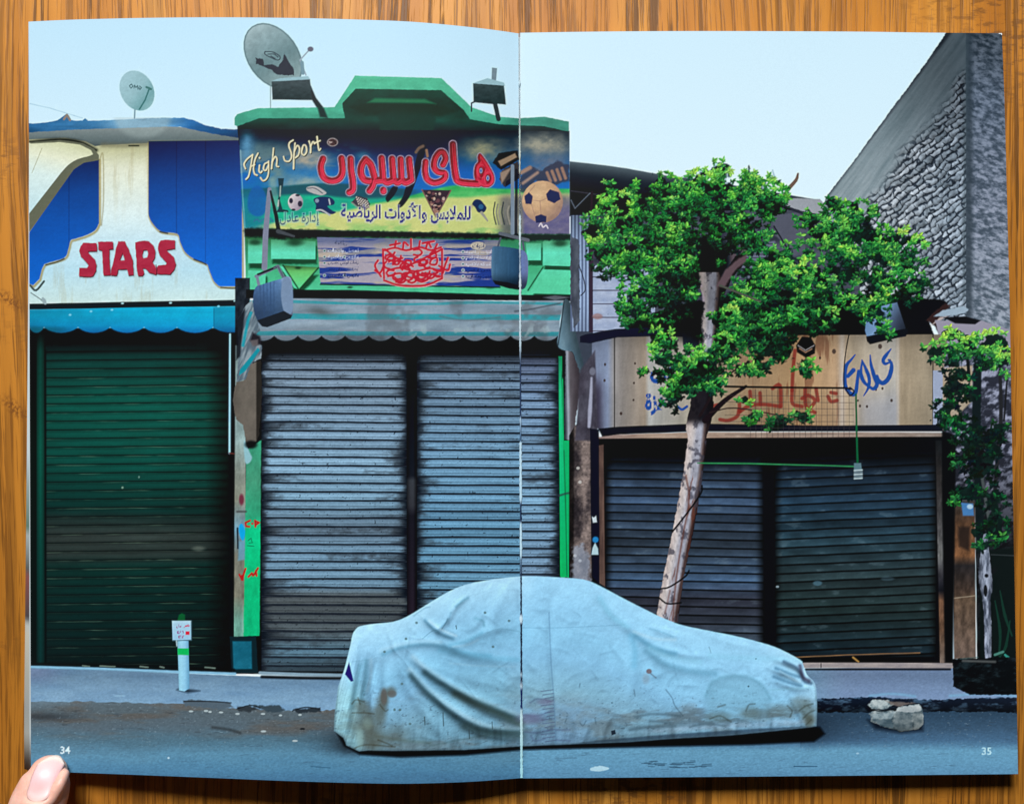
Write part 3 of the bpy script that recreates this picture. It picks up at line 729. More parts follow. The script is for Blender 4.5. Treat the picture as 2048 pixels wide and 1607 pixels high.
for i in range(30):
    x_ = 774 + 104 * cg.rand(); y_ = 504 + 56 * cg.rand(); r_ = 4 + 5 * cg.rand(); t_ = cg.rand() * 6.28
    RS.append([(x_ + r_ * 1.5 * math.cos(t_ + q), y_ + r_ * math.sin(t_ + q)) for q in np.linspace(0, 2.2 + 2.4 * cg.rand(), 5)])
for dx, c_, w_ in ((0.9, (206, 160, 166), 2.5), (0, (182, 38, 58), 2.1)):
    for g in RS: line(np.array(g, float) + [dx, dx], w_, c_, 'printed_calligraphy', smooth=4 if len(g) > 2 else 0)
for i in range(5):
    yy = 501 + i * 12.3
    if i != 3: ell(649, yy, 3.2, 3.2, (180, 190, 196)); ell(649, yy, 1.8, 1.8, (10, 100, 90))
    ell(926, yy + 2, 3.4, 3.4, (180, 190, 196)); ell(926, yy + 2, 1.8, 1.8, (10, 90, 110))
    if i in (1, 4): ell(689, yy, 3.0, 3.0, (180, 190, 196)); ell(689, yy, 1.6, 1.6, (10, 100, 90))
    text(arabic(['قمصان وترنجات', 'ملابس رياضية', 'ترنجات كوتشي تخسيس', 'أجهزة تدريب في مصر', 'ملابس الرياضيين'][i]), 656, yy - 5, 718, yy + 5, (30, 40, 84) if i > 1 else (196, 204, 220), 'printed_list_lettering', bold=.01, a=.9)
    text(arabic(['أدوات رياضية', 'كرة سلة وقدم', 'شباك ملاعب', 'تنس أرضي', 'جمباز ومضارب'][i]), 932, yy - 3, 984, yy + 7, (200, 206, 224) if i < 3 else (28, 38, 80), 'printed_list_lettering', bold=.01, a=.9)
text(arabic('رياضة'), 670, 478, 694, 492, (60, 66, 90), 'printed_list_lettering', a=.8)
ell(956, 491, 15, 8, (196, 188, 170), a=.8); text(arabic('أدوات'), 945, 484, 968, 497, (40, 52, 96), 'printed_list_lettering')
poly([(470, 555), (500, 555), (500, 720), (470, 720)], None, 'printed_shop_recess', fn=lambda X, Y, sd: mixc((14, 20, 28), (56, 64, 74), fbm(X, Y, 9, 14, 3, 159)))
poly([(1141, 560), (1200, 560), (1200, 760), (1141, 760)], (62, 70, 84), 'printed_shop_recess')
# --- lamp arm in front of the sign
line([(539, 378), (531, 470), (529, 535)], [4, 5.6, 5.6], (126, 132, 152), 'printed_lamp_arm')
line([(541, 382), (552, 430), (558, 465)], [2, 4, 4.5], (30, 40, 46)); line([(556, 462), (588, 472)], [4, 2], (70, 76, 82))
line([(1025, 332), (1025, 466)], 3.6, (124, 140, 156), 'printed_lamp_arm'); line([(1033, 340), (1032, 468)], 3, (30, 34, 44), a=.8)
# ---- black beam, striped awning
poly([(492, 578), (700, 579), (1000, 588), (1143, 590), (1143, 602), (980, 600), (560, 598), (492, 596)], (12, 16, 24), 'printed_black_beam')
poly([(1086, 594), (1110, 590), (1140, 594), (1110, 600)], (90, 96, 104), soft=1.5)
AW = [(585, 596), (800, 598), (1030, 602), (1128, 600), (1120, 640), (1118, 672)]
for i in range(13):
    xa = 1116 - i * 47.3; xb = xa - 47.3
    for t in np.linspace(0, 1, 8):
        AW.append((xa + (xb - xa) * t, 671 + 10 * math.sin(math.pi * t) ** 0.7))
AW += [(500, 672), (500, 600)]
def awn(X, Y, sd):
    yy = Y + 3 * np.sin(X / 70.0) * sstep(620, 600, Y) + 2.0 * (fbm(X, Y, 60, 20, 2, 161) - .5) - 0.004 * (X - 800)
    c = mixc((114, 134, 150), (140, 156, 168), fbm(X, Y, 40, 12, 3, 163))
    fold = fbm(X + 2.2 * Y, Y, 80, 16, 3, 164); c = c * (0.84 + 0.32 * fold)[..., None]
    st = sstep(602, 604, yy) * sstep(610, 607, yy) * 0.9 + sstep(626, 628, yy) * sstep(640, 637, yy) + sstep(661, 663, yy) * sstep(672, 669, yy)
    c = mixc_arr(c, c3((34, 142, 152)), np.clip(st, 0, 1) * (0.55 + 0.35 * fbm(X, Y, 12, 8, 2, 167)))
    dirt = sstep(0.52, 0.75, fbm(X, Y, 34, 26, 3, 169))
    c = mixc_arr(c, c3((90, 96, 102)), dirt * 0.5 * sstep(600, 700, X))
    c = mixc_arr(c, c3((150, 170, 176)), 0.6 * sstep(0.6, .78, fbm(X, Y, 18, 22, 3, 171)) * sstep(640, 660, Y) * sstep(760, 820, X))
    c = c * (1.05 - 0.28 * sstep(655, 684, Y))[..., None]
    return mixc_arr(c, c3((76, 84, 84)), 0.7 * np.exp(-(((X - 640) / 26) ** 2 + ((Y - 622 - (X - 640) * .15) / 8) ** 2)))
# ---- grey steel shutters of the sport shop
def steel(x0, x1, y0, period, slope, dim, seed, edge=(18, 14)):
    def f_(X, Y, sd):
        w_ = (fbm(X, Y, 160, 60, 2, seed) - .5) * 2.0
        ph = (Y - y0 - slope * (X - x0) + w_) / period
        k = np.floor(ph); f = ph - k
        sl_r = vnoise(k * 3.7 + 0.5, k * 0 + 2.5, seed + 1)
        body = sstep(0.0, 0.10, f) * (1 - sstep(0.66 + 0.12 * vnoise(X / 70.0, k * 1.3, seed + 21), 0.92, f)) * (0.80 + 0.2 * sstep(.05, .4, f))
        base = grad(Y, dim)
        base = base * (0.88 + 0.24 * sl_r)[..., None]
        grime = fbm(X + 37 * k, k * 31 + Y * 0.35, 150, 16, 4, seed + 5) * .75 + .25 * fbm(X, Y, 12, 5, 3, seed + 6)
        nearx = np.minimum(X - x0, x1 - X)
        edge_d = np.exp(-np.clip(nearx, 0, None) / 20.0)
        base = mixc_arr(base, c3((52, 58, 64)), np.clip(sstep(0.56, 0.86, grime + edge_d * 0.5) * 0.7, 0, 1))
        sp = sstep(0.78, 0.86, fbm(X, Y, 5, 3, 2, seed + 9))
        base = mixc_arr(base, c3((24, 28, 34)), sp * 0.55)
        base = base * (1 - 0.38 * np.exp(-((f - .60) / .05) ** 2) * (.5 + grime))[..., None]
        groove = mixc((16, 24, 34), (66, 74, 86), sstep(.86, .92, f) * (1 - sstep(.94, 1.0, f)) * 0.5)
        thick = body * sstep(-0.2, 0.2, 0.72 - grime * 0.62 - edge_d * 0.55)
        c = groove * (1 - thick[..., None]) + base * thick[..., None]
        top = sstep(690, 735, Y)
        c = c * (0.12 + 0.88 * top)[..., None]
        return c * (0.94 + 0.12 * fbm(X, Y, 3, 2, 2, seed + 13))[..., None]
    return f_
poly([(470, 655), (1150, 655), (1150, 1352), (470, 1346)], (6, 10, 16), 'printed_shop_recess')
DIM = [(700, (110, 128, 148)), (760, (126, 148, 168)), (850, (136, 168, 194)), (1000, (130, 168, 194)), (1060, (104, 126, 144)), (1100, (124, 160, 186)), (1170, (116, 150, 174)), (1190, (84, 92, 96)), (1260, (88, 100, 106)), (1300, (96, 130, 150)), (1345, (50, 62, 70))]
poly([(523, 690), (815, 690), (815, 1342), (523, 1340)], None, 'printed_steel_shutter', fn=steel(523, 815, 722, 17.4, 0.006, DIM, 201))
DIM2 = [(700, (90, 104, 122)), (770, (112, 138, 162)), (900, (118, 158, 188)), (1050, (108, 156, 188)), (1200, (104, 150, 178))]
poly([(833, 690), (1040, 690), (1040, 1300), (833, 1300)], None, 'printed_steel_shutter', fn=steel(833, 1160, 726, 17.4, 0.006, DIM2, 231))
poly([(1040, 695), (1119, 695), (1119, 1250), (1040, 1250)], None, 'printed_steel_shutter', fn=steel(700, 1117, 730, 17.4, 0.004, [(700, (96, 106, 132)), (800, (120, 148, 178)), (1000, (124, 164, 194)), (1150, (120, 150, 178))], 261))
def mull(X, Y, sd): return grad(Y, [(690, (8, 12, 18)), (950, (22, 26, 34)), (960, (52, 56, 62)), (1010, (48, 50, 56)), (1030, (26, 26, 34)), (1240, (36, 30, 40))]) * grad(X, [(812, (.5,) * 3), (820, (1.1,) * 3), (826, (1.2,) * 3), (834, (.4,) * 3)])
poly([(813, 690), (834, 690), (834, 1236), (814, 1240)], None, 'printed_mullion', fn=mull)
for x_, y_ in ((790, 795), (787, 812), (790, 864), (786, 775), (962, 833), (972, 831), (985, 760), (1000, 775)): line([(x_, y_), (x_ + rng.randint(-3, 6), y_ + rng.randint(-2, 5))], 1.0, (24, 28, 40))
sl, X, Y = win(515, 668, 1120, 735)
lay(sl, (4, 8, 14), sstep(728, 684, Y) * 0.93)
poly(AW, None, 'printed_striped_awning', fn=awn, soft=1.0)
glow([(1030, 622), (1060, 618), (1090, 612), (1120, 606)], 2, (70, 80, 90), .7); glow([(880, 632), (930, 640), (1000, 634)], 2.4, (90, 104, 112), .5)
# torn cloth at both ends
poly(cr([(1128, 600), (1141, 606), (1146, 640), (1158, 690), (1168, 735), (1158, 742), (1146, 705), (1135, 702), (1115, 690), (1120, 650)], 4, True), None, 'printed_awning_flap', fn=lambda X, Y, sd: mixc((72, 96, 110), (96, 120, 132), fbm(X, Y, 12, 30, 3, 281)) * grad(X - .25 * (Y - 600), [(1100, (1.25,) * 3), (1118, (1.0,) * 3), (1132, (.7,) * 3)]))
glow([(1128, 602), (1122, 650), (1116, 690)], 1.2, (30, 40, 48), .8)
def cloth(X, Y, sd):
    c = grad(X - 0.02 * (Y - 700), [(1128, (60, 66, 76)), (1134, (150, 158, 170)), (1139, (96, 92, 98)), (1150, (72, 66, 72)), (1165, (48, 44, 52))])
    return c * (0.8 + 0.35 * fbm(X, Y, 10, 40, 3, 285))[..., None]
poly([(1131, 700), (1146, 704), (1160, 745), (1172, 745), (1172, 790), (1160, 790), (1152, 830), (1149, 872), (1140, 880), (1128, 878), (1130, 780)], None, 'printed_grey_cloth', fn=cloth, rough=1.5, soft=1.2)
poly([(1117, 712), (1124, 712), (1126, 1150), (1138, 1155), (1138, 880), (1128, 880), (1126, 760)], (14, 168, 104), 'printed_green_post')
line([(1120, 715), (1123, 950), (1126, 1150)], [2.6, 4, 5.5], None, 'printed_green_post', fn=lambda X, Y, sd: grad(Y, [(700, (30, 120, 90)), (780, (40, 190, 130)), (1000, (20, 176, 116)), (1150, (10, 170, 96))]))
glow([(1128, 900), (1131, 1000), (1134, 1150)], 1.1, (10, 90, 60), .7); glow([(1118, 990), (1138, 985), (1148, 992)], 2.2, (50, 66, 70), .8)
# ---- left pillar
def pillar(X, Y, sd):
    c = grad(Y, [(650, (120, 140, 140)), (880, (150, 176, 176)), (940, (130, 140, 132)), (1000, (128, 132, 120)), (1060, (110, 150, 170)), (1110, (120, 122, 112)), (1190, (112, 112, 100)), (1240, (120, 170, 156)), (1270, (110, 165, 150))])
    return c * (0.75 + 0.5 * fbm(X, Y, 9, 22, 4, 291))[..., None]
poly([(471, 690), (492, 690), (490, 1272), (468, 1272)], None, 'printed_plaster_pillar', fn=pillar)
def gp(X, Y, sd):
    c = grad(Y, [(880, (60, 150, 120)), (960, (72, 150, 120)), (1030, (52, 160, 122)), (1060, (20, 196, 136)), (1150, (14, 186, 124)), (1272, (18, 176, 120))])
    return c * (0.85 + 0.26 * fbm(X, Y, 10, 20, 4, 293))[..., None]
poly([(492, 900), (522, 880), (519, 1270), (487, 1272)], None, 'printed_green_pillar', fn=gp, rough=.8)
poly(cr([(488, 880), (500, 905), (504, 915), (498, 925), (490, 922)], 4, True), (140, 186, 196), soft=1.5)
blob(483, 998, 5, 11, (110, 44, 64), .9, .8); glow([(474, 1022), (492, 1022)], 2, (70, 70, 72), .9, 0)
poly(cr([(478, 1052), (484, 1046), (490, 1060), (487, 1080), (480, 1072)], 4, True), (10, 160, 220)); line([(475, 1055), (476, 1095)], 1.8, (20, 34, 50)); poly([(478, 1082), (490, 1078), (490, 1118), (476, 1120)], (104, 160, 190), a=.7, soft=2)
RC = (170, 30, 36)
for g in ([(500, 1040), (491, 1044), (492, 1051), (499, 1052)], [(504, 1046), (505, 1046)], [(510, 1040), (511, 1052)], [(511, 1041), (518, 1044), (512, 1048)], [(479, 1148), (484, 1158), (491, 1136)], [(484, 1150), (485, 1158)], [(497, 1152), (504, 1145), (506, 1150)], [(508, 1148), (516, 1135)], [(512, 1140), (513, 1150)]): line(g, 2.0, RC, 'printed_red_graffiti')
for g in ([(496, 1080), (502, 1075), (504, 1082)], [(495, 1090), (508, 1091)], [(498, 1085), (505, 1084)]): line(g, 0.8, (20, 110, 80))
# awning end folds
poly([(474, 640), (492, 610), (504, 600), (520, 660), (505, 676), (524, 690), (522, 716), (506, 724), (496, 756), (473, 764), (478, 700)], None, 'printed_awning_flap', fn=lambda X, Y, sd: mixc((90, 106, 118), (140, 156, 164), sstep(.35, .65, fbm(X + .4 * Y, Y, 9, 40, 3, 295))), rough=1)
poly([(472, 640), (490, 616), (486, 660), (480, 712), (472, 720)], (26, 30, 38), soft=2, a=.9)
poly([(516, 694), (520, 700), (490, 742), (478, 750), (480, 738)], (16, 140, 156)); line([(486, 690), (496, 640), (502, 625)], 3, (20, 150, 168), soft=1.5, a=.8)
poly([(505, 664), (520, 672), (524, 688), (508, 690), (500, 680)], (40, 38, 46), soft=2.5); poly([(500, 680), (516, 678), (516, 690), (505, 692)], (110, 104, 106), soft=2, a=.8)
def sack(X, Y, sd): return mixc((92, 88, 82), (116, 110, 102), fbm(X, Y, 14, 26, 3, 297)) * grad(X, [(466, (.9,) * 3), (480, (1,) * 3), (511, (1.02,) * 3), (514, (.45,) * 3), (526, (.4,) * 3)])
poly([(472, 764), (492, 758), (502, 728), (522, 718), (524, 790), (518, 870), (512, 882), (492, 884), (486, 850), (472, 838), (465, 800)], None, 'printed_sack_cloth', fn=sack, rough=1.2)
blob(502, 888, 12, 8, (18, 20, 22), .9, .8)
# plinth box
poly([(460, 1272), (512, 1270), (516, 1344), (464, 1345)], (10, 38, 46), 'printed_plinth', rough=.6)
poly([(465, 1281), (503, 1281), (504, 1336), (467, 1337)], None, 'printed_plinth', fn=lambda X, Y, sd: mixc((14, 84, 104), (34, 116, 140), fbm(X, Y, 16, 16, 4, 299)), soft=1.5)
# ---- lamp barrels
def barrel(X, Y, sd): 
    return grad(X - .25 * (Y - 560), [(500, (70, 96, 132)), (530, (74, 106, 146)), (560, (86, 116, 152)), (565, (120, 140, 170)), (590, (128, 146, 176))]) * (1.16 - 0.42 * sstep(545, 640, Y))[..., None] * (0.94 + .1 * fbm(X, Y, 5, 5, 2, 301))[..., None]
line([(512, 552), (556, 532), (562, 545), (570, 560)], 3.2, (110, 120, 140), 'printed_barrel_lamp', smooth=0); line([(514, 553), (518, 570)], 3, (120, 130, 150)); line([(516, 548), (552, 534)], 2.2, (30, 34, 40))
poly(cr([(510, 576), (525, 568), (565, 556), (578, 553), (584, 566), (585, 618), (580, 634), (530, 652), (512, 634), (506, 606)], 4, True), None, 'printed_barrel_lamp', fn=barrel)
for i in range(5): glow([(520 + i * 7, 570 - i * 2), (522 + i * 6.5, 634 - i * 3)], 1.0, (52, 76, 110), .5, 0)
poly(cr([(566, 558), (577, 553), (585, 575), (586, 615), (580, 628), (568, 622), (562, 590)], 4, True), (120, 142, 170), 'printed_barrel_lamp', soft=1.2)
poly([(514, 640), (568, 621), (584, 630), (582, 636), (534, 654), (524, 652)], (34, 40, 48), 'printed_barrel_lamp')
line([(1000, 466), (1056, 480)], 3.4, (96, 104, 114), 'printed_lamp_arm'); line([(1001, 476), (996, 492)], 2, (80, 90, 105)); line([(1046, 484), (1048, 500)], 2, (80, 90, 105))
poly(cr([(984, 500), (992, 492), (1030, 496), (1050, 503), (1056, 520), (1055, 560), (1046, 578), (1020, 574), (990, 566), (983, 548)], 4, True), None, 'printed_barrel_lamp', fn=lambda X, Y, sd: grad(X, [(982, (84, 116, 142)), (990, (66, 100, 128)), (1030, (44, 76, 104)), (1038, (40, 66, 92)), (1042, (90, 108, 150)), (1056, (100, 112, 150))]) * (1.1 - .55 * sstep(540, 572, Y))[..., None] * (.92 + .12 * fbm(X, Y, 3, 30, 2, 303))[..., None])
poly([(986, 560), (1016, 564), (1044, 572), (1042, 580), (1016, 576), (990, 568)], (22, 28, 36), 'printed_barrel_lamp')
line([(548, 536), (556, 532), (566, 552)], 1.6, (90, 100, 112))
# ================================================================ right-hand page: wall, old shop, trees
# ---- tall stone side wall
def stone(X, Y, sd):
    u = (X + Y * 0.62) ; v = (Y - X * 0.10)
    # courses climb to the right: rough coursed rubble
    a = math.radians(-38)
    cx = X * math.cos(a) + Y * math.sin(a); cy = -X * math.sin(a) + Y * math.cos(a)
    cy = cy + (fbm(X, Y, 26, 26, 3, 311) - .5) * 17
    row = np.floor(cy / 11.5); fr = cy / 11.5 - row
    px = cx / 21.0 + vnoise(row * 5.3 + .5, row * 0 + 1.5, 313) * 9 + (fbm(X, Y, 14, 14, 2, 312) - .5) * .9
    kx = np.floor(px); fx = px - kx
    tone = vnoise(kx * 1.7 + 0.5, row * 2.3 + 0.5, 315)
    c = mixc((102, 112, 120), (160, 168, 176), tone) * (0.75 + 0.5 * fbm(X, Y, 6, 6, 3, 317))[..., None]
    e = np.minimum(np.minimum(fx, 1 - fx) * 21, np.minimum(fr, 1 - fr) * 11.5)
    j = sstep(2.6, 0.6, e + (fbm(X, Y, 6, 6, 2, 319) - .5) * 5)
    c = mixc_arr(c, c3((34, 42, 52)), j * 0.85)
    c = c * (0.82 + 0.4 * sstep(.1, .6, 1 - fr))[..., None]
    # plaster band under the coping
    dd = ((Y - 62) - (1885 - X) * 1.33)          # distance below the roof line
    pl = sstep(175, 120, dd + (fbm(X, Y, 30, 30, 3, 321) - .5) * 60)
    al = -X * .59 + Y * .81; ac = X * .81 + Y * .59
    pc = mixc((100, 118, 126), (150, 164, 172), fbm(al, ac, 110, 9, 4, 323))
    c = mixc_arr(c, pc, pl)
    cp = sstep(34, 22, dd)
    c = mixc_arr(c, mixc((44, 52, 62), (104, 114, 124), fbm(al, ac, 40, 8, 3, 325)), cp * 0.9)
    dk = sstep(420, 120, Y)
    c = c * (1 - 0.34 * dk * sstep(1700, 1900, X))[..., None]
    return c * grad(X, [(1640, (1.12, 1.1, 1.08)), (1800, (1, 1, 1)), (1920, (.9, .93, .96))])
poly([(1640, 420), (1655, 390), (1700, 332), (1780, 222), (1850, 128), (1896, 60), (1945, 60), (1945, 640), (1700, 660), (1640, 520)], None, 'printed_stone_wall', fn=stone, rough=1.2)
def concrete(X, Y, sd):
    n = fbm(X + .5 * Y, Y - .4 * X, 12, 6, 4, 331)
    c = mixc((70, 84, 98), (144, 156, 174), sstep(.2, .8, n))
    c = c * grad(Y, [(60, (.6, .62, .62)), (200, (.82, .84, .86)), (420, (1.02, 1.0, 1.0)), (660, (1.1, 1.08, 1.05))])
    c = mixc_arr(c, c3((52, 64, 74)), 0.8 * sstep(1952, 1938, X))
    return c
poly([(1932, 55), (2048, 55), (2048, 670), (1932, 640)], None, 'printed_concrete_pier', fn=concrete)
glow([(1934, 70), (1930, 300), (1928, 600)], 4, (70, 84, 92), .5)
line([(1950, 580), (1985, 605), (2022, 632)], 0.8, (90, 96, 110), a=.7)
# ---- dark roof behind the tree
poly([(1139, 322), (1210, 330), (1252, 336), (1340, 352), (1400, 358), (1640, 400), (1640, 440), (1200, 440), (1139, 432)], None, 'printed_dark_roof', fn=lambda X, Y, sd: grad(Y - .13 * (X - 1140), [(318, (96, 112, 120)), (330, (66, 78, 86)), (345, (36, 44, 54)), (380, (18, 22, 32)), (432, (10, 14, 22))]))
line([(1140, 381), (1220, 392)], 1.2, (54, 54, 64)); line([(1150, 416), (1180, 386)], .9, (90, 100, 112)); line([(1150, 416), (1142, 400)], .9, (90, 100, 112)); line([(1184, 384), (1182, 440)], 2.4, (44, 34, 42))
poly([(1556, 412), (1580, 396), (1640, 398), (1660, 420), (1640, 432), (1600, 420)], (150, 156, 164), 'printed_far_roof', rough=1); line([(1562, 410), (1600, 424), (1660, 436)], 3, (44, 48, 60))
poly([(1545, 430), (1600, 424), (1612, 500), (1590, 505), (1550, 470)], (86, 90, 104), 'printed_far_wall', soft=1.5); line([(1548, 452), (1578, 502)], 1.6, (30, 36, 44))
poly([(1186, 425), (1500, 420), (1562, 412), (1640, 430), (1720, 520), (1720, 690), (1186, 690)], None, 'printed_back_wall', fn=lambda X, Y, sd: mixc((44, 48, 60), (96, 102, 116), fbm(X, Y, 40, 14, 3, 339)))
poly([(1545, 430), (1600, 424), (1612, 500), (1590, 505), (1550, 470)], (86, 90, 104), 'printed_far_wall', soft=1.5); line([(1548, 452), (1578, 502)], 1.6, (30, 36, 44)); line([(1562, 410), (1600, 424), (1660, 436)], 3, (44, 48, 60))
# corrugated sheet and slatted boards left of the tree
def corr(X, Y, sd):
    f = (X - 1143) / 7.2 + .15 * fbm(X, Y, 30, 60, 2, 341); f = f - np.floor(f)
    return mixc((92, 106, 134), (150, 172, 204), sstep(.1, .5, f) * (1 - sstep(.6, .95, f))) * grad(Y, [(428, (.7,) * 3), (480, (.95,) * 3), (600, (1.05,) * 3), (662, (.9,) * 3)])
poly([(1141, 430), (1180, 430), (1180, 662), (1141, 662)], None, 'printed_corrugated_sheet', fn=corr)
poly([(1141, 470), (1158, 480), (1160, 640), (1148, 655), (1141, 600)], None, 'printed_old_pipe', fn=lambda X, Y, sd: mixc((52, 58, 70), (100, 108, 120), fbm(X, Y, 8, 20, 3, 343)), rough=2)
line([(1158, 530), (1168, 560), (1170, 580), (1162, 590)], 1.0, (30, 30, 36), smooth=4)
poly([(1177, 440), (1186, 440), (1188, 664), (1178, 664)], (58, 46, 62), 'printed_rusty_post')
poly([(1186, 530), (1310, 530), (1310, 668), (1186, 668)], None, 'printed_white_boards', fn=lambda X, Y, sd: mixc_arr(mixc((136, 152, 184), (176, 188, 210), fbm(X, Y, 20, 10, 3, 345)), c3((66, 60, 76)), np.clip(np.exp(-((((Y - 552) % 27.0) - 1) / 1.3) ** 2) * .9, 0, 1)))
blob(1195, 632, 10, 6, (150, 120, 120), .8)
poly([(1480, 500), (1550, 480), (1560, 540), (1480, 560)], None, 'printed_white_boards', fn=lambda X, Y, sd: mixc_arr(c3((104, 112, 130)) + 0 * X[..., None], c3((60, 62, 74)), np.clip(np.exp(-((((Y - 500) % 7.0) - 1) / 1.2) ** 2), 0, 1)), soft=2)
# ---- old shop: dark canopy, board sign
poly([(1250, 640), (1400, 600), (1640, 590), (1790, 590), (1850, 596), (1890, 600), (1894, 606), (1858, 640), (1880, 700), (1700, 676), (1420, 668), (1250, 668)], (8, 11, 18), 'printed_dark_canopy', rough=1.5)
poly([(1852, 640), (1870, 622), (1890, 606), (1900, 610), (1880, 640), (1900, 655), (1878, 668), (1868, 650)], (52, 34, 34), soft=1.5, rough=1.5)
for P_, c_ in (([(1868, 632), (1885, 620), (1925, 612), (1938, 618), (1930, 626), (1890, 632)], (150, 170, 186)), ([(1862, 650), (1880, 634), (1900, 630), (1880, 640)], (176, 166, 164)), ([(1870, 640), (1960, 640), (2024, 660), (2024, 690), (1895, 700), (1880, 680)], (146, 144, 160))): poly(P_, c_, soft=1.2, rough=1)
poly([(1886, 634), (1930, 632), (1962, 640), (1950, 648), (1910, 646)], (12, 14, 20), soft=1.2)
def board(X, Y, sd):
    c = grad(X, [(1180, (120, 132, 156)), (1215, (132, 146, 172)), (1228, (142, 140, 140)), (1290, (152, 140, 126)), (1298, (170, 172, 170)), (1420, (160, 150, 132)), (1480, (146, 126, 102)), (1600, (166, 138, 104)), (1680, (176, 150, 122)), (1700, (176, 162, 140)), (1790, (172, 170, 164)), (1798, (164, 150, 128)), (1866, (150, 140, 122))])
    c = c * (0.86 + 0.26 * fbm(X, Y, 14, 90, 4, 351))[..., None]
    c = mixc_arr(c, c3((104, 66, 50)), 0.55 * sstep(.58, .75, fbm(X, Y, 9, 70, 3, 353)) * sstep(1460, 1540, X) * sstep(1700, 1660, X))
    c = mixc_arr(c, c3((48, 40, 56)), 0.8 * np.exp(-(((X - 1193) / 13) ** 2)) * sstep(730, 790, Y))
    c = mixc_arr(c, c3((196, 190, 182)), .7 * np.exp(-(((X - 1684) / 7) ** 2)) + 0.6 * np.exp(-(((X - 1796) / 3.5) ** 2)))
    c = mixc_arr(c, c3((150, 158, 176)), .5 * sstep(760, 820, Y) * sstep(1700, 1740, X) * sstep(1800, 1790, X))
    c = c * grad(Y, [(660, (.72,) * 3), (700, (.95,) * 3), (760, (1.02,) * 3), (850, (.95,) * 3)])
    for xs in (1229, 1866): c = c * (1 - .75 * np.exp(-((X - xs) / 1.2) ** 2))[..., None]
    return c
poly([(1184, 684), (1230, 672), (1880, 668), (1894, 680), (1896, 862), (1230, 862), (1196, 856), (1184, 850)], None, 'printed_board_sign', fn=board)
poly([(1866, 740), (1886, 740), (1886, 860), (1866, 860)], (150, 162, 186), 'printed_board_sign', soft=1)
for x_, y_, r_ in ((1210, 728, 3), (1209, 760, 3), (1270, 726, 2.6), (1268, 765, 2.6), (1267, 799, 2.6), (1242, 826, 3.4), (1760, 692, 5), (1780, 720, 3), (1752, 778, 3), (1765, 776, 3), (1783, 800, 3.4), (1720, 811, 3), (1734, 812, 3), (1716, 800, 2.4), (1668, 702, 5), (1640, 715, 3)): blob(x_, y_, r_ * .8, r_, (62, 50, 46), .85)
poly([(1170, 668), (1230, 657), (1310, 654), (1420, 660), (1420, 674), (1310, 672), (1235, 674), (1180, 686), (1160, 684), (1160, 672)], (18, 26, 46), 'printed_board_frame')
poly([(1196, 856), (1240, 852), (1400, 846), (1650, 850), (1880, 848), (1888, 858), (1888, 862), (1640, 862), (1400, 862), (1240, 868), (1205, 874)], (14, 20, 34), 'printed_board_frame')
def sill(X, Y, sd): return mixc((140, 118, 104), (176, 158, 142), fbm(X, Y, 20, 8, 3, 361)) * grad(X, [(1180, (.85, .85, .95)), (1300, (1,) * 3), (1700, (.95, .97, 1)), (1900, (.85, .9, .95))])
poly([(1196, 873), (1240, 868), (1400, 863), (1640, 863), (1890, 864), (1890, 876), (1640, 876), (1400, 877), (1230, 882), (1196, 886)], None, 'printed_board_edge', fn=sill)
# painted lettering on the board
BL = (30, 78, 150)
def zb(P): return [(1500 + x / 2.9215, 500 + y / 2.9215) for x, y in P]
for g, w_ in (([(824, 576), (800, 606), (778, 640), (788, 662), (812, 656)], [1.0, 3.0, 2.6, 1.6]), ([(810, 640), (826, 660), (824, 705), (806, 752), (776, 775), (752, 760), (742, 735)], [1.6, 3.4, 3.6, 2.6]), ([(702, 612), (708, 670), (726, 735), (742, 782), (722, 808), (696, 796)], [1.0, 3.2, 3.2, 2.2]),
              ([(654, 640), (676, 690), (696, 745), (692, 800), (664, 850)], [1.0, 3.0, 2.6, .8]), ([(696, 796), (664, 765), (648, 715), (656, 645)], [2.2, 3.2, 1.2]), ([(614, 610), (590, 640), (564, 672), (554, 735), (560, 800), (592, 838), (616, 832), (626, 770), (634, 704)], [1.0, 2.8, 3.2, 3.2, 2.2]), ([(572, 735), (604, 700)], [2.8, 3.6])):
    line(zb(g), [q * 1.3 for q in w_], BL, 'printed_blue_arabic_lettering', smooth=5 if len(g) > 2 else 0)
text(arabic('هزة'), 1290, 786, 1334, 830, BL, 'printed_blue_arabic_lettering', bold=.05)
text(arabic('س'), 1300, 732, 1348, 766, BL, 'printed_blue_arabic_lettering', bold=.05)
line([(1355, 812), (1364, 818), (1374, 812)], 2.6, BL, smooth=4)
RD = (124, 44, 38)
for g in ([(1440, 838), (1456, 840), (1474, 832), (1478, 818)], [(1478, 800), (1480, 822)], [(1480, 822), (1500, 810), (1530, 808), (1560, 812)], [(1500, 782), (1502, 810)], [(1520, 785), (1521, 808)], [(1545, 776), (1560, 770), (1562, 812)], [(1584, 780), (1585, 806), (1604, 812)], [(1610, 776), (1612, 812), (1630, 824)], [(1604, 796), (1616, 790), (1630, 800), (1620, 816)], [(1590, 700), (1586, 740), (1584, 780)], [(1632, 776), (1636, 800)], [(1656, 792), (1662, 802), (1674, 800)], [(1420, 812), (1440, 808)], [(1662, 784), (1672, 786)]):
    line(g, 3.6, RD, 'printed_red_painted_lettering', smooth=4 if len(g) > 2 else 0, a=.8, soft=1.2)
poly([(1592, 690), (1604, 672), (1622, 674), (1631, 690), (1630, 706), (1612, 715), (1594, 704)], (14, 14, 20), 'printed_hexagon_plaque'); line([(1596, 690), (1611, 700), (1628, 690)], .9, (130, 128, 130)); line([(1599, 696), (1611, 704), (1624, 697)], .8, (150, 120, 100))
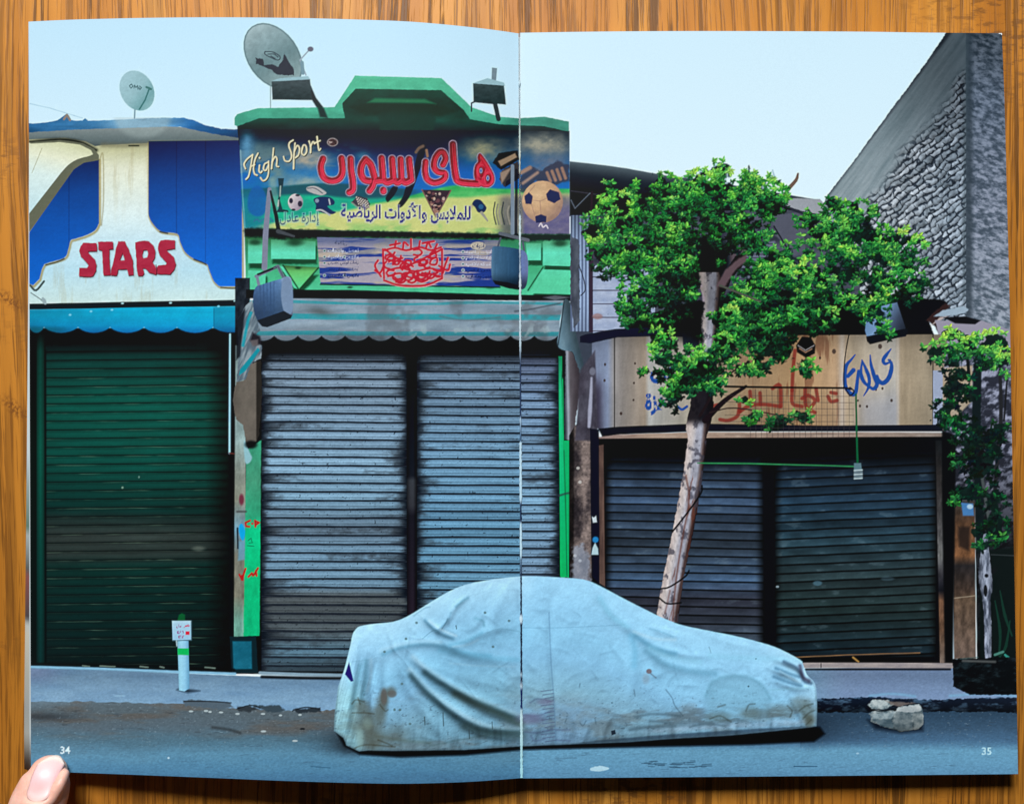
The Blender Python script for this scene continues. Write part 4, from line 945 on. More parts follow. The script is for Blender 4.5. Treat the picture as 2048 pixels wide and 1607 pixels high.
# ---- recess and slats of the old shop
poly([(1180, 876), (1905, 872), (1905, 1330), (1180, 1330)], (7, 10, 16), 'printed_dark_recess')
def dslat(x0, x1, y0, period, slope, dim, seed):
    def f_(X, Y, sd):
        yy = Y - y0 - slope * (X - x0) + (fbm(X, Y, 150, 60, 2, seed) - .5) * 2.4
        ph = yy / period; k = np.floor(ph); f = ph - k
        r = vnoise(k * 2.9 + .5, k * 0 + .5, seed + 2)
        c = grad(Y, dim) * (0.64 + 0.44 * r)[..., None]
        body = sstep(.0, .14, f) * (1 - sstep(.78, .95, f)) * (.72 + .36 * f)
        c = c * (0.14 + 0.86 * body)[..., None]
        n = fbm(X, k * 21 + Y * .4, 40, 8, 4, seed + 3)
        c = c * (0.72 + 0.55 * n)[..., None]
        c = mixc_arr(c, c3((110, 130, 140)), .3 * sstep(.66, .8, n) * body)
        return c * sstep(-6, 22, np.minimum(X - x0, x1 - X))[..., None] * .92 + 2
    return f_
DK = [(890, (24, 32, 42)), (925, (56, 72, 92)), (1000, (80, 106, 138)), (1090, (76, 94, 114)), (1160, (78, 106, 138)), (1200, (74, 80, 98)), (1300, (84, 104, 122))]
poly([(1208, 900), (1528, 900), (1528, 1300), (1208, 1300)], None, 'printed_dark_shutter', fn=dslat(1208, 1530, 922, 16.9, 0.02, DK, 371))
DK2 = [(900, (12, 18, 26)), (940, (42, 62, 82)), (1000, (52, 84, 110)), (1080, (56, 88, 104)), (1150, (58, 80, 86)), (1220, (44, 64, 66)), (1300, (36, 58, 70)), (1320, (20, 28, 34))]
poly([(1546, 905), (1872, 905), (1872, 1312), (1546, 1312)], None, 'printed_dark_shutter', fn=dslat(1546, 1876, 942, 17.2, -0.045, DK2, 381))
poly([(1526, 920), (1548, 920), (1552, 1300), (1528, 1290)], (16, 14, 22), 'printed_mullion', soft=1.5)
sl, X, Y = win(1205, 880, 1880, 960); lay(sl, (5, 8, 13), sstep(955, 905, Y + .03 * (X - 1540) * (X > 1540)) * .9)
blob(1635, 1165, 9, 5, (90, 130, 150), .6); blob(1775, 1156, 14, 4, (80, 110, 125), .4); blob(1555, 1172, 3, 2, (150, 170, 180), .8)
line([(1520, 1316), (1700, 1308), (1840, 1304)], .9, (120, 96, 70)); line([(1706, 1313), (1717, 1322)], 1.6, (150, 120, 70))
# frame posts and masonry between the shops
poly([(1138, 870), (1150, 850), (1180, 830), (1184, 880), (1184, 1165), (1138, 1165)], None, 'printed_rough_masonry', fn=lambda X, Y, sd: mixc((46, 42, 46), (128, 116, 112), sstep(.2, .8, fbm(X, Y, 18, 26, 4, 391))) * grad(X, [(1138, (.25,) * 3), (1146, (.45,) * 3), (1150, (1,) * 3), (1178, (1.05,) * 3), (1184, (.8,) * 3)]) * (.8 + .4 * fbm(X, Y, 4, 4, 2, 393))[..., None])
poly([(1160, 740), (1190, 700), (1196, 860), (1180, 880), (1150, 880), (1155, 820)], None, 'printed_rough_masonry', fn=lambda X, Y, sd: mixc((44, 42, 52), (96, 94, 108), fbm(X, Y, 12, 22, 4, 395)), soft=2, a=.95)
line([(1183, 755), (1182, 785), (1180, 820), (1178, 852)], [2, 3, 4, 3], (156, 160, 180), smooth=4, soft=1.5); blob(1185, 742, 6, 8, (120, 124, 140), .8)
for x_, y_ in ((1156, 935), (1160, 963), (1165, 1160), (1150, 1110), (1160, 1120)): blob(x_, y_, 3.4, 3, (190, 190, 186), .8)
poly([(1145, 1095), (1165, 1085), (1180, 1120), (1180, 1165), (1145, 1160)], (156, 170, 190), rough=5, soft=3, a=.6)
poly([(1180, 856), (1198, 858), (1200, 1168), (1183, 1150)], (10, 18, 38), 'printed_dark_post')
poly([(1198, 890), (1207, 888), (1210, 1172), (1199, 1165)], None, 'printed_timber_post', fn=lambda X, Y, sd: mixc((66, 52, 50), (120, 98, 88), fbm(X, Y, 6, 40, 3, 397)), soft=1)
poly([(1184, 1032), (1188, 1034), (1192, 1030), (1194, 1043), (1186, 1044)], (190, 206, 214)); blob(1191, 1078, 6, 6, (40, 130, 190)); poly([(1183, 1108), (1185, 1095), (1190, 1084), (1196, 1096), (1197, 1108)], (170, 200, 210), soft=1)
# right-hand jambs
poly([(1871, 880), (1884, 880), (1892, 1325), (1880, 1325)], None, 'printed_timber_post', fn=lambda X, Y, sd: grad(Y, [(880, (20, 24, 28)), (950, (46, 44, 44)), (1060, (80, 80, 82)), (1110, (110, 112, 112)), (1150, (50, 50, 56)), (1180, (20, 22, 30)), (1200, (120, 90, 70)), (1260, (90, 70, 56)), (1320, (112, 100, 92))]) * (.75 + .5 * fbm(X, Y, 5, 14, 3, 401))[..., None], soft=1)
poly([(1905, 1000), (1950, 1000), (1952, 1316), (1908, 1316)], None, 'printed_brick_pier', fn=lambda X, Y, sd: grad(Y, [(1000, (60, 56, 54)), (1045, (84, 62, 46)), (1110, (118, 84, 58)), (1130, (40, 38, 40)), (1180, (76, 62, 54)), (1195, (96, 80, 66)), (1310, (104, 90, 82))]) * (.6 + .75 * fbm(X, Y, 9, 16, 4, 403))[..., None])
poly([(1916, 1052), (1940, 1052), (1938, 1100), (1918, 1092)], (36, 28, 26), soft=3, a=.8); line([(1908, 1195), (1950, 1190)], .9, (140, 128, 112)); 
poly([(1922, 1004), (1946, 1006), (1948, 1030), (1926, 1030)], (70, 120, 170), soft=1.5); blob(1940, 1012, 6, 5, (170, 200, 220), .9)
# rubble wall behind the right tree
def rubble(X, Y, sd):
    c = mixc((40, 44, 56), (140, 146, 166), sstep(.35, .7, fbm(X + .3 * Y, Y, 14, 11, 4, 411)))
    return c * grad(Y, [(680, (1.1,) * 3), (900, (1.0,) * 3), (1000, (.6,) * 3), (1100, (.25, .27, .28)), (1320, (.14, .16, .16))])
poly([(1888, 690), (2048, 690), (2048, 1320), (1954, 1320), (1950, 1000), (1888, 1000)], None, 'printed_rubble_wall', fn=rubble)
poly([(1886, 735), (1945, 730), (1945, 800), (1886, 860)], None, 'printed_plaster_wall', fn=lambda X, Y, sd: mixc((150, 132, 100), (172, 166, 160), fbm(X, Y, 20, 20, 3, 413)), soft=2)
poly([(1884, 860), (1912, 870), (1906, 1330), (1890, 1330), (1884, 1000)], (5, 8, 12), 'printed_dark_post', soft=2)
poly([(1960, 1100), (2048, 1090), (2048, 1320), (1960, 1320)], (10, 22, 22), 'printed_dark_corner', soft=3); line([(1982, 1108), (2030, 1110)], 1, (70, 76, 80), a=.6)

# ================================================================ foliage
def leaf(cx, cy, L, Wd, ang, col):
    r = L + 2
    sl, X, Y = win(cx - r, cy - r, cx + r, cy + r, 0)
    if X.size == 0: return
    c, s = math.cos(ang), math.sin(ang)
    u = ((X - cx) * c + (Y - cy) * s) / L; v = (-(X - cx) * s + (Y - cy) * c) / Wd
    q = np.abs(v) - np.clip(1 - u * u, 0, 1)
    a = np.clip(0.5 - q * Wd * 0.55, 0, 1) * (np.abs(u) < 1.05)
    shade = 1 + 0.16 * np.sign(v) * np.clip(np.abs(v) * 3, 0, 1) + 0.10 * u
    lay(sl, c3(col) * shade[..., None], a)

LEAFC = [(-.2, (3, 16, 16)), (.15, (4, 32, 24)), (.38, (10, 62, 38)), (.6, (26, 104, 50)), (.8, (54, 144, 60)), (1.0, (96, 182, 70)), (1.25, (144, 210, 80)), (1.6, (168, 214, 72))]
LX = [q[0] for q in LEAFC]
def leafcol(b):
    c = np.array([float(np.interp(b, LX, [q[1][k] for q in LEAFC])) for k in range(3)])
    return c * .88 + c.mean() * .12
def foliage(reg, blobs, dens=1.0, size=1.0, seed=5, dark=0.0):
    """leaf clusters: dark mass behind, then whorls of leaves at twig ends; blobs = (x, y, rx, ry, light 0..1)"""
    rg = np.random.RandomState(seed)
    for (cx, cy, rx, ry, lt) in blobs:
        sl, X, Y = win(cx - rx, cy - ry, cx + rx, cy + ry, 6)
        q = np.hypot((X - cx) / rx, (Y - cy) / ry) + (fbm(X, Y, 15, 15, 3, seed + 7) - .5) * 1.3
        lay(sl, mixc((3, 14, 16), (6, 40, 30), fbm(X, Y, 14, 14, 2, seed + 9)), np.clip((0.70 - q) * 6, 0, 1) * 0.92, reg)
    items = []
    for (cx, cy, rx, ry, lt) in blobs:
        n = max(3, int(rx * ry * math.pi / 150.0 * dens))
        for i in range(n):
            t = rg.rand() * 2 * math.pi; r = rg.rand() ** 0.5 * 1.08
            x = cx + rx * r * math.cos(t); y = cy + ry * r * math.sin(t)
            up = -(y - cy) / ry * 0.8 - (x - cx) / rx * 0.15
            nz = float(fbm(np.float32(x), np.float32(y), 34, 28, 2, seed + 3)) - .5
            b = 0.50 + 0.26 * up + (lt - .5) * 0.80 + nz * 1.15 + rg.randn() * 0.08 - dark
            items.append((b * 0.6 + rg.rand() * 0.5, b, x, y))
    items.sort()
    m = R(reg)
    for _, b, x, y in items:
        k = 5 + rg.randint(4); a0 = rg.rand() * 6.28; sq = 0.6 + 0.4 * rg.rand(); tint = rg.randn(3) * 5
        for i in range(k):
            ang = a0 + i * 6.28 / k + rg.randn() * 0.3
            L = (2.8 + 4.0 * rg.rand() ** 1.3) * size; d = L * 0.95
            lx = x + d * math.cos(ang); ly = y + d * math.sin(ang) * sq
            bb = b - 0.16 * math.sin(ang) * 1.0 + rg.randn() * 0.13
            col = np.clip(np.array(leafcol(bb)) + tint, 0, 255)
            leaf(lx, ly, L, L * (0.34 + .2 * rg.rand()), math.atan2(math.sin(ang) * sq, math.cos(ang)), col)
        yi, xi = int(y), int(x)
        if 4 <= yi < PH - 5 and 4 <= xi < PW - 5: REG[yi - 4:yi + 5, xi - 5:xi + 6] = m

# fork of the trunk, limbs, bare twig
TR = 'printed_tree_trunk'
def bark(X, Y, sd):
    x0 = np.interp(Y, [560, 700, 860, 945, 1075, 1232], [1402, 1403, 1379, 1367, 1343, 1313])
    x1 = np.interp(Y, [560, 700, 860, 945, 1075, 1232], [1442, 1428, 1413, 1405, 1383, 1356])
    f = (X - x0) / (x1 - x0)
    c = grad(f, [(0, (190, 178, 174)), (.25, (196, 190, 190)), (.45, (164, 166, 178)), (.72, (158, 162, 176)), (.88, (98, 84, 82)), (1.0, (38, 30, 32))])
    n = fbm(X - (x0 - 1340), Y, 9, 46, 4, 421)
    c = mixc_arr(c, c3((96, 52, 40)), sstep(.60, .74, n) * sstep(.3, .5, f) * .7 * sstep(920, 960, Y))
    c = mixc_arr(c, c3((66, 66, 78)), sstep(.58, .75, fbm(X, Y, 12, 16, 3, 425)) * .7)
    c = c * (.84 + .3 * fbm(X, Y, 5, 12, 3, 427))[..., None]
    c = mixc_arr(c, c3((20, 18, 24)), .9 * sstep(855, 835, Y) * sstep(730, 760, Y))
    return c * (.72 + .28 * sstep(600, 690, Y))[..., None]
line([(1470, 515), (1486, 500), (1500, 488)], [12, 10, 8], (88, 78, 86), TR, soft=2)
poly([(1395, 560), (1410, 600), (1404, 700), (1382, 800), (1372, 850), (1376, 880), (1367, 945), (1343, 1075), (1325, 1160), (1312, 1236), (1340, 1246), (1356, 1242), (1366, 1160), (1384, 1075), (1396, 1010), (1406, 945), (1414, 870), (1428, 820), (1424, 760), (1430, 690), (1444, 600), (1462, 560), (1494, 520), (1490, 505), (1470, 512), (1440, 560), (1425, 530), (1405, 530)], None, TR, fn=bark, rough=1.4)
line([(1395, 560), (1406, 572), (1408, 600)], [2, 4, 3], (150, 140, 150), smooth=3, soft=1.5)
ell(1413, 545, 10, 14, (96, 98, 104), rot=.3); blob(1413, 545, 5, 8, (50, 52, 60), .8)
line([(1410, 840), (1450, 800), (1492, 772)], [6, 5, 3], (30, 22, 28), TR, smooth=4); line([(1400, 830), (1418, 800), (1440, 760), (1470, 740)], [3, 2.4, 1.6], (34, 26, 30), smooth=4); line([(1420, 824), (1470, 815), (1560, 830)], 1.3, (44, 34, 36), smooth=4)
glow([(1372, 950), (1378, 1000), (1364, 1080), (1352, 1160), (1345, 1240)], 2.2, (92, 52, 42), .6); glow([(1388, 1040), (1372, 1110), (1356, 1200), (1352, 1240)], 2.2, (56, 38, 38), .6); glow([(1340, 1180), (1330, 1225)], 2, (120, 90, 86), .6, 0)
line([(1404, 970), (1402, 985), (1378, 1020), (1345, 1062)], 1.8, (16, 16, 22), 'printed_tree_rope', smooth=4); line([(1378, 1140), (1370, 1152), (1340, 1172), (1322, 1176)], 1.8, (20, 18, 24), smooth=4); line([(1318, 1194), (1335, 1206), (1362, 1204)], 1.8, (20, 18, 24), smooth=4)
line([(1596, 347), (1592, 360), (1575, 380), (1562, 405)], [2, 3.4, 4, 3], (110, 90, 78), TR, smooth=3); line([(1545, 340), (1549, 356), (1547, 372)], [1, 2, 1], (150, 180, 195), smooth=3, soft=1.4); poly([(1423, 318), (1440, 328), (1450, 345), (1432, 340)], (150, 195, 205), soft=2, a=.7)
# floodlights hidden in the leaves
poly([(1363, 632), (1400, 626), (1398, 690), (1392, 696), (1366, 690)], (38, 46, 58), 'printed_floodlight', soft=1)
CROWN = [(1220, 382, 20, 22, 1.0), (1250, 432, 62, 48, .85), (1192, 462, 32, 34, .9), (1212, 505, 40, 36, .45), (1330, 395, 74, 46, .75), (1345, 440, 80, 46, .6), (1420, 375, 78, 44, .72), (1440, 345, 26, 24, .7), (1496, 352, 20, 26, .75), (1520, 395, 58, 44, .62), (1545, 400, 26, 40, .7), (1440, 440, 90, 54, .42), (1300, 490, 92, 44, .45), (1370, 500, 80, 50, .25), (1485, 460, 62, 44, .5),
         (1260, 535, 62, 34, .48), (1330, 545, 64, 44, .5), (1300, 590, 62, 36, .45), (1350, 600, 44, 34, .35), (1268, 622, 48, 28, .5), (1300, 640, 56, 18, .3), (1380, 560, 30, 40, .15), (1502, 490, 46, 24, .5)]
RIGHT = [(1665, 410, 26, 18, .9), (1620, 440, 34, 22, .75), (1650, 470, 50, 40, .55), (1700, 430, 50, 32, .75), (1745, 425, 22, 16, .85), (1722, 470, 62, 40, .4), (1690, 500, 56, 34, .6), (1790, 480, 42, 28, .8), (1830, 482, 24, 14, 1.0), (1760, 510, 66, 32, .5), (1815, 530, 42, 34, .55), (1690, 545, 44, 44, .35), (1770, 570, 58, 32, .35), (1830, 565, 30, 28, .5), (1740, 600, 56, 22, .6), (1800, 590, 36, 20, .6), (1750, 625, 32, 26, .75), (1762, 655, 18, 18, .85)]
MIDDLE = [(1560, 530, 62, 44, .7), (1520, 555, 56, 40, .6), (1620, 555, 46, 40, .85), (1600, 600, 66, 44, .45), (1650, 600, 44, 26, .75), (1540, 610, 70, 46, .3), (1480, 610, 46, 40, .45), (1455, 650, 40, 34, .45), (1500, 670, 60, 44, .4), (1580, 650, 60, 36, .45), (1640, 640, 36, 24, .6), (1550, 700, 46, 30, .35), (1490, 620, 30, 26, .7), (1440, 700, 50, 40, .45), (1395, 735, 54, 44, .5), (1330, 680, 36, 28, .8), (1326, 715, 36, 30, .5), (1292, 742, 18, 12, .7), (1370, 765, 50, 32, .55), (1345, 795, 28, 28, .45), (1420, 770, 34, 20, .55), (1490, 735, 40, 20, .65), (1530, 728, 20, 14, .6)]
SPRAY = [(1611, 738, 26, 22, .85), (1490, 800, 14, 12, .9), (1505, 838, 20, 20, .75), (1565, 842, 28, 16, .6), (1606, 832, 24, 14, .85), (1548, 850, 16, 14, .6), (1500, 740, 16, 12, .8)]
TREE = 'printed_tree_foliage'
sl, X, Y = win(1290, 600, 1620, 720)
lay(sl, (5, 9, 14), np.clip((1 - np.hypot((X - 1470) / 150, (Y - 650) / 52)) * 3, 0, 1) * .9)
blob(1425, 520, 34, 46, (6, 14, 20), .95, .5)
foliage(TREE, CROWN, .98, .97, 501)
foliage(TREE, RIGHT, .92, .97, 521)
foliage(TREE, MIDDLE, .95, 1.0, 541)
# dark crotch and visible upper trunk in front of the mass
poly([(1408, 470), (1430, 500), (1436, 540), (1450, 560), (1440, 600), (1430, 690), (1412, 700), (1404, 650), (1410, 600), (1400, 560), (1398, 520)], None, TR, fn=lambda X, Y, sd: np.where((Y < 545)[..., None], c3((10, 16, 22)), bark(X, Y, sd)), soft=2.5, rough=3)
poly([(1432, 572), (1450, 540), (1478, 516), (1494, 508), (1492, 522), (1470, 540), (1448, 575)], (96, 80, 86), TR, soft=2, rough=1)
line([(1440, 570), (1490, 590), (1520, 602)], 2, (80, 84, 76), TR, smooth=4)
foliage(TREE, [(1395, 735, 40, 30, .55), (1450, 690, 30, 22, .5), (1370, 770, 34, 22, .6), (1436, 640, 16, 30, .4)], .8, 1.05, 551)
# lamp on the right, half covered by a spray of leaves
poly([(1735, 618), (1794, 604), (1814, 664), (1812, 672), (1738, 686), (1730, 660)], None, 'printed_floodlight', fn=lambda X, Y, sd: grad(X + .5 * (Y - 610), [(1735, (22, 32, 44)), (1745, (96, 130, 168)), (1775, (116, 148, 184)), (1810, (60, 72, 92)), (1840, (26, 32, 42))]))
poly([(1732, 672), (1814, 656), (1816, 668), (1790, 676), (1740, 688), (1734, 682)], (14, 18, 26), 'printed_floodlight')
foliage(TREE, [(1750, 622, 30, 22, .8), (1760, 650, 18, 16, .9), (1776, 664, 10, 14, .95), (1716, 610, 26, 14, .7)], 1.2, 1.0, 561)
foliage('printed_leaf_spray', SPRAY, 1.0, 1.0, 571)
# wire, mesh, plumb cord with bulb
for i in range(19):
    x_ = 1500 + i * 11.0
    line([(x_, 778), (x_ + 1, 876)], .55, (66, 60, 60), a=.55)
for j in range(7): line([(1450, 790 + j * 13), (1708, 792 + j * 12.6)], .55, (66, 60, 60), a=.5)
line([(1450, 772), (1560, 774), (1690, 775), (1702, 777)], 2.2, (12, 16, 22), 'printed_black_cable'); line([(1698, 668), (1692, 700), (1688, 740), (1688, 776)], 1.2, (24, 26, 30), smooth=4)
line([(1690, 775), (1700, 790), (1708, 782), (1700, 774)], 1.6, (16, 26, 60), smooth=3)
line([(1712, 788), (1713, 850), (1715, 925)], 1.9, (16, 92, 58), 'printed_green_cord'); line([(1395, 925), (1500, 926), (1650, 930), (1712, 932)], 1.2, (50, 128, 84), 'printed_green_cord')
poly([(1708, 925), (1722, 925), (1724, 940), (1708, 940)], (90, 120, 130), 'printed_light_bulb'); 
for j in range(5): line([(1709, 940 + j * 4), (1724, 939 + j * 4)], 1.5, (166, 186, 192) if j % 2 == 0 else (110, 130, 140), 'printed_light_bulb')
# ---- right-hand tree and planter
RT = 'printed_small_tree_stem'
line([(1955, 730), (1953, 850), (1957, 960), (1962, 1100)], [8, 9, 9, 8], (12, 26, 30), RT, smooth=4, soft=1.5)
line([(1922, 690), (1935, 720), (1938, 760)], [2, 3, 4], (16, 22, 24), smooth=3); line([(2000, 740), (2002, 830), (1996, 900), (1990, 980), (1985, 1060)], [3, 4, 4, 4, 4], (34, 36, 40), RT, smooth=4, soft=1); line([(2014, 760), (2008, 840)], 2, (24, 26, 30))
line([(1962, 940), (1970, 990), (1978, 1040)], 3, (70, 78, 80), soft=1)
poly(cr([(1966, 1075), (1974, 1070), (1981, 1130), (1985, 1170), (1981, 1200), (1983, 1260), (1982, 1312), (1970, 1314), (1969, 1250), (1964, 1190), (1957, 1150)], 4, True), None, 'printed_pale_trunk', fn=lambda X, Y, sd: mixc((66, 74, 88), (150, 160, 178), sstep(.25, .75, fbm(X, Y, 5, 18, 4, 431))) * grad(X, [(1954, (.7,) * 3), (1972, (1.1,) * 3), (1990, (.65,) * 3)]), rough=1)
for x_, y_, ry_ in ((1973, 1150, 4), (1971, 1180, 12), (1986, 1142, 5)): ell(x_, y_, 4, ry_, (18, 22, 26))
for g in ([(2000, 1180), (2010, 1230), (2024, 1270)], [(1990, 1200), (2000, 1260), (1998, 1310)], [(2020, 1240), (2012, 1290), (2000, 1312)]): line(g, [1, 3, 1.5], (20, 62, 50), smooth=4, a=.8)
line([(1990, 1308), (2006, 1302)], 2.4, (70, 120, 110)); line([(2010, 1308), (2028, 1324)], [2, 4], (50, 130, 120))
RTREE = [(1905, 668, 30, 18, .85), (1935, 690, 44, 28, .6), (1985, 690, 38, 30, .9), (2005, 715, 26, 34, .85), (1880, 700, 36, 22, .45), (1900, 725, 32, 18, .3), (1970, 725, 30, 26, .5), (1920, 748, 24, 16, .6), (1908, 775, 30, 24, .35), (1896, 812, 30, 26, .3), (1885, 838, 22, 18, .3), (1940, 790, 18, 20, .2), (1920, 850, 36, 24, .15), (1945, 858, 34, 18, .7), (1945, 885, 44, 30, .2), (1920, 925, 26, 18, .45), (1985, 890, 26, 40, .15), (1965, 930, 40, 40, .1), (1995, 860, 22, 22, .3), (1940, 985, 32, 18, .35), (1985, 1000, 28, 34, .25), (1990, 1050, 26, 34, .35), (2000, 1075, 12, 14, .55), (1910, 1000, 12, 10, .5), (1972, 1086, 22, 18, .42), (1950, 1060, 14, 16, .3)]
foliage('printed_small_tree_foliage', [(a, b, c, d, e + (.1 if b < 745 else -.22)) for a, b, c, d, e in RTREE], .85, 1.0, 581, 0.0)
# ================================================================ street level
def walk(X, Y, sd):
    c = mixc((92, 138, 180), (118, 164, 200), fbm(X, Y, 60, 14, 4, 601))
    c = mixc_arr(c, c3((112, 134, 182)), .6 * sstep(1600, 1700, X))
    c = c * grad(Y, [(1330, (.94,) * 3), (1350, (.86,) * 3), (1375, (.98,) * 3), (1410, (1.06,) * 3)])
    c = mixc_arr(c, c3((120, 120, 170)), .35 * sstep(150, 70, X) * sstep(1380, 1340, Y))
    g = c.mean(-1, keepdims=True); c = g + (c - g) * 0.74
    return c * (.95 + .1 * fbm(X, Y, 4, 2.5, 2, 603))[..., None]
poly([(50, 1334), (200, 1338), (480, 1350), (700, 1358), (1640, 1335), (2048, 1330), (2048, 1420), (1600, 1420), (50, 1420)], None, 'printed_pavement', fn=walk)
line([(55, 1332), (200, 1336), (350, 1342), (470, 1346)], 2.6, (130, 180, 210), 'printed_door_sill', soft=1.2); line([(60, 1326), (300, 1330), (468, 1338)], 2.4, (8, 14, 16), soft=2)
for x_, w_ in ((165, 14), (410, 20), (200, 30), (280, 16), (320, 8)): line([(x_, 1328 + x_ * .012), (x_ + w_, 1329 + x_ * .014)], 1.3, (120, 140, 130), a=.8)
line([(520, 1344), (600, 1347), (700, 1349)], 3, (130, 156, 172), 'printed_door_sill', soft=1.2); line([(524, 1352), (600, 1354), (690, 1355)], 3, (14, 18, 24), soft=1.8)
def road(X, Y, sd):
    n = fbm(X, Y, 90, 16, 4, 611)
    c = grad(Y + (n - .5) * 26, [(1395, (96, 124, 142)), (1420, (84, 102, 112)), (1450, (82, 104, 118)), (1480, (72, 116, 140)), (1510, (78, 140, 176)), (1540, (66, 130, 172)), (1565, (58, 116, 160))])
    r = sstep(1040, 1060, X)
    cr_ = grad(Y + (n - .5) * 10, [(1395, (26, 44, 66)), (1425, (40, 72, 100)), (1455, (52, 88, 120)), (1480, (62, 108, 148)), (1500, (88, 156, 196)), (1530, (84, 150, 192)), (1565, (74, 136, 182))])
    c = mixc_arr(c, cr_, r)
    c = mixc_arr(c, c3((98, 90, 82)), .65 * sstep(.42, .66, fbm(X, Y, 120, 22, 4, 613)) * sstep(1485, 1450, Y) * sstep(700, 640, X))
    c = mixc_arr(c, c3((44, 50, 56)), .7 * np.exp(-(((X - 90) / 60) ** 2 + ((Y - 1432) / 8) ** 2)))
    c = mixc_arr(c, c3((50, 58, 64)), .45 * sstep(.68, .84, fbm(X, Y, 22, 4, 4, 615)) * sstep(1500, 1440, Y))
    c = mixc_arr(c, c3((140, 166, 180)), .3 * sstep(.78, .86, fbm(X, Y, 5, 3, 2, 617)) * sstep(1520, 1480, Y))
    c = mixc_arr(c, c3((40, 60, 80)), .22 * sstep(.70, .86, fbm(X, Y, 26, 3, 3, 621)))
    c = mixc_arr(c, c3((24, 30, 38)), .8 * np.exp(-np.clip(690 - X, 0, None) / 36.0) * sstep(1440, 1480, Y) * sstep(1520, 1490, Y) * (X < 720))
    c = mixc_arr(c, c3((30, 52, 74)), .8 * np.exp(-np.clip(X - 1635, 0, None) / 60.0) * sstep(1410, 1440, Y) * sstep(1500, 1465, Y) * (X > 1600))
    g = c.mean(-1, keepdims=True); c = g + (c - g) * 0.74
    return c * (.93 + .14 * fbm(X, Y, 4, 2.2, 2, 619))[..., None]
poly([(50, 1402), (150, 1401), (300, 1404), (380, 1408), (470, 1416), (560, 1420), (690, 1418), (1000, 1430), (1640, 1422), (1720, 1418), (2048, 1416), (2048, 1607), (50, 1607)], None, 'printed_road', fn=road, rough=2.5, rs=14)
# broken kerb left
for P_, c_ in (([(366, 1400), (378, 1398), (460, 1403), (466, 1413), (440, 1417), (370, 1410)], (84, 100, 112)), ([(474, 1412), (500, 1410), (520, 1416), (500, 1422), (476, 1420)], (52, 60, 66)), ([(500, 1408), (560, 1410), (572, 1420), (540, 1424)], (60, 76, 86)), ([(584, 1416), (640, 1414), (642, 1422), (596, 1425)], (46, 56, 64))):
    poly(P_, c_, 'printed_broken_kerb', rough=2.2, soft=1.5)
glow([(368, 1401), (420, 1401), (462, 1404)], 1.4, (30, 34, 38), .9); glow([(474, 1416), (500, 1409), (520, 1414)], 1.2, (24, 28, 32), .9); glow([(585, 1420), (610, 1413), (640, 1416)], 1.3, (28, 32, 36), .9)
for x_, y_ in ((412, 1420), (420, 1422), (442, 1423), (475, 1426), (526, 1426), (561, 1429), (600, 1428), (382, 1421), (590, 1480), (527, 1461)): blob(x_, y_, 3.4 + (x_ % 3), 2, (170, 186, 190), .9)
glow([(425, 1453), (460, 1458), (480, 1464)], 3.5, (52, 58, 62), .7); blob(605, 1456, 5, 2.4, (30, 34, 40), .9); blob(240, 1390, 12, 1.6, (150, 190, 215), .5)
# right sill, planter, kerb, rocks
line([(1608, 1329), (1760, 1329), (1903, 1330)], 5.2, None, 'printed_door_sill', fn=lambda X, Y, sd: mixc((130, 126, 132), (168, 160, 156), fbm(X, Y, 20, 5, 3, 631)))
line([(1612, 1337), (1900, 1337)], 2, (10, 14, 22), soft=1.4); line([(1642, 1326), (1642, 1333)], 1, (30, 30, 34))
def kerb(X, Y, sd): return mixc((18, 28, 44), (66, 92, 116), sstep(.45, .75, fbm(X, Y, 18, 8, 4, 641))) * grad(Y, [(1390, (1.3,) * 3), (1400, (1.0,) * 3), (1420, (.5,) * 3)])
poly([(1630, 1396), (1740, 1392), (1860, 1398), (1920, 1396), (2048, 1392), (2048, 1424), (1900, 1422), (1630, 1424)], None, 'printed_kerb', fn=kerb, rough=2.5)
for x0_, x1_ in ((1740, 1830), (1900, 2040)): glow([(x0_, 1390), ((x0_ + x1_) / 2, 1386), (x1_, 1391)], 3, (120, 166, 200), .8)
poly([(1906, 1316), (2048, 1312), (2048, 1388), (1940, 1388), (1906, 1372)], None, 'printed_planter', fn=lambda X, Y, sd: mixc((5, 10, 14), (30, 44, 50), sstep(.5, .85, fbm(X, Y, 18, 10, 4, 651))), rough=1.5)
line([(1926, 1320), (1990, 1322)], 2.4, (96, 100, 100), soft=2, a=.8); line([(1920, 1316), (1956, 1313)], 1.2, (70, 90, 90), a=.7)
poly([(1735, 1438), (1790, 1450), (1846, 1440), (1846, 1460), (1800, 1464), (1750, 1456)], (10, 18, 30), soft=5, a=.85)
def rock(X, Y, sd): return mixc((58, 78, 88), (166, 178, 180), sstep(.2, .8, fbm(X, Y, 11, 9, 4, 661))) * grad(Y, [(1398, (1.15,) * 3), (1425, (.98,) * 3), (1450, (.75,) * 3), (1462, (.4,) * 3)])
poly([(1739, 1426), (1752, 1417), (1790, 1421), (1798, 1412), (1838, 1407), (1845, 1418), (1847, 1447), (1836, 1457), (1800, 1462), (1762, 1450), (1742, 1441)], None, 'printed_rock', fn=rock, rough=2.0, rs=5)
for P_, c_, a_ in (([(1798, 1413), (1837, 1408), (1844, 1419), (1822, 1424), (1792, 1421)], (184, 192, 194), .7), ([(1792, 1421), (1822, 1424), (1826, 1458), (1800, 1461), (1786, 1452)], (96, 110, 116), .55), ([(1740, 1427), (1790, 1422), (1784, 1436), (1748, 1436)], (150, 170, 178), .55), ([(1744, 1437), (1784, 1437), (1788, 1456), (1762, 1450)], (70, 92, 104), .6), ([(1824, 1424), (1845, 1420), (1847, 1447), (1828, 1458)], (120, 130, 132), .5)):
    poly(P_, c_, rough=2.0, rs=4, soft=1.2, a=a_)
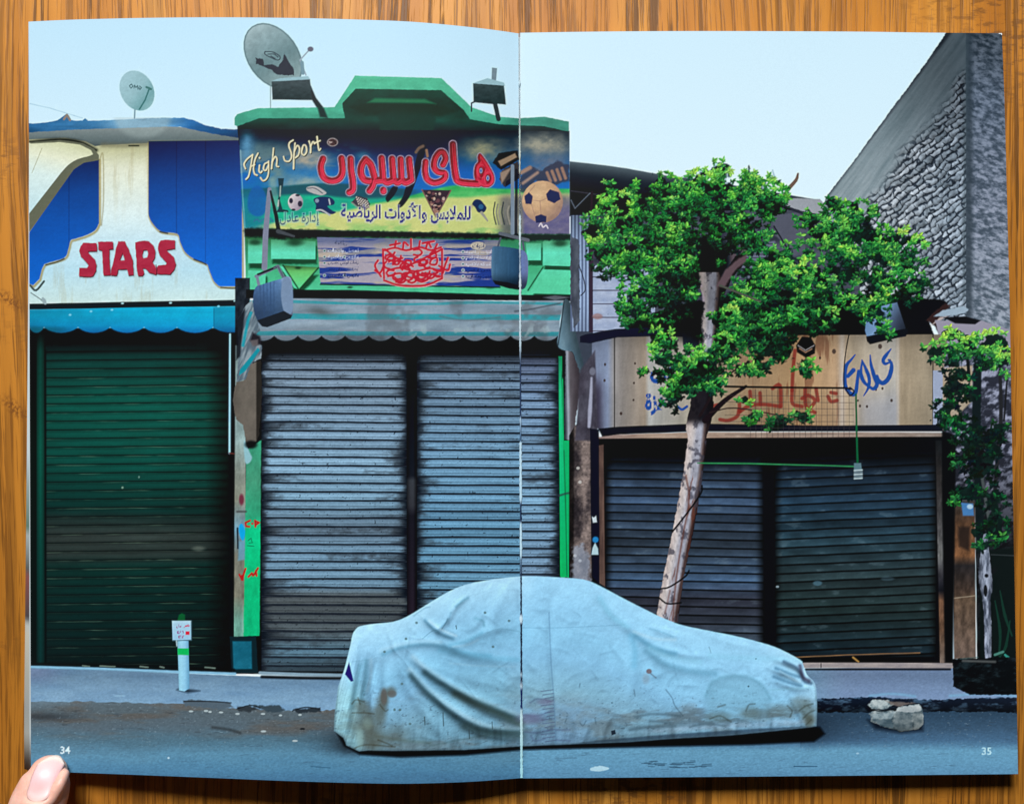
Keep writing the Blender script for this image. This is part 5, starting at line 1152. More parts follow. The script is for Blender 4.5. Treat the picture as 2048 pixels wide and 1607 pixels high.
poly([(1735, 1408), (1746, 1398), (1778, 1399), (1790, 1408), (1768, 1417), (1744, 1415)], None, 'printed_rock', fn=rock, rough=2, rs=5)
poly([(1736, 1407), (1748, 1399), (1776, 1400), (1766, 1408)], (176, 188, 190), soft=1.2, a=.6, rough=1.5); poly([(1770, 1400), (1830, 1404), (1800, 1411), (1782, 1408)], (120, 110, 104), soft=1.5, a=.8, rough=1.5)
glow([(1742, 1418), (1768, 1420), (1790, 1414)], 1.6, (14, 20, 26), .95)
for i in range(26):
    x_ = 1275 + 130 * rng.rand(); y_ = 1519 + 14 * rng.rand()
    line([(x_, y_), (x_ + 8 + 18 * rng.rand(), y_ + 1 - 2 * rng.rand())], .9, (48, 76, 96), a=.6)
poly(cr([(1180, 1536), (1196, 1530), (1216, 1533), (1214, 1538), (1190, 1541)], 3, True), (168, 206, 224), 'printed_litter', rough=1); line([(1588, 1531), (1634, 1531)], .9, (46, 84, 112)); blob(1715, 1505, 3, 1.6, (150, 190, 214), .9); line([(622, 1531), (660, 1534)], 1, (50, 92, 118), a=.7); blob(337, 1514, 2, 2, (190, 220, 235), .8)
# ---- bollard
poly([(358, 1228), (364, 1225), (370, 1228), (370, 1242), (354, 1242)], (8, 92, 50), 'printed_bollard', soft=1.4)
poly([(353, 1378), (360, 1374), (400, 1380), (376, 1384)], (14, 24, 34), soft=3, a=.8)
poly([(355, 1278), (377, 1278), (379, 1375), (369, 1381), (358, 1379)], None, 'printed_bollard', fn=lambda X, Y, sd: grad(X, [(354, (120, 176, 200)), (362, (150, 206, 232)), (370, (140, 196, 228)), (379, (96, 150, 184))]))
poly([(355.5, 1295), (377.5, 1295), (377.5, 1309), (355.8, 1308)], (16, 178, 92), 'printed_bollard')
poly([(344, 1240), (382, 1240), (383, 1278), (345, 1279)], None, 'printed_bollard_sign', fn=lambda X, Y, sd: grad(Y, [(1240, (168, 206, 228)), (1280, (146, 190, 220))])); line([(383, 1240), (383, 1279), (346, 1280)], .8, (60, 90, 100)); line([(353, 1280), (354, 1290)], 1.4, (150, 180, 190))
text(arabic('خطر'), 368, 1246, 379, 1254, (196, 36, 70), 'printed_bollard_lettering', bold=.03); text(arabic('مال'), 353, 1247, 362, 1255, (150, 60, 120), 'printed_bollard_lettering', bold=.02)
poly([(371, 1261), (379, 1261), (379, 1268), (371, 1268)], (200, 32, 60), 'printed_bollard_lettering'); text('٤٨٦', 354, 1260, 368, 1266, (140, 56, 120), 'printed_bollard_lettering', bold=.03); text('٤١٢', 357, 1269, 368, 1275, (150, 60, 110), 'printed_bollard_lettering', bold=.03)

# ---- car under its cover
CARL = [(701, 1288), (705, 1268), (710, 1259), (720, 1251), (750, 1246), (786, 1242), (815, 1231), (853, 1208), (895, 1183), (931, 1168), (980, 1158), (1040, 1151.5), (1090, 1152), (1146, 1155), (1176, 1160), (1203, 1172), (1252, 1198), (1312, 1228), (1340, 1240), (1373, 1251), (1464, 1269), (1524, 1284), (1561, 1297), (1600, 1318), (1606, 1327), (1614, 1348), (1630, 1366), (1634, 1402), (1633, 1451),
        (1603, 1455), (1464, 1469), (1343, 1476), (1252, 1483), (1113, 1488), (1040, 1491), (931, 1498), (786, 1500), (737, 1499), (718, 1501), (693, 1489), (687, 1474), (668, 1460), (669, 1428), (676, 1373), (689, 1336)]
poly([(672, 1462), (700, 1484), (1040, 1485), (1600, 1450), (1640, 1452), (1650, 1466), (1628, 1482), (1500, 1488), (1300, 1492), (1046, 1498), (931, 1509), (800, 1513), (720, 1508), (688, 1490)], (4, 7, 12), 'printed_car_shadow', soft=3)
def tarp(X, Y, sd):
    top = np.interp(X, [668, 701, 720, 786, 853, 931, 1040, 1146, 1203, 1312, 1373, 1464, 1561, 1634], [1400, 1290, 1251, 1242, 1208, 1168, 1151, 1156, 1172, 1228, 1251, 1269, 1297, 1368])
    d = Y - top
    c = grad(d, [(0, (150, 206, 232)), (14, (146, 206, 234)), (60, (126, 190, 224)), (110, (114, 182, 216)), (160, (110, 172, 206)), (230, (112, 166, 186)), (300, (108, 156, 172)), (345, (98, 142, 160))])
    c = mixc_arr(c, c3((124, 192, 228)), .6 * sstep(1040, 1080, X) * sstep(1620, 1500, X) * sstep(200, 60, d))
    c = mixc_arr(c, c3((104, 150, 196)), .45 * np.exp(-(((X - 1120) / 110) ** 2)) * sstep(1380, 1430, Y))
    c = mixc_arr(c, c3((106, 176, 206)), .5 * sstep(1030, 1000, X) * sstep(1290, 1340, Y) * sstep(820, 880, X))
    n = fbm(X, Y, 46, 30, 4, 701)
    c = c * (.93 + .14 * n)[..., None]
    dirt = sstep(.45, .75, fbm(X, Y, 60, 22, 4, 703)) * sstep(1360, 1440, Y)
    c = mixc_arr(c, c3((104, 122, 124)), dirt * .6)
    band = sstep(.40, .66, fbm(X, Y, 40, 10, 4, 705)) * np.exp(-(((Y - 1435 + (X - 1300) * .01) / 22) ** 2)) * sstep(1180, 1260, X)
    c = mixc_arr(c, c3((84, 104, 112)), band * .7)
    c = mixc_arr(c, c3((150, 190, 214)), .6 * np.exp(-(((Y - np.interp(X, [1240, 1400, 1640], [1466, 1452, 1440])) / 7) ** 2)) * sstep(1240, 1340, X) * (.4 + fbm(X, Y, 12, 5, 2, 707)))
    lo = sstep(-2, 3, Y - np.interp(X, [1040, 1200, 1343, 1500, 1640], [1500, 1478, 1466, 1456, 1449]))
    c = mixc_arr(c, c3((46, 74, 96)), lo * .75)
    c = mixc_arr(c, c3((136, 196, 190)), .55 * sstep(742, 705, X) * sstep(1330, 1400, Y))
    c = mixc_arr(c, c3((74, 104, 116)), .5 * np.exp(-((sd + 1) / 2.5) ** 2) * sstep(1330, 1400, Y))
    c = mixc_arr(c, c3((70, 100, 116)), .45 * sstep(.74, .84, fbm(X, Y, 7, 5, 2, 709)) * sstep(1330, 1430, Y))
    # cloth relief: long sagging folds, hanging pleats, small creases
    def rot(a): return X * math.cos(a) + Y * math.sin(a), -X * math.sin(a) + Y * math.cos(a)
    wx = (fbm(X, Y, 80, 60, 2, 721) - .5) * 50
    a1, b1 = rot(math.radians(33)); a2, b2 = rot(math.radians(14)); a3, b3 = rot(math.radians(-52))
    hgt = 5.0 * fbm(a1 + wx, b1 + wx * .8, 150, 26, 2, 723) * sstep(760, 830, X) * sstep(1060, 1030, X) * sstep(1230, 1300, Y)
    hgt = hgt + 2.5 * fbm(a2, b2 + wx * .7, 150, 24, 2, 725) * sstep(1200, 1280, X)
    hgt = hgt + 1.6 * fbm(a3, b3 + wx * .8, 70, 24, 2, 727) * sstep(1060, 1000, X) * sstep(1290, 1240, Y)
    hgt = hgt + 4.0 * fbm(X + (Y - 1300) * .25, Y, 11, 90, 3, 729) * (sstep(790, 730, X) * sstep(1300, 1340, Y))
    hgt = hgt + 2.0 * fbm(X + wx * .3, Y, 9, 34, 3, 731) * sstep(1420, 1470, Y)
    hgt = hgt + 1.6 * fbm(X, Y, 16, 12, 4, 733) * (0.35 + sstep(1330, 1440, Y))
    hgt = hgt + 3.0 * fbm(X + Y * .3, Y, 34, 60, 3, 735)
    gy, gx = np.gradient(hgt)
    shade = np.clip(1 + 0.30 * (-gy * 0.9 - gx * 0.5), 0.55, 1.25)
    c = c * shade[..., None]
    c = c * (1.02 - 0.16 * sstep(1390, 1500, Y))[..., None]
    g = c.mean(-1, keepdims=True)
    return (g + (c - g) * 0.76) * c3((1.02, 1.04, 1.08)) + 3
CARP = np.vstack([cr(CARL[:29], 3), CARL[29:]])
poly(CARP, None, 'printed_car_cover', fn=tarp, soft=1.0)
sl, X, Y = win(0, 0, PW - 1, PH - 1, 0)
CLIP = np.zeros((PH, PW), np.float32)
sl2, X2, Y2 = win(640, 1120, 1660, 1520, 0)
CLIP[sl2] = cov(sd_poly(X2, Y2, CARP), 1.0)
def fold(pts, w, col, a, smooth=6):
    glow(pts, w * (1.25 if w > 2.2 else 1.1), col, a * (0.9 if w > 2.2 else 0.5), smooth)
DKF, LTF, BRN = (58, 92, 104), (176, 214, 234), (86, 92, 84)
# the two long swags on the rear door
fold([(826, 1312), (850, 1334), (890, 1362), (930, 1386), (975, 1406), (1010, 1420), (1040, 1430)], 4.6, LTF, .55)
fold([(850, 1344), (900, 1376), (940, 1398), (985, 1416), (1020, 1432), (1041, 1440)], [6.0][0], DKF, .85); fold([(910, 1386), (960, 1410), (1010, 1432), (1041, 1446)], 7, (66, 84, 80), .75)
fold([(820, 1338), (850, 1372), (890, 1406), (930, 1432), (970, 1450), (1010, 1458), (1041, 1458)], 5, LTF, .55); fold([(822, 1350), (852, 1382), (890, 1416), (930, 1444), (970, 1460), (1041, 1464)], 5.5, DKF, .8)
fold([(930, 1450), (980, 1466), (1041, 1470)], 8, (66, 90, 94), .75); fold([(860, 1490), (920, 1478), (990, 1466), (1041, 1462)], 2, (70, 96, 100), .6); fold([(750, 1470), (800, 1478), (860, 1484)], 3, (90, 112, 110), .5)
# rear wheel-arch crease, window folds
fold([(766, 1306), (800, 1294), (840, 1288), (880, 1290), (930, 1304), (980, 1310)], 4, (96, 158, 190), .6); fold([(762, 1300), (800, 1288), (840, 1281), (880, 1283)], 4, LTF, .35)
fold([(850, 1240), (866, 1256), (884, 1268), (905, 1276)], 3, (96, 152, 182), .7); fold([(858, 1240), (876, 1254), (896, 1264), (912, 1270)], 2.4, LTF, .6); fold([(875, 1260), (895, 1240), (902, 1224)], 2, (90, 140, 165), .65); fold([(884, 1256), (892, 1244), (895, 1236)], 1.2, (60, 96, 112), .7)
fold([(845, 1276), (862, 1262), (874, 1258)], 1.1, (80, 120, 136), .7); fold([(900, 1288), (930, 1282), (950, 1272), (964, 1264)], 3, (100, 160, 190), .5); fold([(906, 1292), (936, 1288), (956, 1278)], 2.2, LTF, .5); fold([(912, 1212), (926, 1200), (936, 1194)], 2.5, (104, 160, 186), .6); fold([(828, 1230), (848, 1216), (860, 1212)], 1.5, (96, 140, 160), .6)
fold([(950, 1235), (965, 1240), (968, 1250)], 2.4, (104, 160, 184), .5); fold([(975, 1264), (1000, 1256), (1040, 1262)], 1.2, (96, 140, 160), .5); fold([(900, 1325), (960, 1330), (1030, 1332)], 2, LTF, .35); fold([(880, 1298), (940, 1312), (1035, 1318)], 5, (98, 168, 200), .4)
fold([(720, 1330), (712, 1370), (705, 1410)], 5, (96, 150, 172), .5); fold([(732, 1320), (730, 1360), (722, 1400)], 4, (100, 158, 182), .5); fold([(742, 1318), (742, 1350), (734, 1380)], 3, LTF, .3); fold([(704, 1322), (722, 1320), (738, 1318)], 1.4, (104, 150, 170), .5)
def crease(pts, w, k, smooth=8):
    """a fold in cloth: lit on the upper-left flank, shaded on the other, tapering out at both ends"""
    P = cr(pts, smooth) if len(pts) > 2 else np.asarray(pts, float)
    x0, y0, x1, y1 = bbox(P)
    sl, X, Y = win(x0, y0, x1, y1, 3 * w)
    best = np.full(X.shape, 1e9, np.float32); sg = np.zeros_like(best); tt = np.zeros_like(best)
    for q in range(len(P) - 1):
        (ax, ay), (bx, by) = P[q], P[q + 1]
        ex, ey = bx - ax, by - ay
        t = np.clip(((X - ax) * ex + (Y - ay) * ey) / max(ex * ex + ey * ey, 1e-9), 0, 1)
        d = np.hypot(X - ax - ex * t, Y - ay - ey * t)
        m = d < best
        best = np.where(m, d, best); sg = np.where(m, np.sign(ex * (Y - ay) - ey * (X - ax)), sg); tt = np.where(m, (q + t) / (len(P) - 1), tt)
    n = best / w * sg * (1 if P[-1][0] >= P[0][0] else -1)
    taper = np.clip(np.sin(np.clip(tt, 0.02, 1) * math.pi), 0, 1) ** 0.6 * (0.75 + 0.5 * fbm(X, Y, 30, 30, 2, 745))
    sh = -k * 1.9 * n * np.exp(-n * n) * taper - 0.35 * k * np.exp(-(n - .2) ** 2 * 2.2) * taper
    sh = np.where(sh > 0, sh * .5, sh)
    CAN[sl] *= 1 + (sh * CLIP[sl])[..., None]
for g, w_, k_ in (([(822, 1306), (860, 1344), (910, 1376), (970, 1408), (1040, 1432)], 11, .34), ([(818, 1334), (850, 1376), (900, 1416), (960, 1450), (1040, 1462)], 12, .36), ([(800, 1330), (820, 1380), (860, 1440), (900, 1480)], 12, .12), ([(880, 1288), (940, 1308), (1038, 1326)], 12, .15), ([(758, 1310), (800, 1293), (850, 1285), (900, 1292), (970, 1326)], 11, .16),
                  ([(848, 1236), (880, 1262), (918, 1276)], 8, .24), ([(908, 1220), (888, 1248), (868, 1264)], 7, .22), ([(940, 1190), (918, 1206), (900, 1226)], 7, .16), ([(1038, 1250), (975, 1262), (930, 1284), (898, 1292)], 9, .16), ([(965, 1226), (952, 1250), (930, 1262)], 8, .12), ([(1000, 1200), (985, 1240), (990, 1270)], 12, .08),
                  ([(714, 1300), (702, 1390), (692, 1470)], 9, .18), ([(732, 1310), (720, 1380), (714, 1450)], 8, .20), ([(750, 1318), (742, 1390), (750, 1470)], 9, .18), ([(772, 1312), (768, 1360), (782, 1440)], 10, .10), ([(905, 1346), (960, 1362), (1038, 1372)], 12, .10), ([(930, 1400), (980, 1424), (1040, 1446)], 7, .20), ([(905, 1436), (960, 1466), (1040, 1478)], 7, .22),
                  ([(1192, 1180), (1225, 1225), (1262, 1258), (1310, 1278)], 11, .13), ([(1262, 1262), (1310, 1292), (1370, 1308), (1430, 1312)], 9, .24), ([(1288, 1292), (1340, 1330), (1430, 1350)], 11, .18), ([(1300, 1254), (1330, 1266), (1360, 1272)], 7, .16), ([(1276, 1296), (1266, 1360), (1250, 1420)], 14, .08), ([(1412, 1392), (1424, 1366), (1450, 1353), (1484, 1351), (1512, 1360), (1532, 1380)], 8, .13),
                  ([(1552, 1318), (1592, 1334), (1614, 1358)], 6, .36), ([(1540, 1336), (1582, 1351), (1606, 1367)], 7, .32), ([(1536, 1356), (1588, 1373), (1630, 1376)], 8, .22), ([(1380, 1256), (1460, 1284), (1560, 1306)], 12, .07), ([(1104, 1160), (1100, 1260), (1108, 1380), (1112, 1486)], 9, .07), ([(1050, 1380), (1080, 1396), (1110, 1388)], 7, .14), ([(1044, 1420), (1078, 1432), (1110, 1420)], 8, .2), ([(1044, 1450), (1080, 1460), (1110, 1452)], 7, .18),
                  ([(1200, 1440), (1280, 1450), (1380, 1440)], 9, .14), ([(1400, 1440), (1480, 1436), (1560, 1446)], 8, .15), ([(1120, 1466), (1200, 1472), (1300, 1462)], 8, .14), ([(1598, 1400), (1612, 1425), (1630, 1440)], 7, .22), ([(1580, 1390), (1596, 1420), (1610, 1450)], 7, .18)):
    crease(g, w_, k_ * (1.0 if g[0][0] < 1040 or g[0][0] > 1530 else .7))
pl = np.random.RandomState(31)
for x_ in np.arange(700, 1630, 24.0):
    x_ = x_ + 26 * pl.rand(); yb = np.interp(x_, [690, 740, 930, 1040, 1343, 1634], [1490, 1499, 1498, 1491, 1476, 1452]); hl = 22 + 46 * pl.rand()
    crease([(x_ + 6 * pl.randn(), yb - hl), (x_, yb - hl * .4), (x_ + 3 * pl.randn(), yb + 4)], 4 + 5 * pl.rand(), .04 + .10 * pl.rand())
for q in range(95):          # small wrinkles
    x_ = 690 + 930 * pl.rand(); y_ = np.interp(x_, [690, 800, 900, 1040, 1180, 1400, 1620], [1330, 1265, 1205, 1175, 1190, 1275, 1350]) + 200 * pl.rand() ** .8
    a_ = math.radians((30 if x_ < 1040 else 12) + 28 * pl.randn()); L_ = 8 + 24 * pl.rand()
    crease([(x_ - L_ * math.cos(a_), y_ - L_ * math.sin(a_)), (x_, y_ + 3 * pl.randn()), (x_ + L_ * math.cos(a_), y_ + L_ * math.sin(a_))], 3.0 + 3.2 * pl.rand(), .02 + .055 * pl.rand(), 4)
# stains at the rear corner
for x_, y_, rx_, ry_, a_ in ((722, 1412, 14, 12, .55), (735, 1440, 16, 26, .7), (745, 1475, 22, 24, .75), (760, 1425, 12, 26, .7), (768, 1395, 9, 18, .8), (782, 1382, 10, 10, .7), (712, 1450, 10, 20, .4), (790, 1470, 26, 20, .35)): blob(x_, y_, rx_, ry_, BRN, a_, 1.3)
for g in ([(704, 1406), (712, 1398), (728, 1402)], [(705, 1424), (730, 1424), (748, 1426)], [(716, 1394), (720, 1406)], [(760, 1408), (770, 1420), (776, 1418)], [(700, 1500), (730, 1488), (790, 1492)], [(756, 1478), (776, 1486), (784, 1490)]): fold(g, 1.6, (54, 50, 36), .75, 4)
blob(768, 1392, 6, 16, (96, 94, 92), .75, .6); blob(784, 1386, 9, 7, (98, 96, 94), .65, .6); blob(735, 1446, 9, 11, (136, 164, 158), .4, 1.2); blob(720, 1474, 8, 18, (150, 184, 178), .4, 1.2)
for x_, y_ in ((804, 1366), (789, 1418), (800, 1418), (820, 1446), (769, 1302), (833, 1244), (986, 1292), (970, 1224), (1018, 1240), (812, 1276)): blob(x_, y_, 2.8, 2.6, (84, 112, 116), .75)
for x_, y0_, y1_ in ((849, 1432, 1448), (886, 1424, 1450), (938, 1456, 1475), (984, 1442, 1456), (912, 1250, 1256)): line([(x_, y0_), (x_ + 1, y1_)], 1.0, (60, 78, 84), a=.8)
fold([(820, 1475), (845, 1474), (870, 1480)], 2, (80, 110, 120), .6)
poly([(698, 1322), (707, 1360), (702, 1362), (690, 1347)], (38, 28, 112), 'printed_tail_light')
# right half: seam, fold lines, wheel arch, stains
fold([(1098, 1224), (1102, 1320), (1108, 1400), (1112, 1486)], 1.4, (84, 120, 150), .7); fold([(1046, 1254), (1120, 1254), (1250, 1248)], 1.0, (92, 140, 168), .55)
for i in range(15): yy = 1378 + i * 7.2; line([(1082 + (i % 4) * 4, yy + 3), (1106 + i * .3, yy)], 1.0, (78, 92, 120), a=.6)
for g in ([(1044, 1428), (1075, 1430), (1106, 1418)], [(1050, 1462), (1075, 1464), (1104, 1456)], [(1062, 1470), (1070, 1480), (1090, 1476)], [(1112, 1458), (1140, 1458)], [(1112, 1478), (1140, 1480)], [(1060, 1404), (1075, 1396), (1100, 1400)]): fold(g, 2, (70, 82, 112), .7, 4)
blob(1060, 1436, 26, 10, (104, 104, 134), .6, 1.2); blob(1090, 1402, 16, 6, (110, 112, 140), .6, 1.2)
fold([(1200, 1196), (1222, 1230), (1254, 1252)], 5, (134, 200, 232), .6); fold([(1270, 1270), (1300, 1290), (1330, 1302), (1350, 1306)], 4.5, (88, 148, 180), .65); fold([(1268, 1262), (1310, 1276), (1350, 1278)], 3, LTF, .5); fold([(1300, 1256), (1322, 1262), (1346, 1272)], 2, (94, 150, 180), .55)
fold([(1292, 1300), (1330, 1326), (1380, 1340), (1430, 1346)], 6, (86, 138, 164), .5); fold([(1300, 1294), (1340, 1312), (1400, 1322)], 5, (142, 206, 234), .4); fold([(1262, 1270), (1270, 1300), (1268, 1330)], 6, (100, 170, 206), .45); fold([(1420, 1310), (1480, 1314), (1560, 1316), (1600, 1322)], 5, (140, 204, 234), .4)
arch = cr([(1412, 1390), (1424, 1364), (1450, 1352), (1484, 1351), (1512, 1360), (1530, 1378), (1540, 1396)], 4)
poly(np.vstack([arch, [(1540, 1440), (1412, 1440)]]), (112, 162, 184), soft=9, a=.35); fold(arch, 3.0, (96, 146, 168), .4, 0)
for g, c_ in (([(1568, 1322), (1590, 1332), (1600, 1342), (1608, 1360), (1622, 1365)], (44, 66, 88)), ([(1552, 1335), (1580, 1346), (1598, 1352)], (70, 112, 140)), ([(1548, 1352), (1580, 1364), (1602, 1370)], (74, 116, 144)), ([(1600, 1330), (1606, 1352), (1618, 1360)], (50, 40, 60))): fold(g, 3.4, c_, .7)
fold([(1560, 1340), (1585, 1356), (1600, 1362)], 2, LTF, .6); fold([(1540, 1378), (1590, 1376), (1628, 1374)], 2, (120, 176, 190), .5)
for x_, y_, rx_, ry_, a_ in ((1600, 1405, 18, 14, .5), (1616, 1425, 14, 22, .6), (1560, 1420, 26, 14, .4), (1500, 1424, 20, 12, .4), (1440, 1432, 24, 10, .4), (1620, 1440, 10, 12, .7)): blob(x_, y_, rx_, ry_, (84, 92, 84), a_, 1.3)
for g in ([(1598, 1420), (1612, 1410), (1626, 1406)], [(1606, 1436), (1618, 1424), (1628, 1420)], [(1575, 1410), (1584, 1420), (1580, 1432)], [(1492, 1420), (1498, 1408), (1510, 1406)], [(1420, 1436), (1440, 1430), (1462, 1442)], [(1450, 1408), (1436, 1412)], [(1612, 1448), (1622, 1438)]): fold(g, 1.8, (52, 58, 52), .75, 4)
blob(1298, 1341, 5.5, 5, (112, 96, 100), .85, .6); fold([(1302, 1346), (1312, 1354)], 1.6, (70, 74, 84), .9, 0); blob(1292, 1356, 7, 10, (130, 140, 150), .4, 1.2)
for g in ([(1268, 1378), (1270, 1390)], [(1332, 1378), (1344, 1394), (1350, 1410), (1366, 1430)], [(1160, 1366), (1159, 1372)], [(1130, 1444), (1133, 1436)], [(1160, 1444), (1166, 1450), (1172, 1440)], [(1190, 1436), (1192, 1446)]): fold(g, 1.3, (60, 82, 96), .8, 4 if len(g) > 2 else 0)
for g in ([(1260, 1458), (1300, 1452), (1350, 1450)], [(1270, 1432), (1310, 1426), (1360, 1430)], [(1300, 1440), (1340, 1444)], [(1380, 1452), (1410, 1446), (1450, 1450)]): fold(g, 2.6, (74, 98, 112), .6, 4)
poly([(1222, 1460), (1230, 1458), (1232, 1466), (1223, 1469)], (34, 44, 58)); blob(1224, 1404, 2, 2, (70, 100, 116), .6); blob(1497, 1371, 2, 2, (60, 90, 104), .8); blob(1512, 1316, 2, 1.6, (90, 130, 150), .8); line([(1418, 1292), (1422, 1304)], .8, (110, 150, 170), a=.7)
CLIP = None
# page numbers
text('34', 121, 1491, 140, 1506, (196, 230, 246), 'printed_page_number', bold=.012)
text('35', 1964, 1493, 1983, 1508, (176, 220, 242), 'printed_page_number', bold=.012)
# the print itself: contrast, the crispness of the camera, fine grain
CAN = np.clip(CAN, 0, 255)
sky_ = (REG == R('printed_sky'))
c1 = CAN / 255.0
c1 = c1 * 0.82 + (c1 * c1 * (3 - 2 * c1)) * 0.18
def soft5(a):
    k = (1 / 16., 4 / 16., 6 / 16., 4 / 16., 1 / 16.)
    b = sum(w * np.roll(a, i - 2, 0) for i, w in enumerate(k))
    return sum(w * np.roll(b, i - 2, 1) for i, w in enumerate(k))
bl = soft5(soft5(c1))
c1 = c1 + 0.75 * (c1 - bl)
sl, X, Y = win(0, 0, PW - 1, PH - 1, 0)
gr = (fbm(X, Y, 2.4, 2.0, 2, 811) - .5) * 0.10 + (fbm(X, Y, 14, 5, 4, 815) - .5) * 0.05
c1 = c1 * (1 + np.where(sky_, 0.0, gr))[..., None]
CAN = np.clip(c1 * 255.0, 0, 255).astype(np.float32)
# ================================================================ the open book
book = link('book', None, None, 'open softcover photo book lying flat, its spread showing shuttered shops and a covered car', 'book')
book.empty_display_size = 0.02

def curve1(pts):
    p = np.array(pts, float)
    q = cr(p, 12)
    return lambda x: np.interp(x, q[:, 0], q[:, 1])

LT = curve1([(50, 43.5), (150, 39), (300, 35.5), (450, 34.5), (600, 36), (700, 38.5), (800, 42), (870, 47), (950, 55), (1005, 62), (1045, 68)])
LBm = curve1([(50, 1540), (140, 1543), (300, 1549), (450, 1555), (600, 1561), (788, 1565.5), (922, 1562.5), (1000, 1557.5), (1045, 1554)])
RT_ = curve1([(1030, 65.5), (1200, 63), (1400, 62), (1700, 63), (1850, 65), (2060, 66.5)])
RB_ = curve1([(1030, 1555), (1300, 1553), (1600, 1550.5), (2060, 1546)])
def left_h0(s): return np.interp(s, *cr([(0, .0104), (.2, .0124), (.45, .0139), (.7, .0134), (.85, .0113), (.95, .0088), (1, .0071)], 10).T)
def right_h0(s): return np.interp(s, *cr([(0, .0070), (.06, .0075), (.2, .0079), (.5, .0077), (.8, .0074), (1, .0070)], 10).T)
def left_h(s, t):        # the thumb holds the lower outer corner down
    e = np.clip((t - .35) / .65, 0, 1); e = e * e * (3 - 2 * e)
    return left_h0(s) - .0056 * e * np.clip(1 - s / .55, 0, 1) ** 1.4
def right_h(s, t): return right_h0(s) + 0 * t
def left_uv(s, t):
    u = (57 + 5 * t) * (1 - s) + (1037 + 5.5 * t) * s
    return u, LT(u) * (1 - t) + LBm(u) * t
def right_uv(s, t):
    xr = np.interp(t, [0, .09, .37, .63, .91, 1], [2004, 2009, 2019.5, 2026, 2034, 2036])
    u = (1040.5 + 2.5 * t) * (1 - s) + xr * s
    v = RT_(u) * (1 - t) + RB_(u) * t
    return u, v

def world(u, v, h):
    k = (CAM_H - h) / CAM_H
    return np.stack([(u - UC) * S * k, (VC - v) * S * k, h + 0 * u], -1)

def slab(name, uvf, hf, drop, thick, parent, mat, ns=48, nt=24, s0=0.0, s1=1.0, inset=0.0, label=None, rnd=None):
    """a curved sheet with thickness: drop below the page surface, inset in drawing units"""
    s = np.linspace(s0, s1, ns + 1); t = np.linspace(0, 1, nt + 1)
    Sg, Tg = np.meshgrid(s, t)
    u, v = uvf(Sg, Tg)
    v = v + inset * (1 - 2 * Tg); 
    h = hf(Sg, Tg) - drop
    top = world(u, v, h).reshape(-1, 3); bot = top.copy(); bot[:, 2] -= thick
    V = np.vstack([top, bot]); n = (ns + 1) * (nt + 1)
    F = []
    for j in range(nt):
        for i in range(ns):
            a = j * (ns + 1) + i; b = a + 1; c = a + ns + 2; d = a + ns + 1
            F.append((d, c, b, a)); F.append((a + n, b + n, c + n, d + n))
    def rim(idx):
        for a, b in zip(idx[:-1], idx[1:]): F.append((a, b, b + n, a + n))
    rim(list(range(ns + 1))); rim([nt * (ns + 1) + i for i in range(ns, -1, -1)])
    rim([j * (ns + 1) for j in range(nt, -1, -1)]); rim([j * (ns + 1) + ns for j in range(nt + 1)])
    me = mesh_from(name, V.tolist(), F, mat)
    sm = np.zeros(len(me.polygons), bool); sm[:2 * ns * nt] = True
    me.polygons.foreach_set('use_smooth', sm)
    return link(name, me, parent, label)

page_l = slab('page', left_uv, left_h, 0.00006, 0.00012, book, PAPER, label='left page, number 34, printed to its edges')
page_r = slab('page', right_uv, right_h, 0.00006, 0.00012, book, PAPER, label='right page, number 35, printed to its edges')

def pieces(reg):
    """number the connected areas of each printed region; crumbs go to the area beside them"""
    nt, ns = reg.shape
    reg = reg.copy()
    for rnd in range(3):
        par, size, rid = [], [], []
        def find(a):
            while par[a] != a:
                par[a] = par[par[a]]; a = par[a]
            return a
        lab = np.zeros((nt, ns), np.int32)
        prev = []
        for j in range(nt):
            row = reg[j]
            cut = np.flatnonzero(np.diff(row)) + 1
            st = np.concatenate([[0], cut]); en = np.concatenate([cut, [ns]])
            cur = []; k = 0
            for a, b in zip(st, en):
                n = len(par); par.append(n); size.append(b - a); rid.append(int(row[a]))
                lab[j, a:b] = n
                while k < len(prev) and prev[k][1] <= a: k += 1
                m = k
                while m < len(prev) and prev[m][0] < b:
                    if prev[m][3] == row[a]:
                        x, y = find(n), find(prev[m][2])
                        if x != y: par[x] = y; size[y] += size[x]
                    m += 1
                cur.append((a, b, n, row[a]))
            prev = cur
        root = np.array([find(i) for i in range(len(par))])
        lab = root[lab]
        big = np.zeros(len(par), bool)
        for i in np.unique(root):
            nm = REGS[rid[i]] if rid[i] > 0 else ''
            big[i] = size[i] >= (30 if ('letter' in nm or 'number' in nm or 'bulb' in nm) else 160) or rid[i] < 0
        bad = ~big[lab]
        if rnd == 2 or not bad.any(): break
        for _ in range(60):                      # grow the kept areas into the crumbs
            if not bad.any(): break
            for ax, sh in ((1, 1), (1, -1), (0, 1), (0, -1)):
                nb_ = np.roll(bad, sh, ax); nr_ = np.roll(reg, sh, ax)
                take = bad & ~nb_ & (nr_ > 0)
                reg[take] = nr_[take]; bad = bad & ~take
    return reg, lab

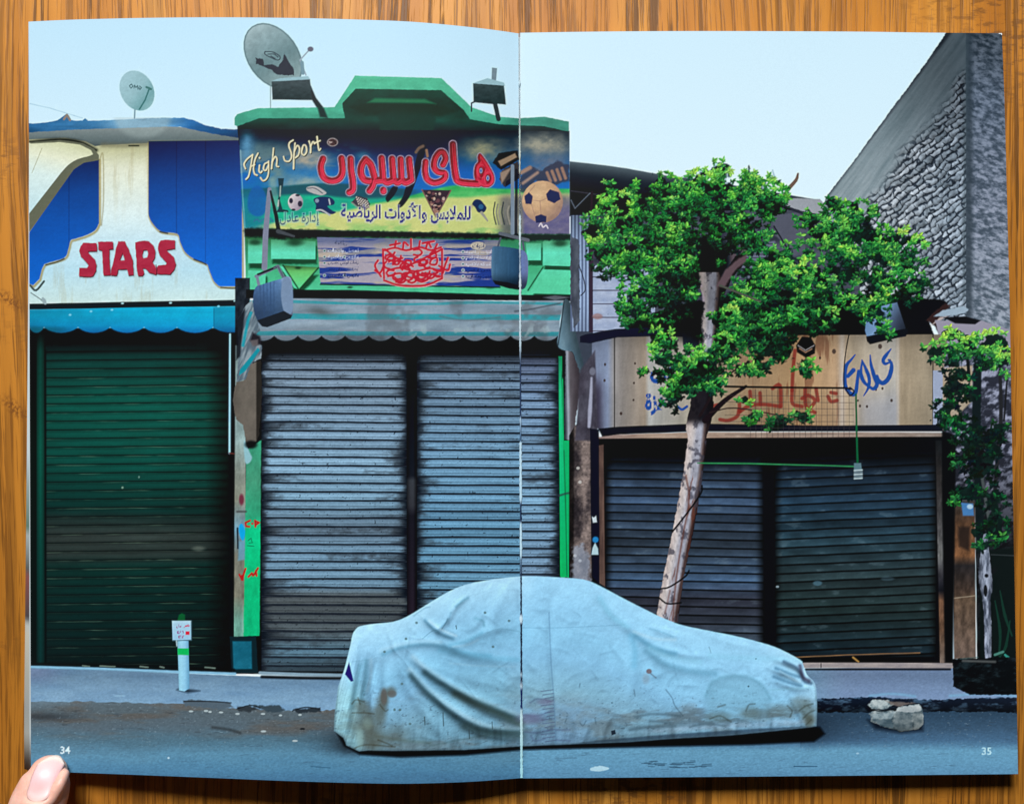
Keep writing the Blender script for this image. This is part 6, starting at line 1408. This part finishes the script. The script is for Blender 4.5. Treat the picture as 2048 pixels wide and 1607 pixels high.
def print_page(page, uvf, hf, step, width, height):
    ns = int(width / step / 8) * 8; nt = int(height / step / 8) * 8
    s = np.linspace(0, 1, ns + 1); t = np.linspace(0, 1, nt + 1)
    Sg, Tg = np.meshgrid(s, t)
    u, v = uvf(Sg, Tg)
    x = np.clip(u, 0, PW - 1.001); y = np.clip(v, 0, PH - 1.001)
    xi = x.astype(int); yi = y.astype(int); fx = (x - xi)[..., None]; fy = (y - yi)[..., None]
    L = lin(CAN)
    ink = (L[yi, xi] * (1 - fx) + L[yi, xi + 1] * fx) * (1 - fy) + (L[yi + 1, xi] * (1 - fx) + L[yi + 1, xi + 1] * fx) * fy
    ink = np.clip((ink - page_sheen(u, v)) / page_light(u, v), 0.003, 0.93).astype(np.float32)
    pos = world(u, v, hf(Sg, Tg)).astype(np.float32)
    reg = REG[np.clip(np.round((v[:-1, :-1] + v[1:, 1:]) / 2).astype(int), 0, PH - 1), np.clip(np.round((u[:-1, :-1] + u[1:, 1:]) / 2).astype(int), 0, PW - 1)]
    # a fold-away tiny rounded outer corner on the right-hand page
    if hf is right_h:
        d = np.hypot((1 - (Sg[:-1, :-1])) * width - 7, Tg[:-1, :-1] * height - 7)
        cut = ((1 - Sg[:-1, :-1]) * width < 7) & (Tg[:-1, :-1] * height < 7) & (d > 7)
        reg = np.where(cut, -1, reg)
    reg0, reg = pieces(reg)
    names = {int(l): int(r) for l, r in zip(reg.ravel(), reg0.ravel())}
    idx = np.arange((ns + 1) * (nt + 1)).reshape(nt + 1, ns + 1)
    done = np.zeros((nt, ns), bool)
    quads, qreg = [], []
    for B in (8, 4, 2):
        nb, mb = nt // B, ns // B
        rb = reg.reshape(nb, B, mb, B)
        same = (rb.max((1, 3)) == rb.min((1, 3))) & ~done.reshape(nb, B, mb, B).any((1, 3))
        c00 = ink[0:-1:B, 0:-1:B]; c01 = ink[0:-1:B, B::B]; c10 = ink[B::B, 0:-1:B]; c11 = ink[B::B, B::B]
        dev = np.zeros((nb, mb), np.float32)
        for a in range(B + 1):
            for b in range(B + 1):
                fa, fb = a / B, b / B
                est = (c00 * (1 - fb) + c01 * fb) * (1 - fa) + (c10 * (1 - fb) + c11 * fb) * fa
                act = ink[a:a + (nb - 1) * B + 1:B, b:b + (mb - 1) * B + 1:B]
                dev = np.maximum(dev, np.abs(np.sqrt(est) - np.sqrt(act)).max(-1))
        ok = same & (dev < 0.012)
        J, I = np.nonzero(ok)
        quads.append(np.stack([idx[J * B + B, I * B], idx[J * B + B, I * B + B], idx[J * B, I * B + B], idx[J * B, I * B]], -1))
        qreg.append(reg[J * B, I * B])
        done |= np.repeat(np.repeat(ok, B, 0), B, 1)
    J, I = np.nonzero(~done)
    quads.append(np.stack([idx[J + 1, I], idx[J + 1, I + 1], idx[J, I + 1], idx[J, I]], -1)); qreg.append(reg[J, I])
    Q = np.vstack(quads); G = np.concatenate(qreg)
    P3 = pos.reshape(-1, 3); C3 = ink.reshape(-1, 3)
    total = 0
    for g in np.unique(G):
        if names[int(g)] < 1: continue
        q = Q[G == g]; nm = REGS[names[int(g)]]
        used, inv = np.unique(q, return_inverse=True)
        me = bpy.data.meshes.new(nm)
        nv, nf = len(used), len(q)
        me.vertices.add(nv); me.vertices.foreach_set('co', P3[used].ravel())
        me.loops.add(nf * 4); me.loops.foreach_set('vertex_index', inv.ravel().astype(np.int32))
        me.polygons.add(nf); me.polygons.foreach_set('loop_start', (np.arange(nf) * 4).astype(np.int32))
        me.polygons.foreach_set('loop_total', np.full(nf, 4, np.int32))
        me.update(calc_edges=True)
        at_ = me.color_attributes.new('ink', 'FLOAT_COLOR', 'POINT')
        at_.data.foreach_set('color', np.c_[C3[used], np.ones(nv, np.float32)].astype(np.float32).ravel())
        me.polygons.foreach_set('use_smooth', np.ones(nf, bool))
        me.materials.append(INK)
        link(nm, me, page)
        total += nf
    return total

STEP = 1.3
nl = print_page(page_l, left_uv, left_h, STEP, 980, 1515)
nr = print_page(page_r, right_uv, right_h, STEP, 978, 1486)

# ---- older leaves under the left page, fanned out a little past it towards the bottom
def margin_material():
    m = NT('leaf_margin')
    tc = m.t.nodes.new('ShaderNodeTexCoord'); sep = m.t.nodes.new('ShaderNodeSeparateXYZ'); m.l(tc.outputs['Object'], sep.inputs[0])
    y = m.math('ADD', m.math('MULTIPLY', sep.outputs[1], 3.4), 0.5)
    white, green, tan = (.74, .82, .84), (.10, .22, .15), (.78, .72, .58)
    col = m.ramp(y, [(0.0, tan), (0.13, (.50, .50, .46)), (0.22, tan), (0.232, (.70, .70, .66)), (0.24, (.05, .04, .05)), (0.29, (.30, .06, .05)), (0.30, (.10, .10, .09)), (0.34, (.5, .55, .53)), (0.35, green), (0.40, (.38, .46, .44)), (0.44, white), (1.0, white)])
    n = m.noise(m.mapping((300, 60, 300)), 1.0, 2.0)
    m.l(m.mix(m.math('MULTIPLY', n, 0.25), col, (.3, .32, .3)), m.b.inputs['Base Color'])
    m.b.inputs['Roughness'].default_value = 0.5
    return m.m
MARGIN = margin_material()
for k, off in enumerate((3.0, 5.0, 8.0, 10.5, 12.0, 13.5)):
    def fan(s, t, off=off):
        u, v = left_uv(s, t)
        e = np.clip((t - 0.18) / 0.75, 0, 1)
        du = off * e ** 1.2 * (1 - s) ** 6
        return u - du, v
    def fh(s, t, k=k): return left_h(s, t) - 0.0004 * (k + 1) * (0.35 + 0.65 * (1 - s))
    slab('leaf', fan, fh, 0.00012, 0.0001, book, MARGIN if k > 0 else PAPER, 40, 20, 0.0, 0.995, 1.0 + .6 * k)

def edge_material():
    m = NT('page_block_edges')
    n = m.noise(m.mapping((20, 20, 6500)), 1.0, 2.0)
    m.l(m.ramp(n, [(.35, (.42, .42, .38)), (.6, (.74, .74, .70))]), m.b.inputs['Base Color'])
    m.b.inputs['Roughness'].default_value = 0.7
    return m.m
EDGE = edge_material()
slab('page_block', right_uv, right_h, 0.00022, 0.0060, book, EDGE, 30, 12, 0.004, 0.998, 1.5)
def cover_material():
    m = NT('cover_card')
    n = m.noise(m.mapping((1, 1, 1)), 160, 3.0)
    m.l(m.ramp(n, [(.3, (.05, .06, .07)), (.7, (.08, .09, .10))]), m.b.inputs['Base Color'])
    m.b.inputs['Roughness'].default_value = 0.45
    return m.m
COVER = cover_material()
def flat_h(s, t): return np.full(np.shape(s), 0.0006)
slab('cover', lambda s, t: right_uv(s, t), flat_h, 0.0, 0.0005, book, COVER, 6, 6, 0.0, 0.996, 3.0)
slab('cover', lambda s, t: left_uv(s, t), flat_h, 0.0, 0.0005, book, COVER, 6, 6, 0.06, 0.995, 8.0)
# glued spine under the fold
sp0 = at(1026, 90); sp1 = at(1052, 1530)
bm = bmesh.new(); bmesh.ops.create_cube(bm, size=1.0)
for v in bm.verts:
    v.co = Vector(((sp0[0] + sp1[0]) / 2 + v.co.x * 0.0042, (sp0[1] + sp1[1]) / 2 + v.co.y * (sp0[1] - sp1[1]), 0.0036 + v.co.z * 0.0058))
me = bpy.data.meshes.new('spine'); bm.to_mesh(me); bm.free(); me.materials.append(EDGE)
link('spine', me, book)

# ---- frayed paper edge standing in the fold
def fold_edge():
    rg = np.random.RandomState(77)
    vs = np.arange(66, 1556, 3.0)
    n = len(vs); V, C = [], []
    stops = [(66, (150, 186, 206), .5), (160, (160, 196, 214), .6), (166, (214, 236, 244), 2.2), (172, (150, 186, 206), .7), (240, (150, 170, 180), .8), (262, (190, 214, 208), 1.4), (300, (206, 220, 214), 1.8), (345, (180, 190, 180), 1.3), (350, (60, 70, 90), .8), (425, (70, 80, 100), .8), (432, (196, 220, 226), 2.0), (470, (206, 228, 232), 2.0), (520, (150, 170, 190), 1.4), (560, (206, 222, 230), 2.0), (605, (196, 216, 226), 2.0), (690, (190, 214, 226), 1.8), (730, (50, 66, 96), 1.2), (830, (40, 58, 92), 1.3), (836, (170, 200, 222), 1.6), (880, (60, 90, 126), 1.1), (885, (190, 220, 236), 2.2), (1000, (186, 220, 238), 2.3), (1010, (28, 44, 76), 1.5), (1040, (30, 44, 78), 1.5), (1046, (190, 222, 238), 2.2), (1110, (190, 222, 238), 2.2), (1120, (90, 120, 150), 1.2), (1150, (40, 52, 78), 1.4), (1225, (26, 34, 58), 1.6), (1231, (200, 226, 240), 2.6), (1243, (200, 226, 240), 2.4), (1248, (24, 32, 56), 1.6), (1340, (24, 30, 54), 1.6), (1348, (180, 210, 226), 2.2), (1356, (24, 30, 54), 1.6), (1372, (190, 216, 230), 2.6), (1380, (22, 34, 84), 1.7), (1413, (22, 34, 84), 1.7), (1418, (170, 200, 210), 2.4), (1430, (186, 218, 226), 2.5), (1556, (160, 218, 230), 2.5)]
    ys = [s[0] for s in stops]
    col = np.stack([np.interp(vs, ys, [s[1][k] for s in stops]) for k in range(3)], -1)
    hw = np.interp(vs, ys, [s[2] for s in stops]) * (0.75 + 0.5 * rg.rand(n))
    ink = np.clip(lin(col) / page_light(1040.0 + 0 * vs, vs), 0, .93)
    uc = 1038.8 + 4.4 * (vs - 66) / 1490 + (rg.rand(n) - .5) * 0.6
    for i in range(n):
        for dx, dh in ((-hw[i], .0), (0, .0003), (hw[i], .0)):
            V.append(at(uc[i] + dx, vs[i], 0.00735 + dh))
            C.append((*ink[i], 1))
    F = []
    for i in range(n - 1):
        for k in (0, 1):
            a = i * 3 + k
            F.append((a + 3, a + 4, a + 1, a))
    me = mesh_from('fold_edge', V, F, INK, True)
    at_ = me.color_attributes.new('ink', 'FLOAT_COLOR', 'POINT')
    at_.data.foreach_set('color', np.array(C, np.float32).ravel())
    return link('fold_edge', me, book, 'frayed white paper edge along the centre fold')
fold_edge()
# ================================================================ the hand holding the page down
def skin_material():
    m = NT('skin')
    a = m.noise(m.mapping((1, 1, 1)), 140, 3.0)
    b = m.noise(m.mapping((1, 1, 1)), 900, 2.0)
    col = m.ramp(a, [(.3, (.66, .31, .22)), (.55, (.75, .41, .31)), (.75, (.80, .48, .38))])
    m.l(m.mix(m.math('MULTIPLY', b, .25), col, (.86, .62, .54)), m.b.inputs['Base Color'])
    m.b.inputs['Roughness'].default_value = 0.48
    m.b.inputs['Subsurface Weight'].default_value = 0.25
    m.b.inputs['Subsurface Radius'].default_value = (1.0, 0.35, 0.2)
    m.b.inputs['Subsurface Scale'].default_value = 0.002
    c = m.t.nodes.new('ShaderNodeTexVoronoi'); c.inputs['Scale'].default_value = 1500
    m.l(m.mapping((1, .45, 1)), c.inputs['Vector'])
    m.bump(c.outputs['Distance'], .22, .0002)
    return m.m
def nail_material():
    m = NT('nail')
    at_ = m.t.nodes.new('ShaderNodeAttribute'); at_.attribute_name = 'tip'
    m.l(m.ramp(at_.outputs['Fac'], [(0.0, (.80, .50, .44)), (.16, (.76, .44, .41)), (.6, (.76, .46, .46)), (.90, (.78, .50, .48)), (.95, (.80, .62, .54)), (1.0, (.80, .64, .56))]), m.b.inputs['Base Color'])
    m.b.inputs['Roughness'].default_value = .42
    m.b.inputs['Subsurface Weight'].default_value = .2
    m.b.inputs['Subsurface Radius'].default_value = (1.0, .4, .3)
    m.b.inputs['Subsurface Scale'].default_value = .0015
    w = m.noise(m.mapping((2600, 260, 400), rot=(0, 0, math.radians(-17))), 1.0, 2.0)
    m.bump(w, .12, .0001)
    return m.m
SKIN, NAIL = skin_material(), nail_material()

def tube(bm, pts, n=8, seg=24):
    """pts: (x, y, z, half width, half height) -> closed smooth tube with rounded ends"""
    p = cr(pts, n)
    rings = []
    tang = np.gradient(p[:, :3], axis=0)
    def ring(c, tdir, a, b):
        t = Vector(tdir).normalized()
        side = t.cross(Vector((0, 0, 1)))
        side = side.normalized() if side.length > 1e-4 else Vector((1, 0, 0))
        up = side.cross(t).normalized()
        return [bm.verts.new(Vector(c) + side * a * math.cos(w) + up * b * math.sin(w)) for w in np.linspace(0, 2 * math.pi, seg, endpoint=False)]
    r0 = float(p[0, 3] + p[0, 4]) / 2; r1 = float(p[-1, 3] + p[-1, 4]) / 2
    t0 = tang[0] / np.linalg.norm(tang[0]); t1 = tang[-1] / np.linalg.norm(tang[-1])
    for th in (1.45, 1.1, .7, .35):
        rings.append(ring(p[0, :3] - t0 * r0 * math.sin(th), t0, p[0, 3] * math.cos(th), p[0, 4] * math.cos(th)))
    for i in range(len(p)): rings.append(ring(p[i, :3], tang[i], p[i, 3], p[i, 4]))
    for th in (.35, .7, 1.1, 1.45):
        rings.append(ring(p[-1, :3] + t1 * r1 * math.sin(th), t1, p[-1, 3] * math.cos(th), p[-1, 4] * math.cos(th)))
    for a, b in zip(rings[:-1], rings[1:]):
        for i in range(seg):
            j = (i + 1) % seg
            bm.faces.new((a[i], a[j], b[j], b[i]))
    bm.faces.new(rings[0][::-1]); bm.faces.new(rings[-1])

def hp(u, v, h, a, b):
    h -= .0052 * min(1, max(0, (2000 - v) / 250.0))      # the pad rests on the pressed-down page
    return (*at(u, v, h), a, b)
THUMB = [hp(97, 1543, .0156, .0064, .0050), hp(93, 1556, .0164, .0080, .0061), hp(83, 1586, .0176, .0090, .0069), hp(71, 1618, .0186, .0092, .0075), hp(48, 1690, .0205, .0092, .0082), hp(18, 1790, .0225, .0096, .0090), hp(-25, 1910, .0235, .0125, .0120), hp(-60, 2030, .0225, .0170, .0165)]
bm = bmesh.new()
tube(bm, THUMB)
tube(bm, [hp(131, 1545, .0176, .0014, .0018), hp(122, 1564, .0203, .0019, .0022), hp(108, 1588, .0218, .0021, .0022), hp(96, 1606, .0232, .0018, .0018)])   # fold of skin beside the nail
tube(bm, [hp(50, 1568, .0205, .0012, .0014), hp(44, 1592, .0215, .0014, .0016), hp(52, 1612, .0240, .0014, .0014)])
tube(bm, [hp(50, 1606, .0246, .0014, .0012), hp(68, 1612, .0256, .0018, .0013), hp(92, 1606, .0244, .0014, .0012)])
# palm, wrist and curled fingers, resting on the table in front of the book
tube(bm, [hp(-70, 1990, .020, .020, .0175), hp(-40, 2110, .022, .034, .0200), hp(-30, 2290, .022, .038, .0200), hp(-60, 2480, .022, .032, .0200), hp(-110, 2700, .024, .026, .0205), hp(-190, 3050, .028, .031, .0260)])
for k in range(4):
    y0 = 2030 + 112 * k; w = (.0082, .0085, .0080, .0070)[k]; L = (1.0, 1.08, 1.0, .82)[k]
    tube(bm, [hp(80, y0, .026, w * 1.15, w * 1.1), hp(80 + 150 * L, y0 - 14, .030, w * 1.05, w), hp(80 + 230 * L, y0 - 6, .021, w, w), hp(80 + 190 * L, y0 + 6, .0110, w * .92, w * .9), hp(80 + 120 * L, y0 + 10, .0092, w * .8, w * .78)])
raw = bpy.data.meshes.new('hand'); bm.to_mesh(raw); bm.free()
tmp = bpy.data.objects.new('hand', raw); SC.collection.objects.link(tmp)
md = tmp.modifiers.new('r', 'REMESH'); md.mode = 'VOXEL'; md.voxel_size = 0.00075
sm_ = tmp.modifiers.new('s', 'SMOOTH'); sm_.iterations = 7; sm_.factor = .5
dg = bpy.context.evaluated_depsgraph_get()
hm = bpy.data.meshes.new_from_object(tmp.evaluated_get(dg))
bpy.data.objects.remove(tmp); bpy.data.meshes.remove(raw)
hm.name = 'hand'; hm.materials.clear(); hm.materials.append(SKIN)
hm.polygons.foreach_set('use_smooth', np.ones(len(hm.polygons), bool))
hand = link('hand', hm, None, "person's hand with the thumb pressing down the lower outer corner of page 34", 'hand')

# nail plate: laid on the top of the thumb, a smooth curved plate a fraction proud of the skin
from mathutils.bvhtree import BVHTree
def nail_mesh():
    bvh = BVHTree.FromPolygons([v.co for v in hm.vertices], [p.vertices[:] for p in hm.polygons])
    base = np.array(at(72, 1602, .0195)[:2]); tip = np.array(at(89, 1527, .0165)[:2])
    ax = (tip - base); Ln = np.linalg.norm(ax); ax /= Ln; sd = np.array([ax[1], -ax[0]])
    NP, NQ = 26, 18
    def xy_(p, q):
        w = 0.00405 * (0.90 + 0.20 * p - 0.12 * p * p)
        pe = p - 0.20 * p ** 5 * abs(q) ** 2.2 + (1 - p) ** 3 * 0.13 * abs(q) ** 2.2
        return base + ax * Ln * pe + sd * w * q, pe
    A, B = [], []
    for p in np.linspace(0, .86, 14):
        for q in np.linspace(-.9, .9, 11):
            (x, y), pe = xy_(p, q)
            hit = bvh.ray_cast(Vector((x, y, .1)), Vector((0, 0, -1)))[0]
            if hit: A.append([1, pe, pe * pe, pe ** 3, q, q * q, pe * q, pe * q * q]); B.append(hit.z)
    cf = np.linalg.lstsq(np.array(A), np.array(B), rcond=None)[0]
    V, Tp = [], []
    for i in range(NP + 1):
        p = i / NP
        for j in range(NQ + 1):
            q = j / NQ * 2 - 1
            (x, y), pe = xy_(p, q)
            z = float(np.dot(cf, [1, pe, pe * pe, pe ** 3, q, q * q, pe * q, pe * q * q])) + .00014
            z -= .0005 * (max(0, abs(q) - .75) / .25) ** 2 + .0006 * (max(0, .14 - p) / .14) ** 2
            V.append((x, y, z)); Tp.append(p)
    F = [(i * (NQ + 1) + j, i * (NQ + 1) + j + 1, (i + 1) * (NQ + 1) + j + 1, (i + 1) * (NQ + 1) + j) for i in range(NP) for j in range(NQ)]
    me = mesh_from('nail', V, [f[::-1] for f in F], NAIL, True)
    a = me.attributes.new('tip', 'FLOAT', 'POINT'); a.data.foreach_set('value', np.array(Tp, np.float32))
    return me
nail = link('nail', nail_mesh(), hand)
md = nail.modifiers.new('thick', 'SOLIDIFY'); md.thickness = .0004; md.offset = -1
